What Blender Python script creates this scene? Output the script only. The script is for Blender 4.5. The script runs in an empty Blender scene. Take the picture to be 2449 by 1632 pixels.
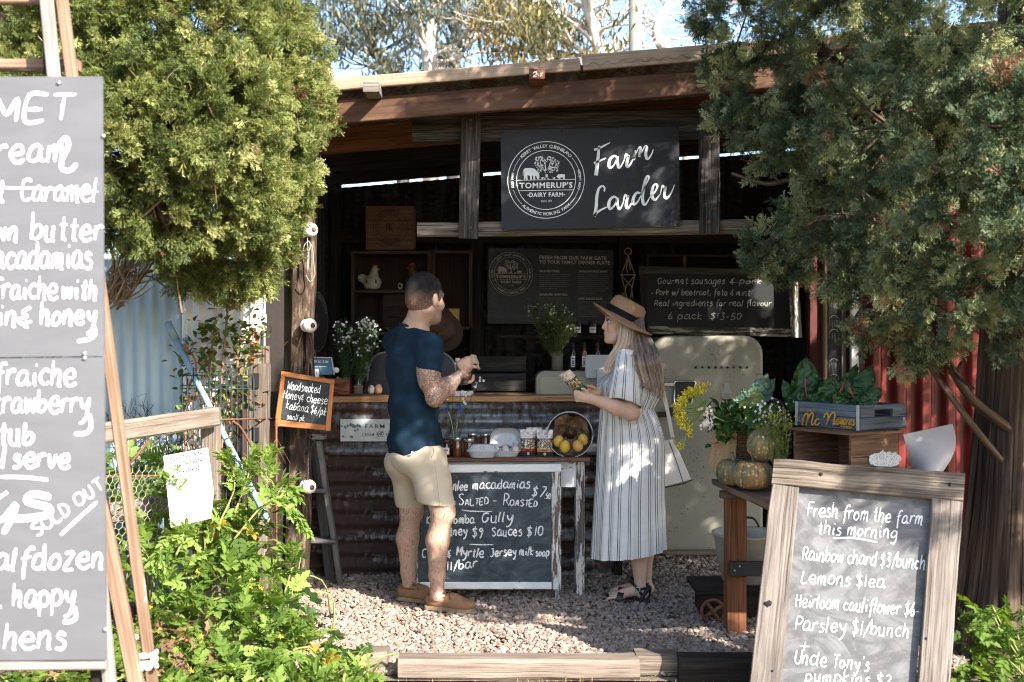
import bpy,math,random
import numpy as np
from mathutils import Vector as V,Matrix,noise as mn
from mathutils.geometry import tessellate_polygon

sc = bpy.context.scene
col = sc.collection
random.seed(7); RNG = np.random.default_rng(7)

# ---------------------------------------------------------------- camera
EYE = V((0,0,1.444)); FPX = 2800.0; CX,CY = 1224.5,816.0
cd = bpy.data.cameras.new('camera'); cam = bpy.data.objects.new('camera',cd); col.objects.link(cam)
cam.location = EYE; cam.rotation_euler = (math.radians(90),0,0)
cd.sensor_width = 36; cd.lens = FPX * 36 / 2449; cd.clip_start = .05; cd.clip_end = 2000
cd.dof.use_dof = True; cd.dof.focus_distance = 6.35; cd.dof.aperture_fstop = 3.3
sc.camera = cam
# ---------------------------------------------------------------- light
SUN = V((.86,-1.0,.86)).normalized()
EL = math.asin(SUN.z); AZ = math.atan2(SUN.x,SUN.y)
w = bpy.data.worlds.new('World'); sc.world = w; w.use_nodes = True
wn = w.node_tree.nodes; bg = wn['Background']
sky = wn.new('ShaderNodeTexSky'); sky.sky_type = 'NISHITA'; sky.sun_disc = False
sky.sun_elevation = EL; sky.sun_rotation = AZ; sky.air_density = 1.0; sky.dust_density = 1.2; sky.ozone_density = 2.0
w.node_tree.links.new(sky.outputs[0],bg.inputs[0]); bg.inputs[1].default_value = .125
ld = bpy.data.lights.new('sun','SUN'); ld.energy = 5.0; ld.angle = math.radians(.55); ld.color = (1,.94,.86)
sun = bpy.data.objects.new('sun',ld); col.objects.link(sun)
sun.rotation_euler = SUN.to_track_quat('Z','Y').to_euler(); sun.location = (6,-6,8)
sc.view_settings.view_transform = 'Standard'; sc.view_settings.look = 'None'
sc.view_settings.exposure = 1.74; sc.view_settings.gamma = 1; sc.view_settings.use_curve_mapping = False
try:
    sc.cycles.use_denoising = True; sc.cycles.denoiser = 'OPENIMAGEDENOISE'
except Exception: pass
sc.cycles.filter_width = 1.1; sc.cycles.max_bounces = 6; sc.cycles.diffuse_bounces = 4; sc.cycles.glossy_bounces = 3
sc.cycles.transmission_bounces = 6; sc.cycles.transparent_max_bounces = 12
sc.cycles.caustics_reflective = False; sc.cycles.caustics_refractive = False
sc.cycles.use_adaptive_sampling = True; sc.cycles.adaptive_threshold = .02

# ---------------------------------------------------------------- layout helpers
def W(px,py,Y):                       # a point of the place at depth Y from the lens
    return V(((px - CX) / FPX * Y,Y,EYE.z - (py - CY) / FPX * Y))
def G(px,py):                          # point on the ground
    return W(px,py,FPX * EYE.z / (py - CY))
class Plane:
    def __init__(s,p,n):
        s.p = V(p); s.n = V(n).normalized()
        if s.n.y > 0: s.n = -s.n
    def at(s,px,py,off=.0015):
        d = W(px,py,1.0) - EYE
        t = (s.p - EYE).dot(s.n) / d.dot(s.n)
        return EYE + d * t + s.n * off
ORG = {}
def tag(o,label=None,cat=None,group=None,kind=None):
    if label: o['label'] = label
    if cat: o['category'] = cat
    if group: o['group'] = group
    if kind: o['kind'] = kind
    return o
def thing(name,label,cat,loc,group=None):
    o = bpy.data.objects.new(name,None); col.objects.link(o); o.location = V(loc); o.empty_display_size = .1
    ORG[o.name] = V(loc); return tag(o,label,cat,group)
def link(name,me,parent,org):
    o = bpy.data.objects.new(name,me); col.objects.link(o)
    if parent is None: o.location = org
    else: o.parent = parent
    ORG[o.name] = V(org); return o
def copy_tree(o,parent=None):
    c = o.copy(); col.objects.link(c); c.parent = parent; ORG[c.name] = ORG[o.name].copy()
    for ch in [x for x in o.children]: copy_tree(ch,c)
    return c
def dup(o,loc,label=None,rz=None,sc_=None):
    c = copy_tree(o); c.location = V(loc); ORG[c.name] = V(loc)
    if label: c['label'] = label
    if rz is not None: c.rotation_euler = (0,0,rz)
    if sc_ is not None: c.scale = (sc_,) * 3
    return c

class MB:
    def __init__(s,T=None): s.v = []; s.f = []; s.uv = []; s.mi = []; s.sm = []; s.T = T
    def add(s,vs,fs,uvs=None,mi=0,smooth=False):
        o = len(s.v)
        s.v += [tuple(s.T @ V(p)) if s.T else tuple(p) for p in vs]
        for i,f in enumerate(fs):
            s.f.append([k + o for k in f]); s.mi.append(mi); s.sm.append(smooth)
            if uvs is None:
                P = [V(vs[k]) for k in f]; n = (P[1] - P[0]).cross(P[2] - P[0]); a = [abs(x) for x in n]
                k = a.index(max(a)); ij = [(1,2),(0,2),(0,1)][k]
                s.uv.append([(p[ij[0]],p[ij[1]]) for p in P])
            else: s.uv.append(uvs[i])
        return s
    def build(s,name,mats,parent=None,org=None):
        if not isinstance(mats,(list,tuple)): mats = [mats]
        if parent is not None: org = ORG[parent.name]
        elif org is None:
            a = np.array(s.v); org = V(((a[:,0].min() + a[:,0].max()) / 2,(a[:,1].min() + a[:,1].max()) / 2,a[:,2].min()))
        org = V(org); a = np.array(s.v,dtype=np.float64) - np.array(org)
        me = bpy.data.meshes.new(name); me.from_pydata(a.tolist(),[],s.f)
        ul = me.uv_layers.new(name='UVMap'); fl = [c for u in s.uv for c in u]
        ul.data.foreach_set('uv',np.array(fl,dtype=np.float32).ravel())
        me.polygons.foreach_set('material_index',s.mi); me.polygons.foreach_set('use_smooth',s.sm)
        for m in mats: me.materials.append(m)
        me.validate(); me.update()
        return link(name,me,parent,org)
# --- shapes
def frame(d,up=(0,0,1)):
    d = V(d).normalized(); up = V(up)
    if abs(d.dot(up.normalized())) > .98: up = V((0,1,0)) if abs(d.y) < .9 else V((1,0,0))
    x = d.cross(up).normalized(); return d,x,x.cross(d).normalized()
def beam(mb,a,b,w_,h_,up=(0,0,1),bev=.004,rough=.0,seg=None,mi=0):
    """squared timber from a to b: w_ across, h_ along up"""
    a,b = V(a),V(b); L = (b - a).length; d,x,u = frame(b - a,up)
    if seg is None: seg = max(1,int(L / .12)) if rough else 1
    bev = min(bev,w_ * .3,h_ * .3); hw,hh = w_ / 2,h_ / 2
    sec = [(-hw + bev,-hh),(hw - bev,-hh),(hw,-hh + bev),(hw,hh - bev),(hw - bev,hh),(-hw + bev,hh),(-hw,hh - bev),(-hw,-hh + bev)]
    per = [0]
    for i in range(8):
        p,q = sec[i],sec[(i + 1) % 8]; per.append(per[-1] + math.hypot(p[0] - q[0],p[1] - q[1]))
    vs = []; uo,vo = random.random() * 9,random.random() * 9; sd = random.random() * 50
    for k in range(seg + 1):
        t = k / seg; c = a + (b - a) * t
        for j,(sx,sy) in enumerate(sec):
            r = V((0,0,0))
            if rough:
                q = c * 5 + V((sx * 30 + sd,sy * 30,0)); r = V((mn.noise(q),mn.noise(q + V((9,3,1))),mn.noise(q + V((2,7,5))))) * rough
            vs.append(c + x * sx + u * sy + r)
    fs = []; uvs = []
    for k in range(seg):
        for j in range(8):
            j2 = (j + 1) % 8; fs.append((k * 8 + j,k * 8 + j2,(k + 1) * 8 + j2,(k + 1) * 8 + j))
            u0,u1 = uo + L * k / seg,uo + L * (k + 1) / seg
            uvs.append([(u0,vo + per[j]),(u0,vo + per[j + 1]),(u1,vo + per[j + 1]),(u1,vo + per[j])])
    fs.append(tuple(range(7,-1,-1))); uvs.append([(uo + sec[i][0] * .4,vo + sec[i][1]) for i in range(7,-1,-1)])
    fs.append(tuple(seg * 8 + i for i in range(8))); uvs.append([(uo + sec[i][0] * .4,vo + sec[i][1]) for i in range(8)])
    mb.add(vs,fs,uvs,mi); return mb
def box(mb,lo,hi,bev=.003,mi=0):
    lo,hi = V(lo),V(hi); d = hi - lo; c = (lo + hi) / 2
    if d.x >= d.z and d.x >= d.y: beam(mb,(lo.x,c.y,c.z),(hi.x,c.y,c.z),d.y,d.z,(0,0,1),bev,mi=mi)
    elif d.z >= d.y: beam(mb,(c.x,c.y,lo.z),(c.x,c.y,hi.z),d.x,d.y,(0,1,0),bev,mi=mi)
    else: beam(mb,(c.x,lo.y,c.z),(c.x,hi.y,c.z),d.x,d.z,(0,0,1),bev,mi=mi)
    return mb
def tube(mb,pts,r,n=8,mi=0,cap=True,smooth=True):
    pts = [V(p) for p in pts]; m = len(pts); rs = r if isinstance(r,(list,tuple)) else [r] * m
    t0 = (pts[1] - pts[0]).normalized(); _,x,u = frame(t0); vs = []; L = 0; Ls = [0]
    for i in range(m):
        t = (pts[min(i + 1,m - 1)] - pts[max(i - 1,0)]).normalized()
        x = (x - t * x.dot(t)).normalized(); u = t.cross(x)
        for j in range(n):
            a = 2 * math.pi * j / n; vs.append(pts[i] + (x * math.cos(a) + u * math.sin(a)) * rs[i])
        if i: L += (pts[i] - pts[i - 1]).length; Ls.append(L)
    fs = []; uvs = []; R = max(rs); vo = random.random() * 5
    for i in range(m - 1):
        for j in range(n):
            j2 = (j + 1) % n; fs.append((i * n + j,i * n + j2,(i + 1) * n + j2,(i + 1) * n + j))
            v0,v1 = vo + 2 * math.pi * R * j / n,vo + 2 * math.pi * R * (j + 1) / n
            uvs.append([(Ls[i],v0),(Ls[i],v1),(Ls[i + 1],v1),(Ls[i + 1],v0)])
    if cap and n > 2:
        fs.append(tuple(range(n - 1,-1,-1))); uvs.append([(0,0)] * n)
        fs.append(tuple((m - 1) * n + j for j in range(n))); uvs.append([(0,0)] * n)
    mb.add(vs,fs,uvs,mi,smooth); return mb
def spline(pts,sub=5):
    pts = [tuple(p) for p in pts]
    if len(pts) < 3: return [V(p) for p in pts]
    P = [pts[0]] + pts + [pts[-1]]; out = []
    for i in range(1,len(P) - 2):
        a,b,c,d = (np.array(P[i + k],float) for k in (-1,0,1,2))
        for s in range(sub):
            t = s / sub; out.append(V(.5 * ((2 * b) + (c - a) * t + (2 * a - 5 * b + 4 * c - d) * t * t + (3 * b - a - 3 * c + d) * t ** 3)))
    out.append(V(pts[-1])); return out
def lathe(mb,prof,c=(0,0,0),n=24,R=None,mi=0,smooth=True,cap=True):
    c = V(c); vs = []; m = len(prof); fs = []; uvs = []
    for (r,z) in prof:
        for j in range(n):
            a = 2 * math.pi * j / n; p = V((r * math.cos(a),r * math.sin(a),z)); vs.append(c + (R @ p if R else p))
    L = 0
    for i in range(m - 1):
        L2 = L + math.hypot(prof[i + 1][0] - prof[i][0],prof[i + 1][1] - prof[i][1]); R_ = max(p[0] for p in prof)
        for j in range(n):
            j2 = (j + 1) % n; fs.append((i * n + j,i * n + j2,(i + 1) * n + j2,(i + 1) * n + j))
            v0,v1 = 2 * math.pi * R_ * j / n,2 * math.pi * R_ * (j + 1) / n
            uvs.append([(L,v0),(L,v1),(L2,v1),(L2,v0)])
        L = L2
    if cap and prof[0][0] > 1e-4: fs.append(tuple(range(n - 1,-1,-1))); uvs.append([(0,0)] * n)
    if cap and prof[-1][0] > 1e-4: fs.append(tuple((m - 1) * n + j for j in range(n))); uvs.append([(0,0)] * n)
    mb.add(vs,fs,uvs,mi,smooth); return mb
def ball(mb,c,r,n=12,m=8,R=None,mi=0,dist=0.):
    c = V(c); r = (r,r,r) if not isinstance(r,(tuple,list)) else r; vs = []; fs = []; sd = random.random() * 40
    for i in range(m + 1):
        th = math.pi * i / m
        for j in range(n):
            a = 2 * math.pi * j / n; p = V((math.sin(th) * math.cos(a),math.sin(th) * math.sin(a),math.cos(th)))
            k = 1 + dist * mn.noise(p * 1.7 + V((sd,0,0))); p = V((p.x * r[0],p.y * r[1],p.z * r[2])) * k
            vs.append(c + (R @ p if R else p))
    for i in range(m):
        for j in range(n):
            j2 = (j + 1) % n; fs.append((i * n + j,(i + 1) * n + j,(i + 1) * n + j2,i * n + j2))
    mb.add(vs,fs,None,mi,True); return mb
def sheet(mb,P,mi=0,smooth=False,uvscale=1.):
    """grid of points P[i][j] as a sheet"""
    m,n = len(P),len(P[0]); vs = [p for r in P for p in r]; fs = []; uvs = []
    cu = [0]
    for j in range(1,n): cu.append(cu[-1] + (V(P[m // 2][j]) - V(P[m // 2][j - 1])).length)
    cv = [0]
    for i in range(1,m): cv.append(cv[-1] + (V(P[i][n // 2]) - V(P[i - 1][n // 2])).length)
    for i in range(m - 1):
        for j in range(n - 1):
            fs.append((i * n + j,i * n + j + 1,(i + 1) * n + j + 1,(i + 1) * n + j))
            uvs.append([(cu[j],cv[i]),(cu[j + 1],cv[i]),(cu[j + 1],cv[i + 1]),(cu[j],cv[i + 1])])
    mb.add(vs,fs,uvs,mi,smooth); return mb
def slab(mb,pts,thick,mi=0,n=None):
    """flat polygon (any outline) given thickness behind it"""
    pts = [V(p) for p in pts]; n = V(n) if n else (pts[1] - pts[0]).cross(pts[2] - pts[0]).normalized()
    if n.y > 0: n = -n
    k = len(pts); vs = pts + [p - n * thick for p in pts]
    tr = tessellate_polygon([pts]); fs = [tuple(t) for t in tr] + [tuple(k + i for i in reversed(t)) for t in tr]
    fs += [(i,(i + 1) % k,k + (i + 1) % k,k + i) for i in range(k)]
    mb.add(vs,fs,None,mi); return mb
def corr(mb,o,ux,uy,w_,h_,pitch=.076,amp=.009,nrm=None,mi=0,per=8,uvrot=False):
    """corrugated sheet: waves along ux (width w_), ribs along uy (height h_)"""
    o,ux,uy = V(o),V(ux).normalized(),V(uy).normalized(); n = V(nrm) if nrm else ux.cross(uy)
    m = int(w_ / pitch * per); P = []; R = max(2,int(h_ / .25))
    for i in range(R + 1):
        row = []
        for j in range(m + 1):
            x = w_ * j / m; row.append(o + ux * x + uy * (h_ * i / R) + n * (amp * math.sin(2 * math.pi * x / pitch)))
        P.append(row)
    return sheet(mb,P,mi,True)
def npmesh(name,v,f,mats,parent=None,org=None,attr=None,smooth=False,uv=None,mi=None):
    v = np.asarray(v,np.float32); f = np.asarray(f,np.int32)
    if parent is not None: org = ORG[parent.name]
    elif org is None: org = V((float(v[:,0].mean()),float(v[:,1].mean()),float(v[:,2].min())))
    v = v - np.array(org,np.float32); k = f.shape[1]
    me = bpy.data.meshes.new(name); me.vertices.add(len(v)); me.vertices.foreach_set('co',v.ravel())
    me.loops.add(f.size); me.loops.foreach_set('vertex_index',f.ravel()); me.polygons.add(len(f))
    me.polygons.foreach_set('loop_start',np.arange(0,f.size,k,dtype=np.int32))
    me.polygons.foreach_set('use_smooth',np.full(len(f),smooth,bool))
    if mi is not None: me.polygons.foreach_set('material_index',np.asarray(mi,np.int32))
    if attr is not None:
        for nm,a in attr.items():
            at = me.attributes.new(nm,'FLOAT','POINT'); at.data.foreach_set('value',np.asarray(a,np.float32))
    if uv is not None:
        ul = me.uv_layers.new(name='UVMap'); ul.data.foreach_set('uv',np.asarray(uv,np.float32)[f.ravel()].ravel())
    if not isinstance(mats,(list,tuple)): mats = [mats]
    for m in mats: me.materials.append(m)
    me.update(calc_edges=True)
    return link(name,me,parent,org)

# ---------------------------------------------------------------- materials
class N:
    def __init__(s,name):
        s.m = bpy.data.materials.new(name); s.m.use_nodes = True; s.t = s.m.node_tree; s.b = s.t.nodes['Principled BSDF']; s.out = s.t.nodes['Material Output']
    def n(s,typ,**kw):
        x = s.t.nodes.new('ShaderNode' + typ)
        for k,v_ in kw.items():
            if k.startswith('i_'):
                key = k[2:]; x.inputs[int(key) if key.isdigit() else key].default_value = v_
            else: setattr(x,k,v_)
        return x
    def l(s,a,b): s.t.links.new(a,b)
    def coord(s,kind='UV',scale=(1,1,1),loc=(0,0,0)):
        c = s.n('TexCoord'); m = s.n('Mapping'); m.inputs['Scale'].default_value = scale; m.inputs['Location'].default_value = loc
        s.l(c.outputs[kind],m.inputs[0]); return m.outputs[0]
    def noise(s,co,scale=1.,det=4.,rough=.55,dist=0.):
        x = s.n('TexNoise'); x.inputs['Scale'].default_value = scale; x.inputs['Detail'].default_value = det
        x.inputs['Roughness'].default_value = rough; x.inputs['Distortion'].default_value = dist; s.l(co,x.inputs['Vector']); return x.outputs['Fac']
    def ramp(s,fac,stops):
        x = s.n('ValToRGB'); e = x.color_ramp.elements
        while len(e) < len(stops): e.new(.5)
        for i,(p,c) in enumerate(stops):
            e[i].position = p; e[i].color = (c[0],c[1],c[2],1) if isinstance(c,(tuple,list)) else (c,c,c,1)
        s.l(fac,x.inputs[0]); return x.outputs[0]
    def mix(s,fac,a,b,mode='MIX'):
        x = s.n('Mix',data_type='RGBA',blend_type=mode)
        for sock,val in ((x.inputs[0],fac),(x.inputs[6],a),(x.inputs[7],b)):
            if isinstance(val,bpy.types.NodeSocket): s.l(val,sock)
            elif isinstance(val,(tuple,list)): sock.default_value = (*val[:3],1)
            else: sock.default_value = val
        return x.outputs[2]
    def math(s,op,a,b=0.,clamp=False):
        x = s.n('Math',operation=op,use_clamp=clamp)
        for sock,val in ((x.inputs[0],a),(x.inputs[1],b)):
            if isinstance(val,bpy.types.NodeSocket): s.l(val,sock)
            else: sock.default_value = val
        return x.outputs[0]
    def attr(s,nm): return s.n('Attribute',attribute_name=nm).outputs['Fac']
    def bump(s,h,strength=.3,dist=.01):
        x = s.n('Bump'); x.inputs['Strength'].default_value = strength; x.inputs['Distance'].default_value = dist
        s.l(h,x.inputs['Height']); s.l(x.outputs[0],s.b.inputs['Normal']); return x
    def set(s,color=None,rough=None,metal=None,spec=None,**kw):
        for key,val in (('Base Color',color),('Roughness',rough),('Metallic',metal),('Specular IOR Level',spec)):
            if val is None: continue
            if isinstance(val,bpy.types.NodeSocket): s.l(val,s.b.inputs[key])
            elif isinstance(val,(tuple,list)): s.b.inputs[key].default_value = (*val[:3],1)
            else: s.b.inputs[key].default_value = val
        for k,val in kw.items(): s.b.inputs[k.replace('_',' ')].default_value = val
        return s.m
def plain(name,c,rough=.6,metal=0.,var=.12,scale=30.,bump=.0,spec=.4):
    a = N(name); co = a.coord('Object'); nz = a.noise(co,scale,5); k = tuple(min(1,x * (1 + var)) for x in c); d = tuple(x * (1 - var) for x in c)
    cc = a.ramp(nz,[(.3,d),(.7,k)])
    if bump: a.bump(nz,bump,.004)
    return a.set(cc,rough,metal,spec)
def wood(name,dark,mid,light,grain=38.,along=2.2,crack=.5,bump=.5,rough=.8,stain=.35,paint=None,cover=.5,pscale=(5,22)):
    """weathered timber, grain running along u; paint = colour of a flaking coat"""
    grain *= 3.2; along *= 1.7; a = N(name); co = a.coord('UV',(along,grain,1)); g = a.noise(co,1,5,.62,.4); g = a.math('ADD',a.math('MULTIPLY',g,.62),a.math('MULTIPLY',a.noise(a.coord('UV',(along * .5,grain * .22,1),(2,9,0)),1,4,.6,.8),.38))
    c = a.ramp(g,[(.33,dark),(.5,mid),(.68,light)])
    st = a.noise(a.coord('UV',(2.3,7,1),(3,1,0)),1,4,.6)
    c = a.mix(a.ramp(st,[(.4,0),(.62,stain)]),c,tuple(x * .45 for x in dark))
    ck = a.noise(a.coord('UV',(along * .4,grain * .8,1),(5,2,0)),1,3,.5,.2)
    cm = a.ramp(ck,[(.335,1),(.375,0)])
    c = a.mix(a.math('MULTIPLY',cm,crack),c,tuple(x * .2 for x in dark))
    h = a.math('SUBTRACT',g,a.math('MULTIPLY',cm,.6))
    if paint:
        pn = a.noise(a.coord('UV',(pscale[0],pscale[1],1),(1,7,0)),1,6,.7)
        pm = a.ramp(pn,[(cover - .015,0),(cover + .02,1)])
        dirt = a.noise(a.coord('UV',(9,9,1)),1,5); pc = a.mix(a.ramp(dirt,[(.45,0),(.8,.35)]),paint,tuple(x * .6 for x in paint))
        c = a.mix(pm,c,pc); h = a.math('ADD',a.math('MULTIPLY',h,.4),pm)
    a.bump(h,bump,.006); return a.set(c,rough,0,.25)
def sheetmetal(name,base,rust,amount=.5,scale=(1.2,5),rough=.55,metal=.35,white=None):
    a = N(name); n1 = a.noise(a.coord('UV',(scale[0],scale[1],1)),1,8,.68,.3); n2 = a.noise(a.coord('UV',(14,30,1)),1,5)
    f = a.math('ADD',n1,a.math('MULTIPLY',a.math('SUBTRACT',n2,.5),.35))
    b = a.ramp(n2,[(.3,tuple(x * .7 for x in base)),(.7,tuple(min(1,x * 1.25) for x in base))])
    r = a.ramp(n2,[(.3,tuple(x * .55 for x in rust)),(.65,rust)])
    m = a.ramp(f,[(amount - .06,1),(amount + .06,0)]); c = a.mix(m,b,r)
    rr = a.math('ADD',a.math('MULTIPLY',m,.3),rough,True)
    a.bump(n2,.15,.003); a.set(c,rr,None,.4); a.l(a.math('MULTIPLY',a.math('SUBTRACT',1.,m),metal),a.b.inputs['Metallic']); return a.m
def leafmat(name,stops,trans=.35,rough=.55,spec=.3):
    """stops over the per-leaf value lc 0..1"""
    a = N(name); c = a.ramp(a.attr('lc'),stops); d = a.b; a.set(c,rough,0,spec)
    t = a.n('BsdfTranslucent'); hs = a.n('HueSaturation'); hs.inputs['Saturation'].default_value = 1.15; hs.inputs['Value'].default_value = 1.25
    a.l(c,hs.inputs['Color']); a.l(hs.outputs[0],t.inputs[0])
    mx = a.n('MixShader'); mx.inputs[0].default_value = trans; a.l(d.outputs[0],mx.inputs[1]); a.l(t.outputs[0],mx.inputs[2]); a.l(mx.outputs[0],a.out.inputs[0]); return a.m
def glass(name,c=(1,1,1),rough=.02,alpha=.18):
    a = N(name); tr = a.n('BsdfTransparent'); tr.inputs[0].default_value = (*c,1); gl = a.n('BsdfGlossy'); gl.inputs['Roughness'].default_value = rough
    fr = a.n('LayerWeight'); fr.inputs[0].default_value = .35; mx = a.n('MixShader'); f = a.math('ADD',a.math('MULTIPLY',fr.outputs['Fresnel'],.8),alpha * .3,True)
    a.l(f,mx.inputs[0]); a.l(tr.outputs[0],mx.inputs[1]); a.l(gl.outputs[0],mx.inputs[2]); a.l(mx.outputs[0],a.out.inputs[0]); return a.m
def chalk(name,c=(.8,.8,.78),solid=.45):
    a = N(name); nz = a.noise(a.coord('Object'),210,4,.75); tr = a.n('BsdfTransparent'); mx = a.n('MixShader'); a.set(c,.95,0,.1)
    a.l(a.ramp(nz,[(solid - .08,0),(solid + .02,1)]),mx.inputs[0]); a.l(tr.outputs[0],mx.inputs[1]); a.l(a.b.outputs[0],mx.inputs[2]); a.l(mx.outputs[0],a.out.inputs[0]); return a.m
def slate(name,c,smear=.5,rough=.6):
    a = N(name); n1 = a.noise(a.coord('Object',(2.2,2.2,4)),1.8,7,.7,2.2); n2 = a.noise(a.coord('Object'),60,4)
    lt = tuple(x + smear * .06 + x * smear * .9 for x in c)
    cc = a.mix(a.ramp(n1,[(.42,0),(.72,1)]),c,lt); cc = a.mix(a.math('MULTIPLY',a.ramp(n2,[(.6,0),(.8,1)]),.25 * smear),cc,(.4,.4,.4))
    a.bump(n2,.05,.002); return a.set(cc,rough,0,.35)
# ---------------------------------------------------------------- lettering
GL = {
'a':"5k3l1k0i0g2f4g5j5k5h6f7g|7",'b':"0p0k0f/0i2k4k5i4g2f0g|6",'c':"5k3l1k0i1g3f5g|5.6",'d':"5k3l1k0i0g2f4g5i/5p5i5f6f|6.6",'e':"0i4i5j4l2l0j0h2f4f6g|6.4",
'f':"6o5p3o2l2f2b/0k5l|5.2",'g':"5k3l1k0i1g3g5i/5l5f4c2b0c|6.2",'h':"0p0f/0i2l4k4f5f|6",'i':"1k1g2f/1n2n|3",'j':"2k2d0b/2n3n|3.6",'k':"0p0f/4l0i4f|5.4",'l':"1p0g1f|2.6",
'm':"0l0f/0i2l3k3f/3i5l6k6f7f|8",'n':"0l0f/0i2l4k4f5f|6",'o':"3l1k0i0g2f4g5i4k3l|6",'p':"0l0b/0j2l4k5i4g2f0g|6.2",'r':"0l0f/0i1k3l4k|4.6",'s':"4k2l1k1j3i4h3f0f|5.2",
't':"2o2g3f4f/0l4l|4.6",'u':"0l0h1f3f4h4l/4l4f5f|6",'v':"0l2f4l|5",'w':"0l1f3k5f6l|7",'x':"0l4f/4l0f|5",'y':"0l1i3h5l/5l4e2b0b|6",'z':"0l4l0f4f|5",'q':"5k3l1k0i1g3g5i/5l5b|6.2",
'A':"0f3o6f/1i5i|7",'B':"0o0f/0o3o4m3k0k/3k5i4f0f|6",'C':"6n4o1n0j1g3f6g|6.6",'D':"0o0f/0o3n5k4g0f|6.4",'E':"5o0o0f5f/0j4j|6",'F':"0o0f/0o5o/0k4k|5.4",'G':"6n4o1n0j1g3f5g6j/4j7j|7.4",
'H':"0o0f/5o5f/0k5k|6.4",'I':"1o1f|2.5",'J':"1o5o/4o4h2f0g|5.6",'K':"0o0f/5o0j5f|6",'L':"0o0f5f|5.4",'M':"0f0o3i6o6f|7.4",'N':"0f0o5f5o|6.6",'O':"3o0m0h3f6h6m3o|7.2",'P':"0o0f/0o3o5m3j0j|5.4",
'R':"0o0f/0o3o5m3j0j/2j6f|6.4",'S':"5n3o0n1l4j5h3f0g|6",'T':"0o6o/3o3f|6",'U':"0o0h3f5h5o|6.4",'V':"0o3f6o|6.4",'W':"0o2f4m6f8o|9",'Y':"0o3j6o/3j3f|6.6",
'0':"2o0m0h2f4h4m2o|5.2",'1':"1o1f|2.6",'2':"0n2o4n4l0f5f|6",'3':"0o4o2k4i3f0f|5.4",'4':"3o0i5i/4l4f|5.6",'5':"4o1o0k3k4h2f0f|5.4",'6':"3o0i1f3f4h3j0i|5.4",'7':"0o4o1f|5",'9':"4m2o0m2k4m3f2d|5.4",
'$':"4m2n0m1k3j4h2f0g/2p2d|5.6",'/':"4p0d|4.4",'&':"4n1l3j0i1g5h/4e2f|6",'-':"0i3i|4.4",'.':"0f1f|2",',':"1g0d|2",'\'':"0p0n|1.8",'+':"0i6i/3l3f|7",'_':"0e5e|5"}
def glyph(ch):
    body,adv = GL[ch].split('|'); return [[(int(s[i],16),ord(s[i + 1]) - 102) for i in range(0,len(s),2)] for s in body.split('/')],float(adv)
def ribbon(mb,pts,wd,up=None,mi=0,mapper=None,taper=True):
    """flat stroke through 2-D points; mapper turns them into the place"""
    n = len(pts); L = []; Rr = []
    for i in range(n):
        a,b = pts[max(i - 1,0)],pts[min(i + 1,n - 1)]; dx,dy = b[0] - a[0],b[1] - a[1]; q = math.hypot(dx,dy) or 1
        ww = wd[i] if isinstance(wd,(list,tuple)) else wd
        k = (.55 if i in (0,n - 1) else 1) if taper else 1; nx,ny = -dy / q * ww / 2 * k,dx / q * ww / 2 * k
        L.append((pts[i][0] + nx,pts[i][1] + ny)); Rr.append((pts[i][0] - nx,pts[i][1] - ny))
    if taper and n > 1:   # rounded ends
        for e,s in ((0,1),(n - 1,-1)):
            pass
    vs = [mapper(*p) for p in L] + [mapper(*p) for p in Rr]
    mb.add(vs,[(i,i + 1,n + i + 1,n + i) for i in range(n - 1)],None,mi)
def handwrite(mb,pl,text,x0,y0,x1,y1=None,xh=20,lw=4,slant=.12,jit=.06,seed=0,off=.0015):
    """handwriting on plane pl: baseline from photo point (x0,y0) to (x1,y1)"""
    rd = random.Random(hash_(text) + seed); y1 = y0 if y1 is None else y1; u = xh / 6; tot = 0
    for ch in text: tot += 4.2 if ch == ' ' else glyph(ch)[1] + 1.2
    tot -= 1.2; L = math.hypot(x1 - x0,y1 - y0); ex,ey = (x1 - x0) / L,(y1 - y0) / L; fx,fy = -ey,ex
    sx = L / tot; pen = 0
    for ch in text:
        if ch == ' ': pen += 4.2; continue
        st,adv = glyph(ch); jy = rd.uniform(-jit,jit) * 6; ks = 1 + rd.uniform(-jit,jit) * 1.5; kr = rd.uniform(-jit,jit)
        for s in st:
            q = spline([(x + rd.uniform(-.16,.16),y + rd.uniform(-.16,.16)) for x,y in s],5 if len(s) > 2 else 2)
            if len(s) == 2: q = [V(s[0]),(V(s[0]) + V(s[1])) / 2 + V((rd.uniform(-.2,.2),0)),V(s[1])]
            P = []
            for p in q:
                gx = (pen + p[0] * ks + p[1] * (slant + kr)) * sx; gy = (p[1] * ks + jy) * u
                P.append((x0 + ex * gx - fx * gy,y0 + ey * gx - fy * gy))
            ribbon(mb,P,[lw * (1 + .4 * mn.noise(V((p[0] * .12,p[1] * .12,3)))) for p in P],mapper=lambda a,b: pl.at(a,b,off))
        pen += adv + 1.2
def hash_(t):
    h = 7
    for c in t: h = (h * 31 + ord(c)) % 99991
    return h
_TX = {}
def typeset(text,bold=0.,spacing=1.):
    """built-in type as a flat mesh: verts (cap height ~.73 at size 1), faces, width"""
    k = (text,bold,spacing)
    if k not in _TX:
        cu = bpy.data.curves.new('t','FONT'); cu.body = text; cu.size = 1; cu.offset = bold; cu.space_character = spacing; cu.resolution_u = 3
        ob = bpy.data.objects.new('t',cu); me = bpy.data.meshes.new_from_object(ob)
        vs = [(p.co.x,p.co.y) for p in me.vertices]; fs = [tuple(p.vertices) for p in me.polygons]
        bpy.data.objects.remove(ob); bpy.data.curves.remove(cu); bpy.data.meshes.remove(me)
        _TX[k] = (vs,fs,min(v[0] for v in vs),max(v[0] for v in vs))
    return _TX[k]
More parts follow.
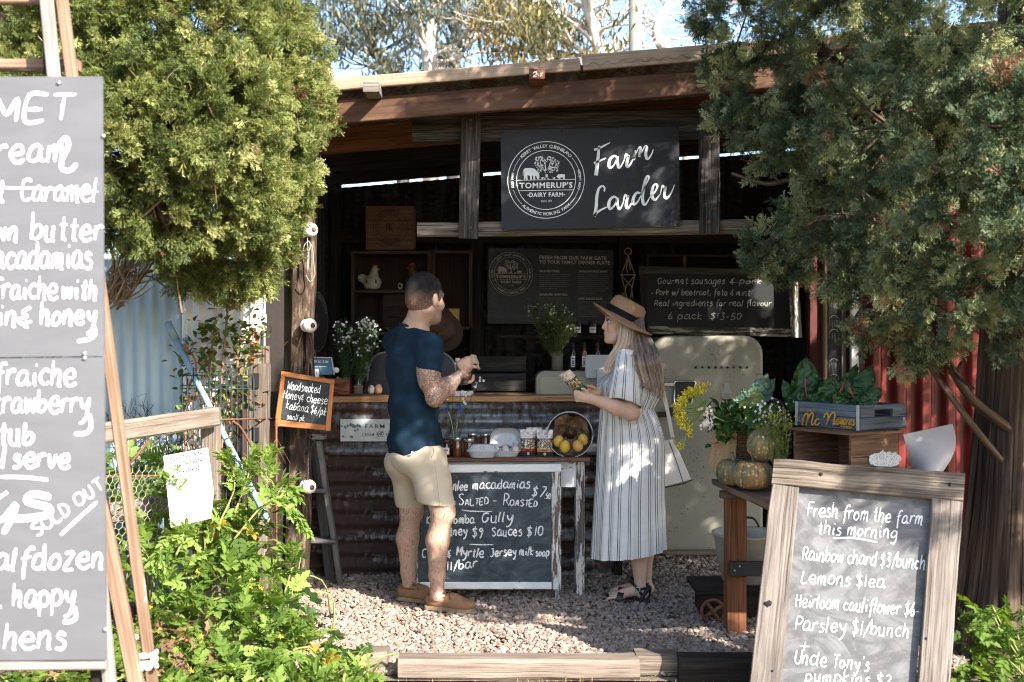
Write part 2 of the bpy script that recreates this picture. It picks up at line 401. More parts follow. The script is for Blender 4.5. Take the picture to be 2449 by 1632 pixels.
def printed(mb,pl,text,x0,y0,x1,y1=None,cap=20,bold=.012,spacing=1.1,mi=0,off=.0015):
    """printed line filling the photo baseline (x0,y0)-(x1,y1), capitals cap pixels tall"""
    vs,fs,a,b = typeset(text,bold,spacing); y1 = y0 if y1 is None else y1; L = math.hypot(x1 - x0,y1 - y0)
    ex,ey = (x1 - x0) / L,(y1 - y0) / L; sx = L / (b - a); sy = cap / .70
    mb.add([pl.at(x0 + ex * (x - a) * sx + ey * y * sy,y0 + ey * (x - a) * sx - ex * y * sy,off) for x,y in vs],fs,None,mi)
def arctext(mb,mp,text,R,deg0,deg1,cap,flip=False,bold=.015):
    n = len(text)
    for i,ch in enumerate(text):
        if ch == ' ': continue
        vs,fs,a,b = typeset(ch,bold); t = math.radians(deg0 + (deg1 - deg0) * (i + .5) / n); s = cap / .70; pts = []
        for x,y in vs:
            x = (x - (a + b) / 2) * s; y = y * s
            if flip: r = R + cap / 2 - y; an = t + x / R
            else: r = R - cap / 2 + y; an = t - x / R
            pts.append(mp(r * math.cos(an),r * math.sin(an)))
        mb.add(pts,fs)
def polyfill(mb,mp,pts):
    P = [V((p[0],p[1],0)) for p in pts]; tr = tessellate_polygon([P]); mb.add([mp(*p) for p in pts],[tuple(t) for t in tr])
def ring(mb,mp,R,wd,a0=0,a1=360,n=72):
    P = [(R * math.cos(math.radians(a0 + (a1 - a0) * i / n)),R * math.sin(math.radians(a0 + (a1 - a0) * i / n))) for i in range(n + 1)]
    ribbon(mb,P,wd,mapper=mp,taper=False)
def farmlogo(mb,mp,thick=1.):
    """round dairy emblem, outer radius 433 units, y up"""
    f = lambda x,y: (x - 687,663 - y)
    ring(mb,mp,431,7 * thick); ring(mb,mp,332,7 * thick)
    for y,hw in ((663,330),(781,308)): ribbon(mb,[f(687 - hw,y),f(687 + hw,y - 4)],6 * thick,mapper=mp,taper=False)
    for a0,a1 in ((140,164),(16,40),(197,225),(315,343)): ring(mb,mp,382,4 * thick,a0,a1,12)
    arctext(mb,mp,"KERRY VALLEY QUEENSLAND",382,137,43,34); arctext(mb,mp,"AUTHENTIC WORKING FARM",382,227,313,34,True)
    arctext(mb,mp,"FARM STAY",382,167,193,27,True); arctext(mb,mp,"FARM LARDER",382,-17,17,27,True)
    def word(t,x0,x1,y,cap,bold,sp=1.12):
        vs,fs,a,b = typeset(t,bold,sp); sx = (x1 - x0) / (b - a); sy = cap / .70
        mb.add([mp(*f(x0 + (x - a) * sx,y - yy * sy)) for x,yy in vs],fs)
    word("TOMMERUP'S",388,985,752,60,.028); word("DAIRY FARM",498,878,852,48,.024); word("SINCE 1874",630,752,913,25,.0)
    for x,s in ((482,-1),(895,1)): polyfill(mb,mp,[f(x - 10 * s,822),f(x + 12 * s,830),f(x - 10 * s,838)])
    polyfill(mb,mp,[f(*p) for p in ((440,535),(455,527),(520,526),(560,537),(588,572),(610,598),(612,640),(600,656),(586,650),(578,622),(562,612),(566,660),(546,660),(541,622),(530,606),(526,660),(510,660),(504,612),(476,608),(479,660),(461,660),(450,622),(446,660),(436,660),(440,600))])
    ribbon(mb,[f(442,535),f(430,560),f(428,615)],8,mapper=mp)
    polyfill(mb,mp,[f(*p) for p in ((803,628),(822,603),(860,599),(900,604),(899,628),(893,655),(880,655),(879,638),(850,638),(846,655),(832,655),(830,640),(812,641))])
    for x in (628,758): polyfill(mb,mp,[f(x + a,b) for a,b in ((0,628),(12,640),(26,630),(34,640),(22,654),(10,654))])
    for pts,w0 in (([(690,660),(692,600),(680,565),(640,535),(585,490)],26),([(690,600),(700,560),(745,530),(800,515)],20),([(688,580),(680,520),(672,460)],16),([(694,580),(720,520),(738,455)],16),([(660,550),(630,490),(622,440)],12),([(650,545),(625,548),(610,560)],10),([(735,535),(750,565)],9)):
        q = spline(pts,4); ribbon(mb,[f(p[0],p[1]) for p in q],[w0 * (1 - .75 * i / len(q)) for i in range(len(q))],mapper=mp)
    polyfill(mb,mp,[f(*p) for p in ((650,662),(682,630),(700,630),(732,662))])
    rd = random.Random(4)
    for cx,cy,n in ((580,478,8),(590,425,8),(625,420,8),(660,430,8),(672,455,7),(720,420,8),(752,425,8),(770,440,7),(812,470,8),(805,515,7),(800,545,8),(640,515,7),(610,560,7),(740,500,6),(745,560,6),(605,520,6),(760,460,6)):
        for k in range(n):
            a = 2 * math.pi * k / n + rd.random(); ca,sa = math.cos(a),math.sin(a); r0,L,h = 9,21,6.5
            polyfill(mb,mp,[(cx - 687 + ca * t - sa * hh,663 - cy + sa * t + ca * hh) for t,hh in ((r0,0),(r0 + L * .45,h),(r0 + L,0),(r0 + L * .45,-h))])
def fbm(p,o=4):
    return mn.fractal(V(p),1.0,2.0,o)
# ---------------------------------------------------------------- shared materials
M = {}
M['grey_wood'] = wood('grey_wood',(.035,.027,.021),(.16,.125,.095),(.36,.30,.24),34,2.,.8,.7)
M['pale_wood'] = wood('pale_wood',(.05,.04,.033),(.185,.155,.132),(.31,.27,.235),42,1.8,.75,.6)
M['rail_wood'] = wood('rail_wood',(.10,.075,.058),(.215,.168,.132),(.31,.255,.21),44,2.2,.5,.5)
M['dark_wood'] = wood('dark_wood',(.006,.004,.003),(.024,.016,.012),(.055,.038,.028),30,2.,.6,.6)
M['black_timber'] = wood('black_timber',(.010,.008,.007),(.05,.042,.037),(.17,.145,.125),36,2.3,.8,.8)
M['rust_beam'] = wood('rust_beam',(.045,.020,.012),(.105,.052,.030),(.165,.09,.055),8,1.3,.1,.2,.75,.5)
M['orange_wood'] = wood('orange_wood',(.22,.075,.02),(.36,.13,.04),(.46,.20,.075),40,2.,.1,.2,.5,.15)
M['counter_wood'] = wood('counter_wood',(.26,.10,.04),(.50,.27,.13),(.62,.38,.2),22,3.,.7,.3,.6,.25)
M['red_wood'] = wood('red_wood',(.06,.022,.010),(.17,.065,.028),(.28,.115,.05),26,2.,.4,.4)
M['green_wood'] = wood('green_wood',(.10,.085,.055),(.23,.21,.14),(.36,.33,.24),24,1.6,.4,.4)
M['barge'] = wood('barge',(.18,.12,.08),(.36,.26,.18),(.5,.38,.27),30,1.2,.2,.2)
M['white_paint'] = wood('white_paint',(.06,.04,.03),(.16,.11,.08),(.3,.24,.18),26,2.,.5,.35,.6,.2,(.74,.73,.70),.37,(5,16))
M['white_flaky'] = wood('white_flaky',(.05,.035,.028),(.13,.10,.08),(.26,.22,.18),26,2.,.5,.4,.7,.2,(.62,.60,.55),.50,(4,26))
M['brown_lino'] = wood('brown_lino',(.05,.022,.015),(.14,.065,.045),(.22,.12,.09),24,2.,.3,.3,.6,.2,(.7,.68,.64),.66,(4,30))
M['galv'] = sheetmetal('galv',(.20,.215,.225),(.075,.04,.026),.47,(2.6,.9),.42,.5)
M['galv_rust'] = sheetmetal('galv_rust',(.30,.30,.30),(.062,.036,.027),.535,(3.2,.7),.5,.35)
M['roofmetal'] = sheetmetal('roofmetal',(.25,.24,.23),(.12,.06,.035),.5,(3,.6))
M['iron'] = plain('iron',(.06,.04,.032),.6,.6,.4,60,.2)
M['rusty'] = plain('rusty',(.16,.07,.035),.8,.2,.4,80,.3)
M['chrome'] = plain('chrome',(.7,.7,.7),.18,1.,.05)
M['steel'] = plain('steel',(.46,.47,.48),.38,.8,.15,12)
M['porcelain'] = plain('porcelain',(.74,.71,.66),.18,0,.06,10,0,.5)
M['chalk'] = chalk('chalk'); M['chalk_soft'] = chalk('chalk_soft',(.50,.48,.45),.46)
M['whiteink'] = plain('whiteink',(.80,.80,.78),.5,0,.03)
M['creamink'] = plain('creamink',(.55,.50,.43),.6,0,.03)
M['blackink'] = plain('blackink',(.02,.018,.017),.7,0,.05)
M['burlap'] = plain('burlap',(.20,.125,.07),.95,0,.5,160,.6,.1)
M['glass'] = glass('glass')
M['string'] = plain('string',(.42,.30,.2),.9,0,.2,200)
M['paper'] = plain('paper',(.78,.77,.75),.7,0,.03)
# ---------------------------------------------------------------- ground
a = N('soil'); co = a.coord('Object'); n1 = a.noise(co,1.3,6); n2 = a.noise(co,22,6,.7)
c = a.ramp(n2,[(.3,(.07,.045,.028)),(.55,(.20,.14,.09)),(.75,(.36,.27,.18))]); c = a.mix(a.ramp(n1,[(.5,0),(.62,.8)]),c,(.12,.15,.05))
a.bump(n2,.8,.03); M['soil'] = a.set(c,.95,0,.1)
xs = np.concatenate([[-400,-120,-40,-15,-8],np.arange(-5,6.01,.25),[8,15,40,120,400]])
ys = np.concatenate([[-60,-20,-8,-3],np.arange(0,10.01,.25),[13,20,40,90,200,500]])
mb = MB(); P = [[V((x,y,(.025 * mn.noise(V((x * 1.1,y * 1.1,0))) - .03) if abs(x) < 7 and -2 < y < 12 else -.03)) for x in xs] for y in ys]
sheet(mb,P,0,True); tag(mb.build('ground',M['soil']),kind='structure')
a = N('gravel_bed'); co = a.coord('Object'); n2 = a.noise(co,60,5,.7); c = a.ramp(n2,[(.3,(.09,.07,.055)),(.7,(.34,.27,.21))]); a.bump(n2,1,.02); M['gbed'] = a.set(c,.95,0,.1)
mb = MB(); P = []
for i in range(32):
    y = 5.0 + i * .12; P.append([V((-2.2 + j * .12,y,-.008 + .012 * mn.noise(V((j * .3,y * 2,0))))) for j in range(38)])
sheet(mb,P,0,True); tag(mb.build('gravel_bed',M['gbed']),kind='structure')
# crushed stones: one mass nobody could count
def stones():
    t = (1 + 5 ** .5) / 2
    iv = np.array([(-1,t,0),(1,t,0),(-1,-t,0),(1,-t,0),(0,-1,t),(0,1,t),(0,-1,-t),(0,1,-t),(t,0,-1),(t,0,1),(-t,0,-1),(-t,0,1)],float) / 1.9
    fi = np.array([(0,11,5),(0,5,1),(0,1,7),(0,7,10),(0,10,11),(1,5,9),(5,11,4),(11,10,2),(10,7,6),(7,1,8),(3,9,4),(3,4,2),(3,2,6),(3,6,8),(3,8,9),(4,9,5),(2,4,11),(6,2,10),(8,6,7),(9,8,1)])
    n = 46000; y = 5.07 + (8.3 - 5.07) * RNG.random(n) ** 1.25; x = -1.75 + RNG.random(n) * 3.9
    keep = ~((x < -1.12) & (y < 6.2) & (x < -1.12 - (y - 5) * .0)); x,y = x[keep],y[keep]; n = len(x)
    s = .0075 + .0095 * RNG.random(n) ** 1.6 * (1 + .75 * (RNG.random(n) > .90)) * (1 - .45 * (RNG.random(n) > .6)); sc3 = np.stack([s * (1 + .5 * RNG.random(n)),s * (.8 + .4 * RNG.random(n)),s * (.55 + .35 * RNG.random(n))],1)
    vv = iv[None] * (1 + .45 * (RNG.random((n,12,1)) - .5)) * sc3[:,None,:]
    an = RNG.random(n) * 6.28; tl = (RNG.random(n) - .5) * 1.4; ca,sa,ct,st = np.cos(an)[:,None],np.sin(an)[:,None],np.cos(tl)[:,None],np.sin(tl)[:,None]
    X,Y_,Z = vv[...,0],vv[...,1],vv[...,2]; X,Z = X * ct - Z * st,X * st + Z * ct; X,Y_ = X * ca - Y_ * sa,X * sa + Y_ * ca
    zz = .003 + RNG.random(n) * .012 + .012 * np.sin(x * 5 + y * 3) * np.sin(y * 4.1)
    # heaped against the counter front
    zz += np.clip((y - 6.75) / .3,0,1) * .015
    vv = np.stack([X + x[:,None],Y_ + y[:,None],Z + zz[:,None]],2).reshape(-1,3)
    ff = (fi[None] + (np.arange(n) * 12)[:,None,None]).reshape(-1,3); lc = np.repeat(RNG.random(n),12)
    a = N('gravel'); c = a.ramp(a.attr('lc'),[(0,(.08,.055,.042)),(.2,(.19,.12,.085)),(.4,(.22,.17,.135)),(.6,(.30,.21,.155)),(.8,(.36,.29,.235)),(1,(.20,.185,.175))])
    nz = a.noise(a.coord('Object'),90,4); c = a.mix(.35,c,a.ramp(nz,[(.3,(.12,.08,.06)),(.7,(.5,.4,.33))])); a.set(c,.85,0,.25)
    return tag(npmesh('gravel',vv,ff,a.m,attr={'lc': lc}),'loose pinkish beige crushed stone in front of the stall','gravel',kind='stuff')
stones()
def sleeper(px0,px1,pt,pb,Y,mat,label,hh=.09):
    mb = MB(); a,b = W(px0,pb,Y),W(px1,pb,Y); z = .034
    beam(mb,(a.x,Y + .07,z),(b.x,Y + .07,z),.14,hh,bev=.018,rough=.006); return tag(mb.build('timber_edging',mat),label,'sleeper','old sleepers edging the gravel')
sleeper(846,926,0,1607,5.12,M['rail_wood'],'short pale sleeper end beside the leafy plants')
sleeper(950,1530,0,1620,5.0,M['rail_wood'],'long sunlit sleeper with rounded end edging the gravel')
sleeper(1522,1622,0,1625,5.06,M['grey_wood'],'short dark grey sleeper between two longer ones',.10)
sleeper(1626,1900,0,1632,4.98,M['dark_wood'],'dark shaded sleeper running behind the leaning price board',.11)
# dry grass at the front edge
def grass():
    n = 5200; x = -2.6 + RNG.random(n) * 5.4; y = 4.55 + RNG.random(n) * .46; k = RNG.random(n) < (.25 + .75 * (np.sin(x * 9) * np.sin(x * 3.7 + 1) > 0)); x,y = x[k],y[k]; n = len(x)
    h = .012 + .035 * RNG.random(n) ** 2; an = RNG.random(n) * 6.28; bend = (RNG.random(n) - .2) * .05; wd = .0016
    dx,dy = np.cos(an),np.sin(an); o = np.stack([x,y,np.full(n,-.022)],1); s = np.stack([-dy,dx,dx * 0],1) * wd
    mid = o + np.stack([dx * bend * .4,dy * bend * .4,h * .7],1); tip = o + np.stack([dx * bend,dy * bend,h],1)
    v = np.stack([o - s,o + s,mid + s * .7,mid - s * .7,tip],1).reshape(-1,3); b = np.arange(n) * 5
    f = np.concatenate([np.stack([b,b + 1,b + 2],1),np.stack([b,b + 2,b + 3],1),np.stack([b + 3,b + 2,b + 4],1)])
    m = leafmat('dry_grass',[(0,(.10,.14,.03)),(.35,(.22,.20,.07)),(.6,(.42,.32,.15)),(1,(.5,.4,.24))])
    tag(npmesh('grass',v,f,m,attr={'lc': np.repeat(RNG.random(n),5)}),'thin dry grass in front of the sleepers','grass',kind='stuff')
grass()
# ---------------------------------------------------------------- the shed
shed = thing('farm_stall_shed','dark open fronted timber and iron farm stall with a corrugated counter','shed',(0,7.8,0))
def rz(x): return 2.835 + .082 * x              # roof line climbs to the right
XL,XR = -1.5,2.7; YF,YB,YW = 6.0,8.75,7.05
mb = MB(); n = V((-.082,0,1)).normalized()
corr(mb,(XL,YF - .03,rz(XL) - .013),(1,0,.082),(0,1,0),XR - XL,YB - YF + .2,.076,.009); mb.build('roof_sheet',M['roofmetal'],shed)
mb = MB(); beam(mb,(XL,YF - .02,rz(XL) - .010),(1.0 * (1340 - CX) / FPX * YF + .1,YF - .02,rz(.35) - .008),.03,.062,rough=.002)
beam(mb,(.36,YF - .012,rz(.36) + .001),(XR,YF - .012,rz(XR) + .001),.03,.080,rough=.002); mb.build('barge_board',M['barge'],shed)
mb = MB(); beam(mb,(XL,YF + .06,rz(XL) - .135),(XR,YF + .06,rz(XR) - .135),.05,.122,rough=.001); mb.build('fascia_beam',M['rust_beam'],shed)
for yy,dz,hh in ((6.75,.15,.15),(7.6,.14,.13),(8.6,.068,.14)):
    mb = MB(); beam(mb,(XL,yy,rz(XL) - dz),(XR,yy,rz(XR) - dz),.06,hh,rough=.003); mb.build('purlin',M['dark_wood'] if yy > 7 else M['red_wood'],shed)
for px,py,m in ((889,212,M['pale_wood']),(1284,181,M['red_wood'])):
    p = W(px,py,YF - .1); mb = MB(); beam(mb,(p.x,YF - .14,p.z),(p.x,YF + .2,p.z),.078,.05,bev=.003); o = mb.build('rafter_end',m,shed)
    if px > 1000:
        pl = Plane((0,YF - .14,0),(0,-1,0)); mb = MB()
        for s in ([(1274,176),(1281,172),(1283,177),(1275,184),(1284,183)],[(1286,177),(1288,183)],[(1292,175),(1297,183)],[(1298,174),(1292,184)]): ribbon(mb,spline(s,3) if len(s) > 2 else s,2.4,mapper=lambda x,y: pl.at(x,y))
        mb.build('chalk_mark',M['whiteink'],o)
# walls: old iron back and left, shade put into its colour; dark boards inside
mb = MB(); corr(mb,(-1.42,YB,0),(1,0,0),(0,0,1),4.0,1,.076,.009)
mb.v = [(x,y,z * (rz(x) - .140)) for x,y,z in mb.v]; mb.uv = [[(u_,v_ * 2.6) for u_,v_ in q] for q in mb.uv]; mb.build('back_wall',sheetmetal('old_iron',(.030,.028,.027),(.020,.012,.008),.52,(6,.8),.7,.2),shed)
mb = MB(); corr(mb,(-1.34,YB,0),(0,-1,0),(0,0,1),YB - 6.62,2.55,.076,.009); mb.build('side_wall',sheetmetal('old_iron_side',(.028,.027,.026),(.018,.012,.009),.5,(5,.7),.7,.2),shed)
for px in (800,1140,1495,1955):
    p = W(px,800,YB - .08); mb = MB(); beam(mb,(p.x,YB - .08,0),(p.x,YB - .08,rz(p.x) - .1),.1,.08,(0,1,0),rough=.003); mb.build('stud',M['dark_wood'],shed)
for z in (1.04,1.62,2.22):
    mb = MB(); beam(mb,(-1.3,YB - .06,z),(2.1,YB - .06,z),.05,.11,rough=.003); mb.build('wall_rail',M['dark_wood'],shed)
mb = MB(); beam(mb,(2.16,8.3,0),(2.16,8.3,2.9),.13,.12,(0,1,0),rough=.003); mb.build('red_post',plain('dark_red_paint',(.09,.018,.012),.7,0,.3,9),shed)
mb = MB(); corr(mb,(2.1,YB,0),(0,-1,0),(0,0,1),.5,2.7,.076,.009); corr(mb,(2.22,7.9,0),(1,0,0),(0,0,1),.14,2.7,.076,.009); mb.build('end_wall',plain('black_iron',(.02,.021,.023),.6,.2,.3,10),shed)
# front posts and boards on the left
mb = MB(); beam(mb,W(711,1430,6.6),W(735,262,6.6),.122,.12,(0,1,0),.012,.010); post = mb.build('post',wood('bark_post',(.012,.008,.006),(.075,.048,.032),(.34,.27,.205),9,4.5,1.,1.6,.9,.5),shed)
mb = MB(); beam(mb,W(667,1430,6.7),W(674,300,6.7),.135,.03,(0,1,0),.003,.004); mb.build('weatherboard',M['green_wood'],shed)
mb = MB(); beam(mb,W(646,1520,6.6),W(650,300,6.6),.05,.04,(0,1,0),.003,.004); mb.build('corner_batten',M['pale_wood'],shed)
mb = MB(); beam(mb,W(652,1390,6.68),W(655,300,6.68),.03,.03,(0,1,0),.003,.004); mb.build('corner_batten',M['dark_wood'],shed)
mb = MB(); tube(mb,[W(630,1510,6.58),W(634,300,6.58)],.009); mb.build('steel_pipe',M['steel'],shed)
mb = MB(); beam(mb,W(647,1060,6.57),W(647,1008,6.57),.05,.006,(0,1,0)); mb.build('hinge_strap',M['rusty'],shed)
def insulator(px,py,nm=None):
    c = W(px,py,6.48); R = Matrix.Rotation(math.radians(40),3,'Z') @ Matrix.Rotation(math.radians(90),3,'X'); mb = MB()
    lathe(mb,[(0,-.034),(.020,-.034),(.0335,-.030),(.036,-.022),(.033,-.014),(.0265,-.009),(.0255,-.004),(.032,0),(.039,.010),(.0405,.022),(.036,.036),(.026,.046),(.017,.050),(.0135,.048)],c,24,R)
    o = mb.build('insulator',M['porcelain'],shed); mb = MB(); lathe(mb,[(0,.046),(.0135,.048),(.0135,.054),(0,.056)],c,14,R); mb.build('bolt',M['rusty'],o); return c
ins = [insulator(739,551),insulator(737,779),insulator(735,1164)]
mb = MB(); c = ins[0]
tube(mb,spline([c + V((-.005,-.02,-.035)),c + V((-.004,-.03,-.09)),c + V((0,-.02,-.15)),c + V((.003,-.02,-.23))],4),.0022,5)
tube(mb,spline([c + V((0,-.02,-.06)),c + V((.022,-.02,-.10)),c + V((.03,-.02,-.19)),c + V((.035,-.02,-.25)),c + V((.01,-.02,-.285)),c + V((-.012,-.03,-.25))],6),.003,6)
tube(mb,spline([c + V((-.03,-.03,-.14)),c + V((-.02,-.03,-.085)),c + V((.004,-.02,-.065)),c + V((.010,-.02,-.1)),c + V((-.004,-.02,-.12))],5),.003,5)
for k in range(4): tube(mb,[c + V((-.002,-.022,-.12 - k * .02)),c + V((.006 - k * .004,-.026,-.16 - k * .025))],[.006,.001],5)
mb.build('wire_loop',plain('pale_cord',(.30,.27,.23),.8),shed)
mb = MB(); c = ins[2]
for s in (-1,1): tube(mb,[c + V((.004 + .007 * math.cos(t * .9 + s * 1.57),-.02 + .006 * math.sin(t * .9 + s * 1.57),.03 + t * .008)) for t in range(22)],.0035,5)
tube(mb,spline([c + V((0,-.02,.2)),c + V((-.012,-.02,.26)),c + V((.02,-.02,.31)),c + V((.005,-.02,.36))],5),.003,5)
tube(mb,spline([c + V((.01,-.02,.2)),c + V((.035,-.02,.23)),c + V((.045,-.02,.26)),c + V((.03,-.02,.25))],5),.003,5); mb.build('twisted_wire',M['iron'],shed)
# counter: horizontal iron with laps, timber top
XCR = .62
for k,(z0,z1,m) in enumerate(((.76,1.075,M['galv']),(.50,.79,M['galv_rust']),(.24,.53,M['galv_rust']),(-.02,.27,M['galv_rust']))):
    mb = MB(); corr(mb,(-1.3,YW - .006 * (3 - k),z0),(0,0,1),(1,0,0),z1 - z0,XCR + 1.3,.088,.013,(0,-1,0)); mb.build('counter_sheet',m,shed)
mb = MB(); beam(mb,(XCR,YW,.01),(XCR,YW + .4,.01),.02,2.1,bev=.002); 
mb = MB(); a_ = W(785,958,YW - .03); beam(mb,(-1.25,YW + .19,1.092),(XCR,YW + .19,1.10),.44,.036,rough=.0015); mb.build('counter_top',M['counter_wood'],shed)
for px,py in ((838,975),(1170,975),(1240,976),(960,1230),(1000,985)):
    mb = MB(); ball(mb,W(px,py,YW - .03),(.011,.006,.011),8,6); mb.build('roofing_nail',M['rusty'],shed)
mb = MB(); beam(mb,(XCR + .02,YW + .02,0),(XCR + .02,YW + .02,1.07),.05,.08,(0,1,0),rough=.003); mb.build('counter_post',M['dark_wood'],shed)

# ---------------------------------------------------------------- neighbours on the left
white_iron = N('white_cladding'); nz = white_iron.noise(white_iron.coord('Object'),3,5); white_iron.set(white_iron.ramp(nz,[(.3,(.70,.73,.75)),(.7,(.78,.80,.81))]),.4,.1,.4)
hall = thing('clad_building','white and shade-tinted corrugated iron building behind the rose bush','building',(-2.2,6.6,0))
xc = W(435,800,6.47).x; Yn = 6.47
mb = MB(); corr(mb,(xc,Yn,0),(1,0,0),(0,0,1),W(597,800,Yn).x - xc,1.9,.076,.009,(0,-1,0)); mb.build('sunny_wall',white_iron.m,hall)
mb = MB(); corr(mb,(xc - 3.0,6.76,0),V((3.0,-.26,0)),(0,0,1),V((3.0,-.26,0)).length,1.9,.076,.009,(-.09,-1,0)); mb.build('shady_wall',plain('shaded_cladding',(.36,.46,.52),.45,.1,.08,4),hall)  # same white iron, with the tree's shade put into a bluer colour
x6 = W(606,800,Yn).x; mb = MB(); beam(mb,(x6 - .002,Yn + .015,0),(x6 - .002,Yn + .015,1.9),.034,.04,(0,1,0)); mb.build('corner_post',plain('cream_paint',(.62,.52,.43),.6),hall)
mb = MB(); beam(mb,(x6 + .08,Yn + .12,0),(x6 + .08,Yn + .12,1.9),.13,.03,(0,1,0)); mb.build('door',plain('dark_door',(.03,.022,.02),.6),hall)
mb = MB(); p = W(621,755,6.52); lathe(mb,[(0,-.1),(.035,-.1),(.04,-.06),(.04,0),(.018,.04),(.015,.07),(0,.075)],p,14); box(mb,p + V((-.05,-.015,.07)),p + V((.02,.015,.10)),.005); tag(mb.build('spray_bottle',plain('bottle_white',(.6,.62,.66),.4)),'white trigger spray bottle in the dark doorway','bottle')
mb = MB(); tube(mb,[W(400,770,6.36),W(420,812,6.36)],.022,12); tube(mb,[W(418,808,6.36),W(572,1112,6.22),W(640,1245,6.15)],.0165,12); tag(mb.build('blue_pole',plain('pole_blue',(.22,.33,.42),.4)),'long grey blue metal pole leaning against the wire fence','pole')
mb = MB(); lathe(mb,[(0,0),(.03,.005),(.042,.02),(.03,.035),(0,.04)],W(448,826,6.42),12,Matrix.Rotation(1.4,3,'X')); lathe(mb,[(0,.04),(.012,.042),(.008,.1),(0,.1)],W(448,826,6.42),8,Matrix.Rotation(1.4,3,'X')); tag(mb.build('tap_handle',plain('grey_plastic',(.35,.36,.44),.5)),'small round grey fitting on the white iron wall','fitting')
# slotted post
mb = MB(); sp = thing('slotted_post','weathered grey split post with two square mortise holes','post',G(617,1500) * V((0,0,0)) + V((W(617,900,6.42).x,6.42,0)))
beam(mb,W(617,1420,6.42),W(617,870,6.42),.118,.1,(0,1,0),.006,.008); beam(mb,W(624,870,6.44),W(624,828,6.44),.09,.05,(0,1,0),.01,.008); mb.build('timber',M['grey_wood'],sp)
for y0,y1 in ((893,928),(1023,1057)):
    mb = MB(); beam(mb,W(612,y1,6.362),W(612,y0,6.362),.032,.012,(0,1,0),.002); mb.build('mortise',plain('hole_shade_%d' % y0,(.012,.01,.009),.9),sp)  # near-black block on the face, painting the dark inside the hole
mb = MB(); beam(mb,W(583,1420,6.33),W(583,980,6.33),.03,.03,(0,1,0)); tag(mb.build('star_picket',plain('picket_red',(.05,.022,.02),.7)),'dark brown steel picket beside the split post','picket')
# looped wire fence behind
mb = MB(); Yf = 6.30
for i in range(14):
    x = 436 + i * 13.2; tube(mb,spline([W(x,1400,Yf),W(x,920,Yf),W(x + 1,903,Yf),W(x + 6,897,Yf),W(x + 11,905,Yf),W(x + 12,1000,Yf)],4) if i % 2 == 0 else [W(x,1400,Yf),W(x,905,Yf)],.0028,5)
for y in (898,922,930,1120,1290): tube(mb,[W(432,y,Yf),W(600,y,Yf)],.0026,5)
tag(mb.build('wire_fence',plain('green_wire',(.03,.045,.05),.6,.4)),'looped dark wire garden fence in front of the white wall','fence')
# gate with netting and notice
gate = thing('garden_gate','old grey timber rail gate covered with chicken wire','gate',(W(400,1000,5.6).x,5.6,0))
A0,A1 = W(170,1048,5.15),W(517,997,5.85)
mb = MB(); beam(mb,A0,A1,.05,.095,rough=.006,bev=.01); mb.build('top_rail',M['rail_wood'],gate)
p = W(503,990,5.9); mb = MB(); beam(mb,(p.x,5.92,0),(p.x,5.92,p.z + .03),.085,.07,(0,1,0),.006,.006); mb.build('gate_post',M['rail_wood'],gate)
mb = MB(); beam(mb,W(180,1240,5.25),W(500,1190,5.9),.03,.09,rough=.005); mb.build('lower_rail',M['rail_wood'],gate)
mb = MB(); tube(mb,[W(525,1004,5.86),W(660,1001,6.5)],.0045,6); tube(mb,spline([W(552,1006,6),W(575,1022,6.05),W(600,1065,6.1),W(622,1105,6.2)],5),.006,6); tube(mb,[W(200,1141,5.2),W(660,1134,6.5)],.006,6); tube(mb,[W(358,1052,5.5),W(310,1110,5.4)],.006,6); mb.build('iron_rod',M['rusty'],gate)
def netting(mb,A,B,z0,z1,cell=.034,sag=.01,r=.0009):
    A,B = V(A),V(B); L = (B - A).length; d = (B - A) / L; nx = int(L / cell); nz = int((z1 - z0) / (cell * .87))
    def pt(i,k,s):
        x = (i + (.5 if k % 2 else 0) + s) * cell; z = z1 - k * cell * .87; q = A + d * x; j = V((mn.noise(V((x * 9,z * 9,1))),mn.noise(V((x * 7,z * 9,5))),mn.noise(V((x * 9,z * 8,9))))) * sag
        return V((q.x,q.y,z + (q.z - A.z))) + j
    for k in range(nz):
        for i in range(nx):
            a,b = pt(i,k,0),pt(i,k,.0) + V((0,0,-cell * .45)); tube(mb,[a,b],r,3,cap=False)
            c = pt(i,k + 1,0); tube(mb,[b,c],r,3,cap=False)
            c2 = pt(i - 1 if k % 2 == 0 else i + 1,k + 1,0); tube(mb,[b,c2],r,3,cap=False)
mb = MB(); netting(mb,W(230,1110,5.22),W(500,1082,5.84),.48,.86,.036,.012,.0012)
for i in range(26):
    q = W(290 + i * 8,1092 - i * .8,5.35 + i * .018); tube(mb,[q,q + V((random.uniform(-.012,.012),0,random.uniform(.012,.04)))],.001,3)
mb.build('chicken_wire',plain('wire_pale',(.55,.53,.5),.5,.5),gate)
mb = MB(); n0 = W(391,1091,5.38); pln = Plane(n0,(.12,-1,.1)); c4 = [pln.at(*q,0) for q in ((391,1091),(497,1071),(511,1180),(505,1240),(409,1262))]
slab(mb,c4,.006); nt = tag(mb.build('notice_sheet',M['paper']),'white laminated notice tied on the chicken wire','notice'); mb = MB()
for t,x0,y0,x1,y1,c in (("PLEASE STAND IN THIS",408,1104,490,1087,9),("AREA ONLY WHEN",418,1119,484,1105,9),("BEING SERVED",424,1134,480,1123,9)): printed(mb,pln,t,x0,y0,x1,y1,c,.03)
for k in range(4): ribbon(mb,[(424 + i * 6,1165 + k * 15 - i * 1.1 + random.uniform(-1,1)) for i in range(9)],1.2,mapper=lambda x,y: pln.at(x,y))
mb.build('lettering',plain('grey_ink',(.02,.02,.02),.7),nt)
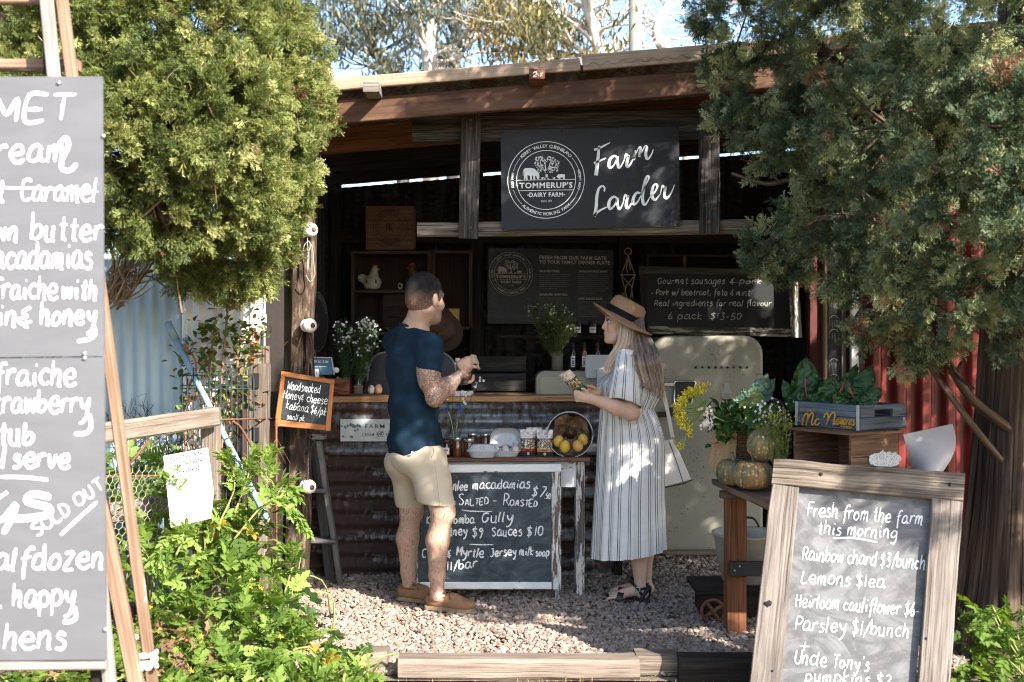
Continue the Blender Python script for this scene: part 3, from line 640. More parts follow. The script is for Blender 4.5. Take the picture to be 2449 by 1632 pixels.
# chain-link panel and slats right of the gate
mb = MB(); q = W(620,1110,6.35)
for k in range(11):
    x = 585 + k * 11
    tube(mb,[W(x,1110,6.4),W(x + 60,1220,6.4)] if x < 600 else [W(x,1110 if x < 640 else 1110,6.4),W(min(x + 60,662),1110 + (min(x + 60,662) - x) * 1.85,6.4)],.0013,4)
for k in range(14):
    y = 1110 + k * 20; tube(mb,[W(662,y,6.42),W(590,y + 130,6.42)],.0013,4); tube(mb,[W(590,y,6.4),W(662,y + 130,6.4)],.0013,4)
tube(mb,[W(661,1000,6.4),W(661,1420,6.4)],.006,6); tube(mb,[W(590,1300,6.4),W(664,1290,6.4)],.004,6); tag(mb.build('chain_link_panel',M['rusty']),'rusty chain link panel beside the shed corner','fence')
mb = MB(); beam(mb,W(560,1480,6.38),W(560,1090,6.38),.10,.03,(0,1,0),rough=.004); beam(mb,W(600,1480,6.37),W(600,1100,6.37),.08,.03,(0,1,0),rough=.004); tag(mb.build('plank_screen',M['dark_wood']),'two dark upright planks behind the chain link panel','planks')
# ---------------------------------------------------------------- right: red container wall, chalked door leaf
mb = MB(); xr = W(2048,800,8.0).x; P = []
for i in range(2):
    row = []
    for j in range(160):
        x = xr + j * .0125; ph = (j * .0125 / .17) % 1; d = .032 * max(-1,min(1,2.6 * math.sin(2 * math.pi * ph))); row.append(V((x,8.0 + d,0 if i == 0 else 3.4)))
    P.append(row)
sheet(mb,P,0,True); tag(mb.build('red_iron_wall',plain('red_cladding',(.12,.015,.011),.42,.1,.25,6)),'deep red ribbed iron wall behind the right hand tree','wall')
dl = thing('chalked_door','narrow dark chalk scribbled door leaf with pale wooden edges','door',(W(2010,800,7.7).x,7.7,0)); pl = Plane((0,7.68,0),(0,-1,0))
mb = MB(); p0,p1 = W(1978,1300,7.7),W(2012,450,7.7); box(mb,(p0.x,7.68,0),(p1.x,7.72,p1.z)); mb.build('leaf',slate('door_slate',(.03,.03,.034),.4),dl)
for x0,x1,m in ((1971,1978,M['barge']),(2012,2022,M['pale_wood']),(2022,2032,M['dark_wood'])):
    mb = MB(); p0,p1 = W(x0,1300,7.66),W(x1,440,7.66); box(mb,(p0.x,7.65,0),(p1.x,7.7,p1.z)); mb.build('stile',m,dl)
mb = MB(); p0,p1 = W(2033,1300,7.63),W(2050,440,7.63); box(mb,(p0.x,7.6,0),(p1.x,7.64,p1.z)); mb.build('white_board',M['white_paint'],dl)
mb = MB(); rd = random.Random(3)
for y in (685,712,757,790,860,897):
    ribbon(mb,spline([(1983,y + 6),(1990,y - 1),(1998,y - 1),(2007,y + 5)],4),1.6,mapper=lambda a,b: pl.at(a,b,.003))
    for k in range(9): x = rd.uniform(1982,2008); h = rd.uniform(8,30); ribbon(mb,[(x,y + 8),(x + rd.uniform(-2,2),y + 8 + h)],1.1,mapper=lambda a,b: pl.at(a,b,.003))
mb.build('chalk_scribble',M['chalk_soft'],dl)
# ---------------------------------------------------------------- vegetation
def inst(tv,tf,pos,R,s):
    v = np.einsum('nij,kj->nki',R,tv) * np.asarray(s)[:,None,None] + pos[:,None,:]
    n,k = len(pos),len(tv); return v.reshape(-1,3),(tf[None] + (np.arange(n) * k)[:,None,None]).reshape(-1,tf.shape[1])
def basis(d,roll):
    """rotation whose x axis is d, rolled by roll"""
    d = d / np.linalg.norm(d,axis=1,keepdims=True); up = np.tile(np.array([[0,0,1.]]),(len(d),1)); up[np.abs(d[:,2]) > .97] = (1,0,0)
    y = np.cross(up,d); y /= np.linalg.norm(y,axis=1,keepdims=True); z = np.cross(d,y)
    c,s = np.cos(roll)[:,None],np.sin(roll)[:,None]; return np.stack([d,y * c + z * s,z * c - y * s],2)
def rdir(n):
    d = RNG.normal(size=(n,3)); return d / np.linalg.norm(d,axis=1,keepdims=True)
def spray_template(seed,k=9,wd=.036):
    r = np.random.default_rng(seed); v = []; f = []; t = []
    def blade(o,d,L,w_):
        d = d / np.linalg.norm(d); sd = np.cross(d,(0,0,1.)); q = np.linalg.norm(sd); sd = sd / q if q > .1 else np.array((0,1.,0)); tw = r.normal(size=3) * .5; sd = sd + tw; sd /= np.linalg.norm(sd); b = len(v)
        v.extend([o,o + d * L * .5 + sd * w_,o + d * L,o + d * L * .5 - sd * w_]); f.append((b,b + 1,b + 2,b + 3)); t.extend([np.linalg.norm(o),1,1,1])
    ax = np.array((1,0,0.))
    blade(np.zeros(3),ax,.55,wd * .6); blade(ax * .5,ax + r.normal(size=3) * .15,.5,wd)
    for i in range(k):
        x = .18 + .72 * i / k; sg = 1 if i % 2 else -1; o = ax * x + r.normal(size=3) * .015; d = np.array((.8,sg * (.7 + .3 * r.random()),r.normal() * .45)); L = .46 * (1.1 - x * .55)
        blade(o,d,L,wd)
        for q in (.35,.65):
            o2 = o + d / np.linalg.norm(d) * L * q; blade(o2,d + np.array((.5,-sg * .9,r.normal() * .6)),L * .5,wd * .85); blade(o2,d + np.array((.2,sg * .9,r.normal() * .6)),L * .45,wd * .85)
    return np.array(v),np.array(f),np.array(t)
SPR = [spray_template(i) for i in range(4)]
def conifer(name,label,base,blobs,n_clump,per,size,mat,barkmat,trunk,branches,droop=.15,brown=.03,spread=.88):
    """blobs: (centre, radius(3), weight)"""
    tree = thing(name,label,'tree',base)
    C,Nn,Rr = [],[],[]
    wt = np.array([b[2] * max(b[1]) ** 2 for b in blobs]); wt = wt / wt.sum()
    for (c,r,_),w_ in zip(blobs,wt):
        k = max(2,int(n_clump * w_)); d = rdir(k); rad = .55 + .45 * RNG.random(k) ** .5; C.append(np.array(c)[None] + d * np.array(r)[None] * rad[:,None]); Nn.append(d); Rr.append(rad)
    C = np.concatenate(C); Nn = np.concatenate(Nn); n = len(C)
    V_,F_,A_ = [],[],[]; off = 0
    tone = np.clip(.45 + .22 * RNG.normal(size=n),0,1); isb = RNG.random(n) < brown
    for q in range(4):
        m = per // 4; idx = np.repeat(np.arange(n),m); k = len(idx)
        d = Nn[idx] * .9 + rdir(k) * .85 + np.array([0,-.12,.12 - droop]); d = d / np.linalg.norm(d,axis=1,keepdims=True)
        pos = C[idx] + rdir(k) * (RNG.random((k,1)) ** .6) * size * spread - d * size * .3
        s = size * (.55 + .6 * RNG.random(k)); R = basis(d,RNG.random(k) * 6.28); tv,tf,tt = SPR[q]
        v,f = inst(tv,tf,pos,R,s); V_.append(v); F_.append(f + off); off += len(v)
        tn = np.clip(tone[idx] + .12 * RNG.normal(size=k),0.08,1); tn[isb[idx]] = .0; tn[RNG.random(k) < .012] = 0
        A_.append((np.where(tn[:,None] > 0,np.clip(tn[:,None] * .75 + .25 * np.clip(tt[None],0,1) * (.4 + tn[:,None]),.07,1),.0)).ravel())
    npmesh('crown',np.concatenate(V_),np.concatenate(F_),mat,tree,attr={'lc': np.concatenate(A_)})
    mb = MB()
    trunk(mb); 
    for (p,r) in branches: tube(mb,spline(p,4),[r * (1 - .75 * i / (len(p) * 4)) for i in range((len(p) - 1) * 4 + 1)],6)
    # limbs and twigs towards the clumps
    for i in RNG.choice(n,min(n,330),replace=False):
        c = V(C[i]) + V(Nn[i]) * size * .5; t_ = V(rdir(1)[0]); e = c + t_ * random.uniform(.04,.11); tube(mb,spline([c - t_ * .04,c + V(rdir(1)[0]) * .012,(c + e) / 2 + V(rdir(1)[0]) * .02,e],3),[.0028,.0026,.0024,.0022,.002,.0018,.0016,.0014,.0012,.001],4,cap=False)
    pick = RNG.choice(n,min(n,260),replace=False); B = V(base)
    for i in pick:
        c = V(C[i]); nd = V(Nn[i]); L = random.uniform(.12,.34); s = c - nd * L + V((random.uniform(-.06,.06),random.uniform(-.06,.06),random.uniform(-.16,.02)))
        tube(mb,spline([s,(s + c) / 2 + V(rdir(1)[0]) * .03,c + nd * .03],3),[.0075,.006,.005,.0042,.0035,.003,.002],5)
    mb.build('trunk',barkmat,tree); return tree
def pb(px,py,Y,r,w=1.,ry=None):
    k = Y / FPX; return (tuple(W(px,py,Y)),(r * k,(ry or r) * k,r * k),w)
bark = wood('cypress_bark',(.014,.009,.007),(.085,.055,.038),(.25,.17,.12),16,1.0,.9,1.,.9,.4)
twig = wood('left_bark',(.08,.05,.032),(.22,.14,.09),(.38,.27,.18),30,2,.4,.5)
gr_l = leafmat('cypress_yellow_green',[(0,(.15,.085,.045)),(.05,(.15,.085,.045)),(.08,(.045,.065,.018)),(.4,(.115,.145,.036)),(.75,(.235,.255,.075)),(1,(.38,.38,.15))],.25)
gr_r = leafmat('cypress_blue_green',[(0,(.20,.11,.06)),(.05,(.20,.11,.06)),(.08,(.020,.042,.024)),(.4,(.082,.118,.058)),(.75,(.27,.30,.145)),(1,(.48,.48,.25))],.2)
BL = [pb(60,60,5.6,210),pb(250,60,5.4,200),pb(450,70,5.4,200),pb(620,70,5.7,110),pb(700,150,5.9,85,1.3),pb(735,235,5.95,62,1.6),pb(640,270,5.7,130),pb(500,290,5.3,190),pb(320,300,5.25,200),pb(120,280,5.4,220),pb(660,400,5.85,95,1.2),pb(690,480,6.0,55,1.5),
      pb(560,480,5.5,130),pb(420,480,5.4,140),pb(310,510,5.5,95),pb(640,580,5.95,70,1.4),pb(560,620,5.8,88,1.3),pb(480,650,5.8,62,1.3),pb(610,660,5.95,42,1.5),pb(570,705,5.9,26,2),pb(430,610,5.7,60),pb(755,300,5.95,34,2),pb(680,30,5.9,60),pb(270,690,6.0,28,.8)]
# thin crooked twigs under the left crown
B0 = V((-2.75,6.15,0))
def tl(mb): tube(mb,spline([B0 + V((0,0,-.05)),B0 + V((.02,0,.8)),B0 + V((.06,-.05,1.5)),B0 + V((.12,-.2,2.4)),B0 + V((.2,-.3,3.3))],4),[.19 - .008 * i for i in range(17)],12)
BRL = [([B0 + V((0,0,1.0)),W(262,700,5.8),W(300,650,5.7),W(360,560,5.6),W(450,440,5.5)],.028),([B0 + V((0,0,1.1)),W(270,690,5.75),W(330,660,5.7),W(420,630,5.8),W(520,600,5.8)],.02),([B0 + V((0,0,.95)),W(258,730,5.8),W(300,690,5.7),W(350,660,5.7),W(400,690,5.75)],.014),
       ([W(265,720,5.8),W(280,660,5.7),W(310,600,5.6),W(330,520,5.5)],.02),([W(262,690,5.8),W(272,630,5.7),W(262,560,5.6),W(290,480,5.5)],.016),([W(300,690,5.7),W(380,668,5.75),W(440,690,5.8)],.008),([W(262,740,5.8),W(290,720,5.8),W(320,690,5.8)],.01),([W(350,575,5.6),W(400,560,5.55),W(460,600,5.6)],.012),([W(330,530,5.2),W(500,380,5.2),W(510,420,5.15),W(520,500,5.2)],.009)]
BRL = [(p,r * .62) for p,r in BRL]; rdl = random.Random(31)
for i in range(34):
    a = (rdl.uniform(255,300),rdl.uniform(640,745)); e = (rdl.uniform(280,400),rdl.uniform(560,690)); m_ = ((a[0] + e[0]) / 2 + rdl.uniform(-20,20),(a[1] + e[1]) / 2 + rdl.uniform(-14,30)); Y = 5.72 + rdl.uniform(-.1,.12); BRL.append(([W(*a,Y),W(*m_,Y - .03),W(*e,Y - rdl.uniform(0,.15))],rdl.uniform(.003,.0075)))
conifer('cypress_tree','sunlit yellow green cypress overhanging the left corner of the stall',B0,BL,2500,20,.068,gr_l,twig,tl,BRL,.25,.012)
BRt = [pb(1700,20,5.5,60,.8),pb(1760,50,5.4,90),pb(1745,190,5.5,66,1.3),pb(1755,290,5.5,66,1.2),pb(1850,190,5.35,110),pb(1830,340,5.4,80),pb(1900,60,5.3,80,.6),pb(1960,320,5.2,130),pb(2010,110,5.1,150),pb(2130,260,4.65,190),pb(2060,450,5.05,130),pb(1945,540,5.15,100),pb(1850,590,5.2,62,1.3),pb(1830,640,5.2,44,1.6),pb(1900,640,5.2,40,1.3),pb(2280,120,4.3,210),pb(2330,380,4.2,210),
       pb(2170,580,4.7,140),pb(2050,650,5.1,85),pb(2110,740,5.1,85),pb(2170,830,5.1,62,1.2),pb(2240,800,5.0,70),pb(2270,690,4.55,110),pb(2390,640,4.35,130),pb(2400,780,4.6,60),pb(2060,780,5.15,40,1.3),pb(2440,500,4.0,130),pb(2420,300,4.0,150)]
BRt += [pb(2435,40,4.6,120,.8),pb(2200,300,5.4,250,.6),pb(2080,560,5.5,140,.7),pb(2330,600,5.35,200,.6),pb(2000,300,5.6,120,.6)] + [((2.15,4.95,3.75),(.8,.7,.75),.5),((2.9,4.75,2.95),(.7,.7,.8),.9),((2.0,5.0,4.5),(.7,.7,.7),.4),((1.45,5.35,3.5),(.55,.5,.55),.6),((2.6,4.55,1.9),(.45,.4,.5),.6),((3.05,4.35,1.9),(.55,.5,.55),.5),((3.55,4.75,2.15),(.8,.7,.7),.5),((3.0,5.2,3.6),(.8,.8,.8),.3),((3.4,5.3,2.7),(.8,.7,.7),.8),((3.3,5.7,3.2),(.7,.7,.7),.7),((2.85,3.65,2.0),(.5,.45,.4),.8),((3.35,3.95,2.0),(.55,.5,.45),.7),((2.65,4.2,2.0),(.5,.45,.45),.8),((1.25,4.28,3.2),(.5,.45,.45),.9),((1.08,4.95,3.75),(.55,.45,.45),.9),((3.3,5.2,2.25),(.6,.55,.5),.9),((1.72,3.8,3.15),(.48,.45,.45),.9),((4.1,4.6,2.2),(.7,.7,.7),.4),((3.8,5.8,2.6),(.9,.8,.8),.45),((4.2,5.6,2.0),(.8,.8,.8),.4),((1.38,4.72,3.1),(.5,.5,.45),.7),((4.3,6.2,2.5),(.9,.8,.8),.4),((3.65,6.6,3.3),(.9,.7,.8),.4)]  # blobs in world coordinates: unseen crown added to shade stall and gravel
TR = V((2.33,5.45,0))
def trr(mb):
    n,m = 120,36; vs = []; fs = []; uvs = []
    for i in range(m + 1):
        z = -.05 + 4.2 * (i / m) ** 1.25; r = .225 + .13 * math.exp(-z * 3.2) - .03 * z
        for j in range(n):
            a = 2 * math.pi * j / n; rr = r * (1 + .10 * mn.noise(V((math.cos(a) * 2.2,math.sin(a) * 2.2,z * .5))) - .10 * abs(mn.noise(V((math.cos(a) * 13,math.sin(a) * 13,z * 1.6)))) + .075 * mn.noise(V((math.cos(a) * 7,math.sin(a) * 7,z * .8))) + .16 * math.exp(-z * 4) * math.sin(a * 5))
            vs.append(TR + V((rr * math.cos(a) + .03 * z,rr * math.sin(a),z)))
    for i in range(m):
        for j in range(n):
            j2 = (j + 1) % n; fs.append((i * n + j,i * n + j2,(i + 1) * n + j2,(i + 1) * n + j)); z0,z1 = 4.2 * (i / m) ** 1.25,4.2 * ((i + 1) / m) ** 1.25; u = 1.5 / n
            uvs.append([(z0,j * u),(z0,(j + 1) * u),(z1,(j + 1) * u),(z1,j * u)])
    mb.add(vs,fs,uvs,0,True)
BRR = [([TR + V((-.05,-.1,.85)),W(2320,1010,5.2),W(2240,900,5.15),W(2195,830,5.15),W(2150,740,5.1)],.017),([TR + V((0,-.1,1.0)),W(2330,960,5.2),W(2270,870,5.1),W(2230,760,5.0)],.027),([TR + V((0,0,1.5)),W(2250,750,5.1),W(2170,690,5.1),W(2080,720,5.1),W(2040,770,5.15)],.016),([W(2240,760,5.1),W(2190,740,5.05),W(2140,790,5.05),W(2080,850,5.1)],.010),
       ([TR + V((0,0,2.0)),W(2150,520,5.1),W(1980,520,5.15),W(1880,560,5.18),W(1810,590,5.2)],.022),([W(1900,550,5.17),W(1850,600,5.2),W(1835,650,5.2)],.006),([TR + V((0,0,2.1)),W(2050,430,5.2),W(1900,430,5.3),W(1830,440,5.35),W(1750,415,5.4)],.018),([W(1870,440,5.3),W(1820,400,5.35),W(1770,380,5.4)],.006),([W(2300,870,5.2),W(2290,900,5.1),W(2330,930,5.0)],.012),([TR + V((0,0,2.5)),W(2120,300,5.1),W(2000,150,5.2),W(1900,40,5.3)],.03),([W(2160,120,4.8),W(2130,60,4.75),W(2140,20,4.75)],.01),([W(2290,260,4.55),W(2260,330,4.5),W(2310,400,4.5)],.012)]
conifer('cypress_tree','dark blue green cypress with a thick fibrous trunk on the right',TR,BRt,5800,20,.068,gr_r,bark,trr,BRR,.2,.010)

# broad leaves -----------------------------------------------------
def leaflet(L=1.,wd=.26,teeth=True,fold=.25,curl=.15):
    xs_ = [0,.14,.27,.33,.5,.56,.74,.80,1.] if teeth else [0,.12,.3,.5,.7,.88,1.]
    ys_ = [.02,.62,.95,.66,1.,.62,.62,.34,0] if teeth else [.03,.55,.95,1.,.8,.4,0]
    mid = [(x * L,0,-curl * L * x * x) for x in xs_]; v = []
    for x,y in zip(xs_,ys_): v.append((x * L,y * wd * L,fold * y * wd * L - curl * L * x * x))
    for x,y in zip(xs_,ys_): v.append((x * L,-y * wd * L,fold * y * wd * L - curl * L * x * x))
    k = len(xs_); v = mid + v; f = []
    for i in range(k - 1): f += [(i,i + 1,k + i + 1,k + i),(i,2 * k + i,2 * k + i + 1,i + 1)]
    return np.array(v,float),np.array(f)
def compound(seed,pairs=3):
    r = np.random.default_rng(seed); V_,F_ = [],[]; o = 0; lv,lf = leaflet(1,.30)
    def put(x,ang,s,z):
        nonlocal o
        c,sn = math.cos(ang),math.sin(ang); v = lv * s; v = v @ np.array([[c,sn,0],[-sn,c,0],[0,0,1]]); v = v + np.array((x,0,z)); V_.append(v); F_.append(lf + o); o += len(v)
    put(.62,r.normal() * .1,.42,-.06)
    for i in range(pairs):
        x = .18 + .5 * i / pairs
        for sg in (1,-1): put(x + r.normal() * .02,sg * (1.0 + r.normal() * .15),.30 + .08 * r.random() - .05 * (i == 0),-.05 * x + r.normal() * .02)
        if i: put(x - .08,1.2,.12,0); put(x - .08,-1.2,.12,0)
    return np.concatenate(V_),np.concatenate(F_)
CMP = [compound(i) for i in range(4)]
def scatter(pos,dirs,s,templ,mats,name,parent=None,lc=None,org=None):
    V_,F_,A_ = [],[],[]; off = 0; n = len(pos); ch = RNG.integers(0,len(templ),n); lc = np.clip(.5 + .22 * RNG.normal(size=n),.12,1) if lc is None else lc
    for q,(tv,tf) in enumerate(templ):
        i = np.where(ch == q)[0]
        if not len(i): continue
        R = basis(dirs[i],RNG.normal(size=len(i)) * .45); v,f = inst(tv,tf,pos[i],R,s[i]); V_.append(v); F_.append(f + off); off += len(v); A_.append(np.repeat(lc[i],len(tv)))
    return npmesh(name,np.concatenate(V_),np.concatenate(F_),mats,parent,org,attr={'lc': np.concatenate(A_)})
tomg = leafmat('tomato_leaf',[(0,(.45,.27,.03)),(.06,(.4,.25,.03)),(.10,(.05,.095,.018)),(.45,(.14,.22,.038)),(.8,(.27,.36,.08)),(1,(.42,.46,.16))],.42,.62,.2)
stemg = plain('green_stem',(.20,.22,.07),.6)
def smooth(t): t = np.clip(t,0,1); return t * t * (3 - 2 * t)
def mound(x,y):
    edge = -.60 - (y - 4.8) * .50 + .06 * np.sin(y * 9) + .05 * np.sin(y * 23 + 1); h = .80 * smooth((y - 4.55) / 1.35) * (.55 + .45 * smooth((edge - x) / .7)); return h * smooth((edge - x) / .22) + .02,edge
def tomato():
    t = thing('tomato_plants','tangled sunlit tomato plants sprawling over the gate and gravel edge','plant',(-1.4,5.3,0))
    n = 2600; y = 4.45 + 1.75 * RNG.random(n); x = -2.6 + 2.1 * RNG.random(n); h,e = mound(x,y); k = (x < e) & ~((x < -1.72) & (y < 5.05) & (RNG.random(n) < .5)); x,y,h = x[k],y[k],h[k]; n = len(x)
    z = h * (.45 + .6 * RNG.random(n) ** .5) + .03 * RNG.normal(size=n); z = np.maximum(z,.03); pos = np.stack([x,y,z],1)
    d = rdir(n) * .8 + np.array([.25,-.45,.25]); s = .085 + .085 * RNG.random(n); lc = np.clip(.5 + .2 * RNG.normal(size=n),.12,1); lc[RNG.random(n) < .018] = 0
    scatter(pos,d,s,CMP,tomg,'foliage',t,lc)
    mb = MB()
    for i in range(150):
        j = random.randrange(n); p = V(pos[j]); b = V((p.x + random.uniform(-.25,.2),p.y + random.uniform(0,.3),max(.0,p.z * .2 - .05))); tube(mb,spline([b,(b + p) / 2 + V((random.uniform(-.08,.08),random.uniform(-.05,.05),.08)),p],4),[.006 - .0004 * q for q in range(9)],5)
    tips = [((560,1290,5.5),(640,1200,5.6),(690,1215,5.6),(728,1262,5.6)),((560,1230,5.7),(590,1150,5.8),(600,1110,5.8),(610,1092,5.8)),((620,1200,5.8),(640,1150,5.8),(640,1105,5.8),(648,1085,5.8)),((520,1260,5.6),(560,1170,5.7),(552,1110,5.7),(545,1095,5.7)),((640,1250,5.6),(670,1170,5.7),(690,1165,5.7),(705,1185,5.7)),((420,1230,5.4),(430,1180,5.4),(420,1160,5.4),(415,1150,5.4)),((680,1420,5.5),(700,1350,5.5),(698,1330,5.5),(690,1315,5.5)),((420,1330,5.3),(440,1280,5.3),(395,1310,5.2),(370,1350,5.2))]
    P,D,S = [],[],[]
    for q in tips:
        c = spline([W(*a) for a in q],6); tube(mb,c,[.006 - .0002 * i for i in range(len(c))],5)
        for i in range(4,len(c)):
            for sg in (-1,1):
                P.append(c[i]); dd = (c[i] - c[i - 1]).normalized(); D.append(tuple(dd * .8 + V((sg * .8 * random.random(),-.5 * random.random(),random.uniform(-.5,.3))))); S.append(random.uniform(.07,.12) * (1.2 - .5 * i / len(c)))
    scatter(np.array(P),np.array(D),np.array(S),CMP,tomg,'shoot_leaves',t,np.clip(.62 + .15 * RNG.normal(size=len(P)),.2,1))
    mb.build('stems',stemg,t)
    mb = MB()
    for i in range(36):
        p = V(pos[random.randrange(n)]) + V((0,-.05,.03))
        for k in range(5): a = k * 1.257 + i; q = p + V((math.cos(a) * .013,random.uniform(-.006,.006),math.sin(a) * .013)); mb.add([p,(p + q) / 2 + V((.003,0,.003)),q,(p + q) / 2 - V((.003,0,.003))],[(0,1,2,3)])
    mb.build('flowers',plain('yellow_petal',(.75,.48,.04),.6),t)
    # dry yellow and brown leaves low down
    n2 = 250; x = -2.0 + .75 * RNG.random(n2); y = 4.75 + .45 * RNG.random(n2); z = .03 + .38 * RNG.random(n2) * (y - 4.4); scatter(np.stack([x,y,z],1),rdir(n2) + np.array([0,-.4,-.3]),.05 + .08 * RNG.random(n2),CMP[:2] + [leaflet(.9,.3,True,.5,.5)],leafmat('dry_leaf',[(0,(.10,.055,.03)),(.5,(.24,.15,.08)),(1,(.38,.29,.10))],.3),'dry_leaves',t,RNG.random(n2))
tomato()
def roundleaf():
    n,v,f = 28,[(0,0,0)],[]
    for j in range(n):
        a = -2.8 + 5.6 * j / (n - 1); r = 1 + .10 * math.cos(a * 7.5) + .02 * math.sin(a * 30); v.append((.15 + r * math.cos(a),r * math.sin(a),.16 * math.cos(a * 7.5) * .6 + .12))
    for j in range(n - 1): f.append((0,j + 1,j + 2))
    return np.array(v),np.array(f)
RL = roundleaf()
def mallow(spots,loc,label):
    t = thing('mallow_plant',label,'plant',loc,'mallow plants at the gravel edge'); P = [W(a,b,c) for a,b,c,_ in spots]; mb = MB(); B = V(loc)
    v,f = inst(RL[0],RL[1],np.array([tuple(p) for p in P]),basis(np.array([(.5 + .5 * random.random(),-.35,-.25 + .5 * random.random()) for _ in P]),np.array([-1.15 + .5 * random.random() for _ in P])),np.array([s for *_,s in spots]))
    npmesh('leaves',v,f,leafmat('mallow_leaf_' + str(len(P)),[(0,(.13,.24,.09)),(1,(.24,.36,.15))],.3),t,attr={'lc': np.repeat(RNG.random(len(P)),len(RL[0]))},smooth=True)
    for p in P: tube(mb,spline([B + V((0,0,0)),(B + p) / 2 + V((0,0,.03)),p],4),.0028,5)
    mb.build('stems',stemg,t)
mallow([(715,1372,5.75,.052),(742,1428,5.6,.055),(700,1410,5.6,.05),(735,1470,5.5,.05),(690,1445,5.5,.055),(720,1330,5.8,.03),(705,1500,5.35,.055),(660,1470,5.4,.05)],(W(690,1500,5.6).x,5.6,0),'pale round leaved mallow standing by the foot of the post')
mallow([(800,1520,5.25,.042),(868,1560,5.1,.04),(850,1590,5.05,.045),(880,1545,5.08,.02),(820,1560,5.1,.04),(790,1555,5.1,.045),(855,1615,4.95,.045)],(W(840,1590,5.1).x,5.1,0),'small mallow seedling spreading in front of the short sleeper')
def seedling():
    t = thing('tomato_seedling','shaded leafy tomato plant at the foot of the big trunk','plant',(2.15,4.75,0)); n = 130
    pos = np.array([tuple(W(RNG.uniform(2300,2470),RNG.uniform(1450,1640),RNG.uniform(4.55,4.95))) for _ in range(n)]); k = pos[:,2] > .01; pos = pos[k]
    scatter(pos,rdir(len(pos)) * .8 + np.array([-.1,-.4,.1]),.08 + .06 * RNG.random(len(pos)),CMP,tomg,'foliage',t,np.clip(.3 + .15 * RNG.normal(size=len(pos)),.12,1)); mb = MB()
    for i in range(14): p = V(pos[i * 7 % len(pos)]); tube(mb,spline([V((2.15 + random.uniform(-.1,.1),4.78,0)),(V((2.15,4.75,0)) + p) / 2,p],4),.004,5)
    mb.build('stems',stemg,t)
seedling()
def rose():
    t = thing('rose_bush','thin rose bush with reddening leaves against the white iron wall','plant',(W(500,900,6.38).x,6.38,0)); mb = MB(); P = []
    canes = [[(470,1400),(520,1050),(530,900),(548,700),(545,650)],[(480,1400),(440,1000),(470,880),(445,830)],[(500,1400),(540,1000),(600,830),(605,790)],[(540,1400),(560,1100),(590,960),(575,940)],[(470,1400),(450,1150),(440,1000)],[(520,1050),(500,900),(510,810),(500,790)],[(560,1100),(580,1180),(590,1300)],[(500,1200),(560,1000),(570,840),(590,800)]]
    for c in canes:
        q = spline([W(x,y,6.37 + random.uniform(-.04,.03)) for x,y in c],6); tube(mb,q,[.010 - .006 * i / len(q) for i in range(len(q))],6)
        for p in q[4:]:
            for _ in range(7): P.append(tuple(p + V((random.gauss(0,.06),random.gauss(0,.025),random.gauss(0,.055)))))
    mb.build('canes',plain('rose_cane',(.28,.16,.10),.7),t); P = np.array(P); n = len(P); lc = RNG.random(n); lf = leaflet(1,.36,False,.3)
    scatter(P,rdir(n) + np.array([0,-.3,.1]),.028 + .024 * RNG.random(n),[lf],leafmat('rose_leaf',[(0,(.20,.05,.025)),(.18,(.30,.14,.04)),(.3,(.05,.09,.02)),(.7,(.11,.17,.04)),(1,(.36,.34,.10))],.4),'leaves',t,lc)
rose()
def deadbush(n0=9):
    t = thing('bare_shrub','leafless dark twiggy shrub in front of the shade-tinted wall','plant',(W(340,1100,6.35).x,6.35,0)); mb = MB(); rd = random.Random(5)
    def grow(p,d,L,r,k):
        q = p + d * L; m = (p + q) / 2 + V((rd.gauss(0,.02),rd.gauss(0,.02),rd.gauss(0,.02))); tube(mb,[p,m,q],[r,r * .85,r * .7],4,cap=False)
        if k:
            for _ in range(rd.choice((2,3))): grow(q if rd.random() < .7 else m,(d + V((rd.gauss(0,.5),rd.gauss(0,.4),rd.gauss(.1,.3)))).normalized(),L * .72,r * .7,k - 1)
    for i in range(n0):
        b = W(255 + i * 20,1250,6.35); grow(V((b.x,6.35,.45)),V((rd.gauss(.08,.25),rd.gauss(0,.2),1)).normalized(),.22 + rd.random() * .06,.006,4)
    mb.build('twigs',plain('dark_twig',(.035,.03,.028),.8),t)
deadbush()
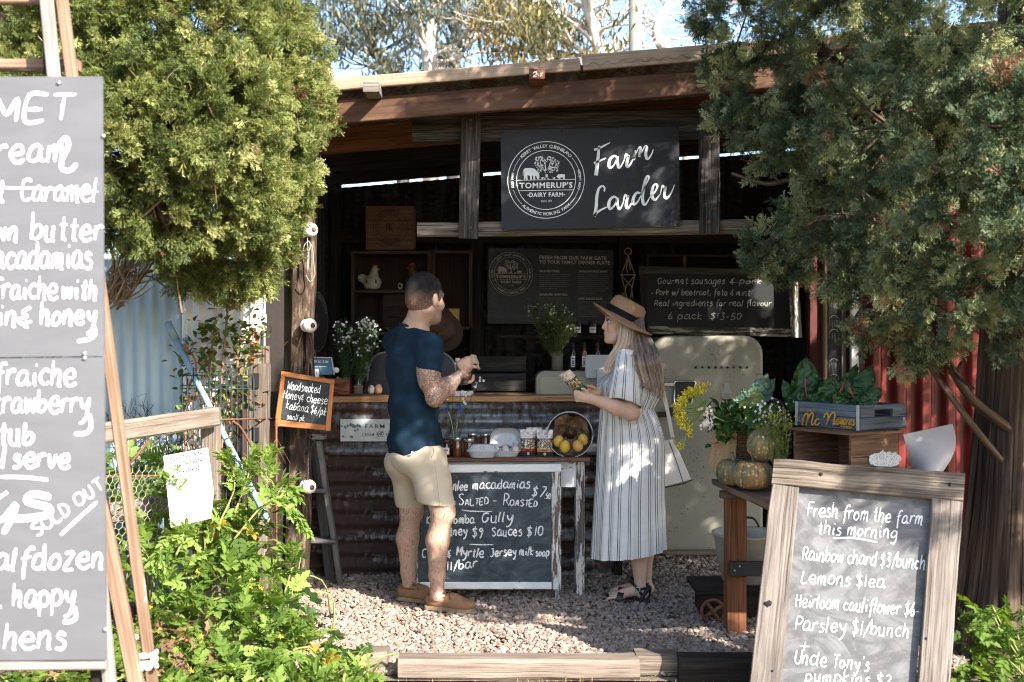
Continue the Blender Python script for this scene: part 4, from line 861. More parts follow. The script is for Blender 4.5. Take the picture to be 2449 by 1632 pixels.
# ---------------------------------------------------------------- tall gums beyond the roof
gumbark = N('gum_bark'); nz = gumbark.noise(gumbark.coord('Object',(1,1,.35)),2.2,5); gumbark.set(gumbark.ramp(nz,[(.35,(.30,.24,.20)),(.5,(.52,.46,.40)),(.7,(.66,.62,.56))]),.7,0,.2)
gumdark = plain('gum_dark',(.10,.085,.08),.8,0,.3,3)
def gum(label,trunk,clumps,Y,leafs,barkm,seed,r0=.22,nleaf=46,extra=16):
    rd = random.Random(seed); b = W(trunk[0][0],0,Y); t = thing('gum_tree',label,'tree',(b.x,Y,0),'tall gums beyond the stall roof'); mb = MB(); ends = []
    pts = [V((b.x,Y,-.05))] + [W(x,y,Y) for x,y in trunk]; q = spline(pts,5); tube(mb,q,[r0 * (1 - .72 * i / len(q)) for i in range(len(q))],8)
    hi = [p for p in q if p.z > W(0,330,Y).z] or q[-4:]
    def limb(p,d,L,r,k):
        m = p + d * L * .5 + V((rd.gauss(0,.08),rd.gauss(0,.1),rd.gauss(0,.08))) * L * .5; e = p + d * L + V((0,0,-.02 * L)); tube(mb,spline([p,m,e],3),[r * (1 - .4 * i / 6) for i in range(7)],5,cap=False); ends.append(e)
        if k:
            for _ in range(rd.choice((2,2,3))): limb(e if rd.random() < .65 else m,(d + V((rd.gauss(0,.55),rd.gauss(0,.4),rd.gauss(.12,.4)))).normalized(),L * .68,r * .58,k - 1)
    for i in range(extra):
        p = rd.choice(hi); limb(p,V((rd.gauss(0,.9),rd.gauss(0,.5),abs(rd.gauss(.5,.35)))).normalized(),rd.uniform(.7,1.7) * Y / 28,r0 * .26,3)
    mb.build('trunk',barkm,t); P = []; Cc = []
    for (x,y,r,w_) in clumps:
        for _ in range(int(6.5 * w_)):
            P.append(W(x + rd.gauss(0,r * .5),y + rd.gauss(0,r * .42),Y + rd.gauss(0,1.2)))
    P = [tuple(p) for p in P]; P = np.array(P); idx = np.repeat(np.arange(len(P)),nleaf); n = len(idx); pos = P[idx] + RNG.normal(size=(n,3)) * np.array([.20,.22,.15]) * Y / 26
    d = rdir(n) * .7 + np.array([0,0,-.75]); tv,tf = leaflet(1,.13,False,.1,.2); tone = RNG.random(len(P)); lc = np.clip(tone[idx] * .8 + .25 * RNG.normal(size=n),0,1)
    scatter(pos,d,(.13 + .08 * RNG.random(n)) * Y / 26,[(tv,tf)],leafs,'crown',t,lc)
gl1 = leafmat('gum_leaf_blue',[(0,(.05,.07,.06)),(.5,(.13,.155,.115)),(.85,(.25,.25,.15)),(1,(.36,.31,.17))],.3)
gl2 = leafmat('gum_leaf_olive',[(0,(.07,.08,.03)),(.4,(.17,.165,.07)),(.75,(.30,.235,.10)),(1,(.40,.26,.12))],.4)
gum('slender dark gum leaning left above the stall roof',[(960,250),(900,130),(850,0),(800,-150)],[(770,40,60,1.3),(830,30,60,1.2),(800,120,60,.6),(860,110,60,.9),(900,50,50,1),(770,-40,80,1.5),(740,110,40,.4)],26,gl1,gumdark,1,.17)
gum('pale multi stemmed gum rising behind the stall',[(1030,250),(1025,120),(1040,0),(1060,-160)],[(960,40,60,1.1),(980,120,60,.6),(1010,10,60,1.1),(1080,30,60,1.1),(940,130,50,.5),(1050,-60,90,2),(1060,120,50,.5),(920,170,40,.5)],24,gl1,gumbark.m,2,.20)
gum('grey trunked gum standing between two pale gums',[(1085,250),(1090,120),(1092,0),(1110,-150)],[(1110,20,50,.9),(1140,60,50,.5),(1100,-60,80,1.5),(1090,160,50,.5)],29,gl1,gumdark,3,.21)
gum('broad white limbed gum with orange olive leaf clumps',[(1330,250),(1300,120),(1270,70),(1200,10),(1150,-60)],[(1190,40,60,1.6),(1250,25,70,2.0),(1300,60,60,1.3),(1240,90,60,.9),(1210,110,50,.6),(1320,110,70,.9),(1340,25,60,1.2),(1280,150,60,.8),(1180,-40,80,2)],21,gl2,gumbark.m,4,.20,46,26)
gum('pale gum with bare spreading branches left of the pole',[(1450,250),(1430,110),(1400,0),(1380,-120)],[(1400,60,50,.5),(1440,110,60,.5),(1390,130,50,.5),(1480,30,50,.3)],20,gl2,gumbark.m,5,.16,40,26)
gum('thin pale gum with bare twigs right of the pole',[(1640,250),(1570,90),(1600,0),(1620,-120)],[(1600,-60,60,.5)],23,gl1,gumbark.m,6,.13,40,18)
p = W(1517,130,19.0); mb = MB(); tube(mb,[V((p.x,19,-.05)),V((p.x + .02,19,8.5))],[.125,.10],12); tag(mb.build('power_pole',plain('pole_wood',(.20,.20,.17),.8,0,.25,4)),'straight grey timber power pole among the pale gums','pole')
mb = MB(); P = []
for i in range(3):
    P.append([V((-160 + j * 8,150 + i * 40,-1 + (0,13.5,19)[i] + (0,3,5)[i] * mn.noise(V((j * .35,i * 3,0))) + (0,1.2,1)[i] * mn.noise(V((j * 1.9,i * 3,2))))) for j in range(46)])
sheet(mb,P,0,True); tag(mb.build('hills',plain('hill_green',(.12,.15,.10),.95,0,.4,.3)),kind='structure')
# ---------------------------------------------------------------- hanging shop sign
Y0 = 6.30; PLS = Plane((0,Y0,0),(0,-1,0))
hs = thing('hanging_sign','big black farm shop sign hung in a frame of rough old timbers','sign',(.55,Y0,2.0))
mb = MB(); beam(mb,W(986,307,Y0 + .05),W(1770,294,Y0 + .05),.05,.158,rough=.008,bev=.012); mb.build('top_rail',M['black_timber'],hs)
mb = MB(); beam(mb,W(998,550,Y0 + .05),W(1800,543,Y0 + .05),.05,.077,rough=.006,bev=.010); mb.build('bottom_rail',M['grey_wood'],hs)
for a,b,w_ in (((1127,272),(1120,571),.105),((1696,262),(1697,558),.108)):
    mb = MB(); beam(mb,W(*a,Y0 - .015),W(*b,Y0 - .015),w_,.035,(0,1,0),.007,.007); o = mb.build('upright',M['black_timber'],hs)
    for dy in (14,36,-26):
        yy = a[1] + dy if dy > 0 else b[1] + dy; mb = MB(); ball(mb,W(a[0] - 2 if a[0] < 1500 else a[0],yy,Y0 - .035),(.011,.008,.011),10,6); mb.build('bolt',M['rusty'],o)
mb = MB(); slab(mb,[PLS.at(*q,.015) for q in ((1197,312),(1623,305),(1625,543),(1200,551))],.006)
pa = N('sign_black'); c_ = pa.coord('Object',(1,1,2)); n1 = pa.noise(c_,3.5,6,.7,.8); n2 = pa.noise(c_,60,5,.7)
cc = pa.mix(pa.ramp(n1,[(.45,0),(.75,.6)]),(.006,.007,.010),(.022,.025,.030)); pa.set(pa.mix(pa.ramp(n2,[(.62,0),(.8,.5)]),cc,(.05,.05,.055)),.5,0,.3); M['sign_black'] = pa.m
pnl = mb.build('panel',M['sign_black'],hs)
PF = Plane(PLS.at(1300,400,.0155),(0,-1,0)); cm = lambda x,y: PF.at(1160 + x / 4.706,290 + y / 4.706,.0012)
mb = MB(); farmlogo(mb,lambda x,y: cm(687 + x,663 - y - .012 * x)); mb.build('emblem',M['whiteink'],pnl)
SCR = [([(1228,325),(1290,303),(1350,272),(1408,243)],(26,24,20,8)),([(1286,278),(1274,390),(1262,500),(1250,612)],(22,34,40,44)),([(1226,474),(1290,448),(1362,416)],(24,22,12)),
 ([(1482,402),(1446,392),(1406,432),(1392,492),(1410,528),(1452,492),(1484,425)],(20,26,34,36,28,18,14)),([(1490,398),(1492,470),(1504,522),(1528,512),(1566,442)],(26,32,30,20,10)),
 ([(1566,440),(1580,382),(1594,376),(1604,398),(1624,384)],(10,14,22,24,14)),([(1616,388),(1600,450),(1594,498),(1610,514),(1640,478),(1668,425)],(24,32,34,28,18,10)),
 ([(1668,425),(1684,340),(1690,345),(1680,395),(1674,440)],(10,14,26,30,24)),([(1676,425),(1722,315),(1745,292),(1752,308),(1744,360),(1738,405)],(10,12,18,28,32,26)),([(1742,395),(1796,288),(1818,282),(1822,305),(1808,370),(1820,420),(1848,415),(1880,360),(1892,318)],(10,12,18,30,34,32,22,14,8)),
 ([(1340,792),(1346,752),(1318,732),(1280,762),(1258,850),(1252,950),(1240,1030),(1228,1072)],(18,20,22,28,34,36,34,30)),([(1228,1072),(1250,1040),(1290,1008),(1372,968)],(34,24,24,12)),
 ([(1482,866),(1446,852),(1404,892),(1392,955),(1410,990),(1452,955),(1484,885)],(20,26,34,36,28,18,14)),([(1488,862),(1490,930),(1504,988),(1528,978),(1560,905)],(26,32,30,20,10)),
 ([(1560,900),(1570,836),(1586,832),(1596,852),(1620,838)],(10,14,22,24,14)),([(1612,842),(1594,905),(1590,960),(1606,978),(1634,950),(1668,885)],(24,32,34,28,18,10)),
 ([(1748,815),(1712,806),(1676,850),(1664,910),(1680,938),(1718,908),(1752,845)],(20,26,34,34,28,18,14)),([(1752,845),(1800,735),(1840,650),(1838,618),(1812,640),(1786,740),(1772,850),(1782,928),(1810,935),(1848,870)],(12,14,18,22,26,34,36,34,22,10)),
 ([(1848,868),(1910,800),(1940,735),(1922,708),(1892,738),(1876,815),(1890,872),(1922,882),(1974,818)],(10,18,22,22,28,36,34,24,10)),
 ([(1974,818),(1992,738),(2006,730),(2016,750),(2040,738)],(10,14,22,24,14)),([(2036,742),(2020,800),(2022,850),(2046,868),(2082,830),(2112,770),(2132,715)],(24,32,34,28,20,14,6))]
mb = MB()
for p,wds in SCR:
    q = spline(p,6); ws = [wds[min(i // 6,len(wds) - 1)] * (1 - (i % 6) / 6) + wds[min(i // 6 + 1,len(wds) - 1)] * ((i % 6) / 6) for i in range(len(q))]; ribbon(mb,q,ws,mapper=cm,taper=False)
mb.build('script_lettering',M['whiteink'],pnl)
for x,y in ((1204,317),(1343,315),(1476,312),(1616,310),(1204,446),(1619,437),(1205,545),(1346,546),(1491,545),(1614,540)):
    mb = MB(); ball(mb,PF.at(x,y,0),(.006,.004,.006),8,5); mb.build('nail',M['iron'],pnl)
def chain(x,y0,y1,Y):
    mb = MB(); y = y0; k = 0
    while y < y1:
        c = W(x,y,Y); R = Matrix.Rotation(math.radians(90 * (k % 2) + 20),3,'Z'); tube(mb,[c + R @ V((.011 * math.cos(t * .524),0,.021 * math.sin(t * .524))) for t in range(13)],.0035,5,cap=False); y += 13.5; k += 1
    ball(mb,W(x,y0 + 24,Y - .012),(.014,.01,.014),10,6); mb.build('chain',M['rusty'],hs)
chain(1131,196,275,Y0 - .02); chain(1698,160,262,Y0 - .02)
# ---------------------------------------------------------------- framed boards
def framed(name,label,cat,pl,outer,inner,thick,mats,slate_mat,proud=.012,parts=('frame','slate'),rough=.0,loc=None):
    o = [pl.at(*q,0) for q in outer]; i = [pl.at(*q,0) for q in inner]; n = pl.n; t = thing(name,label,cat,loc or (o[2] + o[3]) / 2)
    names = ('top_rail','stile','bottom_rail','stile')
    pj = lambda p,a,b: a + (b - a) * ((p - a).dot(b - a) / (b - a).length_squared)
    p0,p1,q2,q3 = pj(i[0],o[0],o[3]),pj(i[1],o[1],o[2]),pj(i[2],o[2],o[3]),pj(i[3],o[2],o[3])
    for k,(a,b,c,d) in enumerate(((o[0],o[1],p1,p0),(p1,o[2],q2,i[1]),(q2,q3,i[3],i[2]),(o[3],p0,i[0],q3))):
        mb = MB(); base = [a + n * proud,b + n * proud,c + n * proud,d + n * proud]
        # rails run full width, stiles butt between them
        m = 14; ua = (b - a); L = ua.length; vs = []; fs = []; uvs = []; uo = random.random() * 7; sd = random.random() * 30
        for s in range(m + 1):
            f = s / m; p,q = base[0].lerp(base[1],f),base[3].lerp(base[2],f); g = mn.noise(V((f * L * 6,sd,0))) * rough; h = mn.noise(V((f * L * 6,sd + 9,0))) * rough; w_ = (p - q).length
            dr = (p - q).normalized(); p = p + dr * g; q = q + dr * h * .6
            bv = min(.004,thick * .2); rw = [p - n * thick,p - n * bv,p - dr * bv,q + dr * bv,q - n * bv,q - n * thick]; vs += rw
            for j in range(6): uvs.append((uo + f * L,[-thick,0,0,w_,w_,w_ + thick][j] + sd))
        for s in range(m):
            for j in range(5): fs.append((s * 6 + j,s * 6 + j + 1,(s + 1) * 6 + j + 1,(s + 1) * 6 + j))
        fs += [tuple(range(6)),tuple(m * 6 + j for j in range(5,-1,-1))]
        mb.add(vs,fs,[[uvs[x] for x in f] for f in fs]); mb.build(names[k],mats[k % len(mats)],t)
    mb = MB(); slab(mb,[p + (p - sum(i,V()) / 4) * .02 for p in i],.006); s = mb.build('slate',slate_mat,t); return t,s
# small orange framed slate
PK = Plane(W(725,960,6.44),(.12,-1,.05))
t,s = framed('hanging_slate','small orange framed slate hung by string from the timber post','chalkboard',PK,((673.5,888),(800,908.6),(790,1031),(656,1019)),((682,901),(789,919),(779,1017),(671,1005)),.018,[M['orange_wood']],slate('slate_small',(.012,.014,.016),.35))
mb = MB()
for tx,x0,y0,x1,y1,xh in (("Woodsmoked",686,931,766,941,12.5),("Honey& cheese",677,952,782,968,12),("kabana $6/pk",684,977,780,995,12),("small pk.",686,1002,730,1008,8.5)): handwrite(mb,PK,tx,x0,y0,x1,y1,xh,1.7)
mb.build('chalk_writing',M['chalk'],s)
mb = MB(); tube(mb,[W(739,800,6.46),W(755,850,6.44),W(769,903,6.43)],.0022,5); tube(mb,[W(724,795,6.5),W(710,840,6.47),W(693,890,6.44)],.0016,5); tube(mb,spline([W(760,1028,6.46),W(740,1044,6.46),W(748,1052,6.46)],4),.002,5); mb.build('string',M['rusty'],t)
# white framed board under the table
PW = Plane(W(1160,1260,6.45),(0,-1,.03))
t,s = framed('white_framed_board','white framed chalkboard with chunky legs leaning on the small table','chalkboard',PW,((978,1112),(1342,1110),(1342,1409),(978,1409)),((1000,1131),(1319,1129),(1319,1392),(1000,1392)),.03,[M['white_paint'],M['white_flaky'],M['white_paint'],M['white_flaky']],slate('slate_big',(.018,.029,.038),.8,.5),rough=.001)
mb = MB(); beam(mb,W(1336,1400,6.46),W(1335,1443,6.46),.032,.03,(0,1,0),.004,.003); mb.build('foot',M['white_flaky'],t)
mb = MB(); beam(mb,W(985,1400,6.46),W(985,1443,6.46),.04,.03,(0,1,0),.004,.003); mb.build('foot',M['white_flaky'],t)
mb = MB()
for tx,x0,y0,x1,y1,xh,lw in (("Brow",1042,1174,1080,1173,14,3.6),("nlee",1084,1172,1119,1173,13,3.8),("macadamias",1131,1170,1268,1167,14,3.8),("$7",1272,1185,1302,1190,17,3.8),(".50",1302,1192,1317,1193,9,2.8),("-",1084,1205,1091,1205,10,3.5),("S",1098,1208,1110,1208,18,3.6),("ALTED",1112,1209,1169,1206,10,3.6),("-",1178,1203,1190,1203,10,3.8),("R",1204,1208,1217,1209,18,3.6),("OASTED",1219,1209,1286,1212,10,3.6),
    ("K",1021,1254,1029,1254,12,3.2),("omba",1086,1253,1136,1251,13,3.8),("Gully",1152,1250,1227,1247,15,4),("tney",1075,1281,1118,1279,13,4),("$9",1130,1283,1156,1284,14,3.6),("Sauces",1177,1282,1249,1281,14,3.8),("$10",1260,1281,1300,1281,16,3.6),("C",1010,1333,1020,1333,14,3),("&",1068,1332,1080,1332,12,3.6),("Myrtle",1092,1329,1157,1333,13,4),("Jersey",1173,1331,1236,1328,13,3.8),("milk",1242,1328,1276,1329,12,3.8),("soap",1281,1330,1314,1329,11,3.8),("$11/bar",1053,1366,1142,1357,14,3.8)): handwrite(mb,PW,tx,x0,y0,x1,y1,xh,lw * .86)
for p in ([(1104,1220),(1125,1223),(1177,1224)],[(1123,1302),(1150,1303),(1180,1303)]): ribbon(mb,p,3.6,mapper=lambda x,y: PW.at(x,y))
mb.build('chalk_writing',M['chalk'],s)
# big leaning price board on the right
BL_,BR_,TL_ = W(1786,1690,4.63),W(2262,1725,4.47),W(1851,1100,4.80)
PB = Plane(BL_,(BR_ - BL_).cross(TL_ - BL_))
t,s = framed('price_board','large leaning price board with a thick driftwood grey timber frame','chalkboard',PB,((1851.5,1100),(2305.4,1133.5),(2262,1727),(1786,1692)),((1911,1168),(2226,1193),(2186,1640),(1862,1640)),.05,[M['grey_wood'],M['pale_wood'],M['pale_wood'],M['pale_wood']],slate('slate_price',(.095,.093,.096),.85,.65),proud=.035,rough=.006,loc=(BL_ + BR_) / 2 * 1.0)
mb = MB()
for tx,x0,y0,x1,y1,xh in (("Fresh from the farm",1931,1233,2206,1256,20),("this morning",1956,1277,2146,1288,19),("Rainbow chard $3/bunch",1919,1339,2212,1362,20),("Lemons $1ea",1917,1394,2116,1407,20),("Heirloom cauliflower $6-",1903,1450,2199,1474,20),("Parsley $1/bunch",1902,1506,2175,1524,21),("+",1911,1556,1936,1558,22),("Uncle Tony's",1900,1587,2079,1605,21),("pumpkins $2.-",1926,1629,2157,1646,19)): handwrite(mb,PB,tx,x0,y0,x1,y1,xh,3.3,.1,off=.002)
ribbon(mb,spline([(1993,1288),(2040,1287),(2098,1297)],5),4,mapper=lambda x,y: PB.at(x,y,.002)); mb.build('chalk_writing',chalk('chalk_price',(.82,.82,.80),.40),s)
for x,y,r in ((1963,1137,.009),(2268,1161,.008),(1839,1446,.017),(1847,1604,.006),(2212,1527,.006)):
    mb = MB(); ball(mb,PB.at(x,y,.0345),(r,.003,r * .9),10,6,dist=.4); mb.build('knot_hole',plain('knot_%d' % x,(.012,.008,.006),.9),t)
mb = MB(); q = PB.at(2070,1120,-.05); beam(mb,q,V((q.x,q.y + .28,.02)),.05,.03,(0,1,0)); mb.build('back_leg',M['pale_wood'],t)
# tall easel sign on the left
PE = Plane(W(120,900,3.32),(0,-1,.035))
es = thing('easel_sign','tall grey chalk painted easel board roped to its brown legs','sign',(W(120,0,3.4).x,3.5,0))
gm = N('grey_board'); nz = gm.noise(gm.coord('Object',(1,1,3)),4,5,.6,.6); gm.set(gm.ramp(nz,[(.3,(.105,.105,.112)),(.7,(.128,.128,.136))]),.5,0,.35)
for q in (((-330,186),(245,183),(249,852),(-330,858)),((-330,861),(249,855),(254,1578),(-330,1582))):
    mb = MB(); slab(mb,[PE.at(*p,0) for p in q],.008); pnl = mb.build('panel',gm.m,es)
    if q[0][1] < 300: p_up = pnl
mbs = (MB(),MB()); em = lambda x,y: PE.at(x,y,.0015)
for tx,x0,y0,x1,y1,xh,lw,k in (("MET",-10,291,170,288,38,13,0),("ream",-8,388,160,386,40,11,0),("t",-6,482,12,482,34,10,0),("Caramel",50,480,232,482,34,10,0),("wn",-12,576,46,576,32,10,0),("butter",76,574,248,574,36,11,0),("acadamias",-14,642,222,640,36,11,0),("fraiche",-14,716,138,714,32,10,0),("with",150,714,234,716,30,10,0),("in",-4,776,40,778,30,10,0),("&",44,778,80,778,32,10,0),("honey",98,776,232,776,32,10,0),
    ("fraiche",-10,922,182,920,34,11,1),("trawberry",-14,988,214,986,34,11,1),("tub",-2,1064,84,1062,34,11,1),("l",6,1118,16,1118,30,11,1),("serve",32,1118,168,1118,30,11,1),("SOLD OUT",90,1284,252,1166,20,8,1),("alf",-10,1362,74,1362,34,10,1),("dozen",80,1360,252,1360,36,10,1),("happy",32,1450,180,1448,34,10,1),("hens",10,1550,160,1550,36,10,1),(".",2,1452,6,1452,20,10,1)):
    handwrite(mbs[k],PE,tx,x0,y0,x1,y1,xh,lw * (.74 if len(tx) < 6 else .60),.1,.05)
for p,lw,k in (([(0,450),(120,452),(235,459)],6,0),([(140,348),(158,330),(164,350),(148,385),(150,405),(168,408),(184,392)],11,0),([(225,780),(228,800),(212,812),(185,817)],9,0),([(214,990),(218,1020),(206,1036),(178,1038)],10,1),([(0,1141),(60,1142),(116,1148)],8,1),([(122,1190),(80,1182),(66,1200),(116,1214),(112,1232),(50,1241),(22,1236)],17,1),([(-10,1196),(18,1177)],14,1),([(-10,1244),(10,1240),(38,1207),(30,1236),(8,1277)],14,1),([(145,1280),(188,1240),(233,1200)],8,1),([(178,1450),(182,1476),(170,1486),(150,1488)],10,1)):
    ribbon(mbs[k],spline(p,5),lw,mapper=em)
ck = chalk('chalk_paint',(.80,.80,.78),.30); mbs[0].build('brush_writing',ck,p_up); mbs[1].build('brush_writing',ck,pnl)
for x,y in ((141,199),(203,846),(203,857),(248,326),(252,1506)): mb = MB(); ball(mb,PE.at(x,y,.002),(.007,.005,.007),8,6); mb.build('screw',M['steel'],es)
bw = M['brown_leg'] = wood('brown_leg',(.13,.075,.048),(.24,.152,.10),(.36,.25,.18),36,1.5,.3,.3,.7,.3,(.6,.57,.54),.66,(4,12))
gw = wood('grey_leg',(.14,.12,.11),(.30,.26,.24),(.46,.41,.38),34,1.5,.4,.3)
def leg(a,b,ya,yb,w_,h_,m,nm='leg'):
    mb = MB(); beam(mb,W(*a,ya),W(*b,yb),w_,h_,(0,1,0),.004,.0015); return mb.build(nm,m,es)
leg((106,-60),(268,1700),3.44,3.34,.034,.03,gw); lg = leg((140,-60),(373,1700),3.46,3.72,.032,.03,bw); leg((112,-60),(118,180),3.53,3.53,.02,.05,M['dark_wood'])  # last dark bar stands in for the shadow side of the grey leg
leg((200,1000),(330,1660),3.75,3.6,.045,.03,bw)
leg((-300,158),(188,156),3.55,3.55,.03,.055,bw,'crossbar'); leg((-300,-2),(112,-2),3.5,3.5,.03,.03,bw,'crossbar'); leg((150,1455),(338,1455),3.85,3.72,.03,.07,M['dark_wood'],'crossbar'); leg((-300,1592),(256,1588),3.31,3.31,.03,.022,gw,'ledge'); leg((235,1600),(255,1800),3.36,3.36,.04,.03,M['dark_wood'])
mb = MB(); c = W(352,1580,3.66); rp = plain('rope',(.62,.56,.5),.9,0,.25,150,.5)
tube(mb,[c + V((.028 * math.cos(t * .45),.026 * math.sin(t * .45),.0016 * t - .02)) for t in range(30)],.008,7)
for q in ([(-.02,-.03,0),(-.045,-.02,.03),(-.05,0,.06),(-.03,0,.075)],[(.0,-.035,-.01),(-.02,-.04,-.03),(-.014,-.04,-.06),(-.022,-.03,-.10)],[(-.02,-.035,0),(-.05,-.02,-.005),(-.075,.02,.0)],[(0,-.04,0),(.02,-.045,-.012),(.03,-.02,.03)]): tube(mb,spline([c + V(p) for p in q],5),.0085,7)
ball(mb,c + V((-.012,-.036,-.012)),(.018,.013,.015),10,8,dist=.3); mb.build('rope',rp,es)
# enamel sign on the counter front
PFF = Plane((0,YW - .045,0),(0,-1,0)); mb = MB(); slab(mb,[PFF.at(*q,0) for q in ((814,1003),(1012,1003),(1012,1056),(814,1056))],.004)
fs_ = tag(mb.build('enamel_sign',plain('enamel',(.60,.62,.60),.35,0,.1,30)),'long white enamel farm fresh sign screwed to the counter front','sign')
mb = MB(); printed(mb,PFF,"FARM FRESH",873,1025,985,1025,10,.004,1.3); printed(mb,PFF,"CREAM",867,1044,895,1043,7,.004,1.1); printed(mb,PFF,"AND",900,1043,918,1041,8,.03,1.0); printed(mb,PFF,"EGGS",924,1043,950,1043,7,.004)
for y in (1034,1046): ribbon(mb,spline([(899,y + 1),(908,y - 2),(919,y - 2)],3),.9,mapper=lambda x,yy: PFF.at(x,yy))
mb.build('lettering',plain('enamel_ink',(.05,.055,.06),.5),fs_); mb = MB(); rd = random.Random(8)
for x,y,r in ((818,1020,3),(826,1022,4),(831,1019,3),(838,1016,4),(843,1018,6),(850,1020,4),(857,1018,5),(862,1021,3),(856,1028,3),(850,1030,3),(820,1044,3),(841,1045,4)): polyfill(mb,lambda a,b: PFF.at(a,b),[(x + r * (1 + .5 * rd.uniform(-1,1)) * math.cos(k * .7),y + r * .8 * (1 + .5 * rd.uniform(-1,1)) * math.sin(k * .7)) for k in range(9)])
mb.build('faded_flowers',plain('faded_teal',(.12,.19,.22),.5),fs_)
# dark poster on the back wall
PP = Plane((0,8.60,0),(0,-1,0)); mb = MB(); slab(mb,[PP.at(*q,0) for q in ((1168.6,593),(1467,598),(1465,777),(1166,774))],.008); po = tag(mb.build('farm_poster',slate('poster_black',(.025,.025,.027),.35,.5)),'wide black printed poster with cream lettering on the back wall','poster')
mb = MB(); farmlogo(mb,lambda x,y: PP.at(1221.8 + x * 52 / 433,655 - y * 52 / 433 + x * .002,.003),.9)
for tx,x0,y0,x1,y1,c_,b_ in (("FRESH FROM OUR FARM GATE",1290,620,1449.7,622,8.2,.03),("TO YOUR FAMILY DINNER PLATE",1290,631,1458,633,8.2,.03),("MILK-FED PORK",1291,651,1338.5,651.5,4.6,.03),("SINGLE-SOURCE DAIRY",1384,651.5,1453.4,652,4.6,.03),("GRASS-FED ROSE VEAL",1290,707,1358,707.6,4.6,.03),("OPEN RANGE EGGS",1383,717,1440,717.5,4.6,.03)): printed(mb,PP,tx,x0,y0,x1,y1,c_,b_,1.12,off=.003)
mb.build('printing',M['creamink'],po); mb = MB(); rd = random.Random(2)
for x0,y0,n_ in ((1290,656.5,8),(1383,657,10),(1289,713,9),(1382,722.5,8)):
    for k in range(n_):
        x = x0; xe = x0 + 72 - (k == n_ - 1) * 25 + rd.uniform(-8,2)
        while x < xe:
            l_ = rd.uniform(2,7); ribbon(mb,[(x,y0 + k * 4.9),(min(x + l_,xe),y0 + k * 4.9)],1.7,mapper=lambda a,b: PP.at(a,b,.003),taper=False); x += l_ + 1.3
mb.build('small_print',plain('dim_ink',(.16,.15,.135),.7),po)
# gourmet board
PG = Plane(W(1720,720,8.3),(.05,-1,0))
t,s = framed('sausage_board','wide chalkboard with a flaking white frame above the old fridge','chalkboard',PG,((1527,637),(1909.6,646.5),(1918,808),(1533,798)),((1547,655),(1885,662),(1892,786),(1550,780)),.03,[wood('frame_dark',(.02,.016,.013),(.06,.05,.04),(.12,.1,.085),30,2,.5,.3),M['white_flaky'],wood('frame_flaky',(.02,.016,.013),(.06,.05,.04),(.12,.1,.085),30,2,.5,.3,.7,.3,(.34,.32,.27),.52,(4,26)),M['dark_wood']],slate('slate_black',(.006,.006,.006),.08),rough=.002)
mb = MB()
for tx,x0,y0,x1,y1,xh in (("Gourmet sausages",1573,679,1734,679,9.5),("& pork",1745,679,1822,679,9),("- Pork w/ beetroot, feta & mint",1557,706,1793,707,9),("Real ingredients for real flavour",1565,732,1845,732,9),("6 pack  $13-50",1598,763,1773,764,10)): handwrite(mb,PG,tx,x0,y0,x1,y1,xh,1.7,.12)
ribbon(mb,[(1745,676),(1822,674)],1.4,mapper=lambda x,y: PG.at(x,y)); mb.build('chalk_writing',M['chalk_soft'],s)
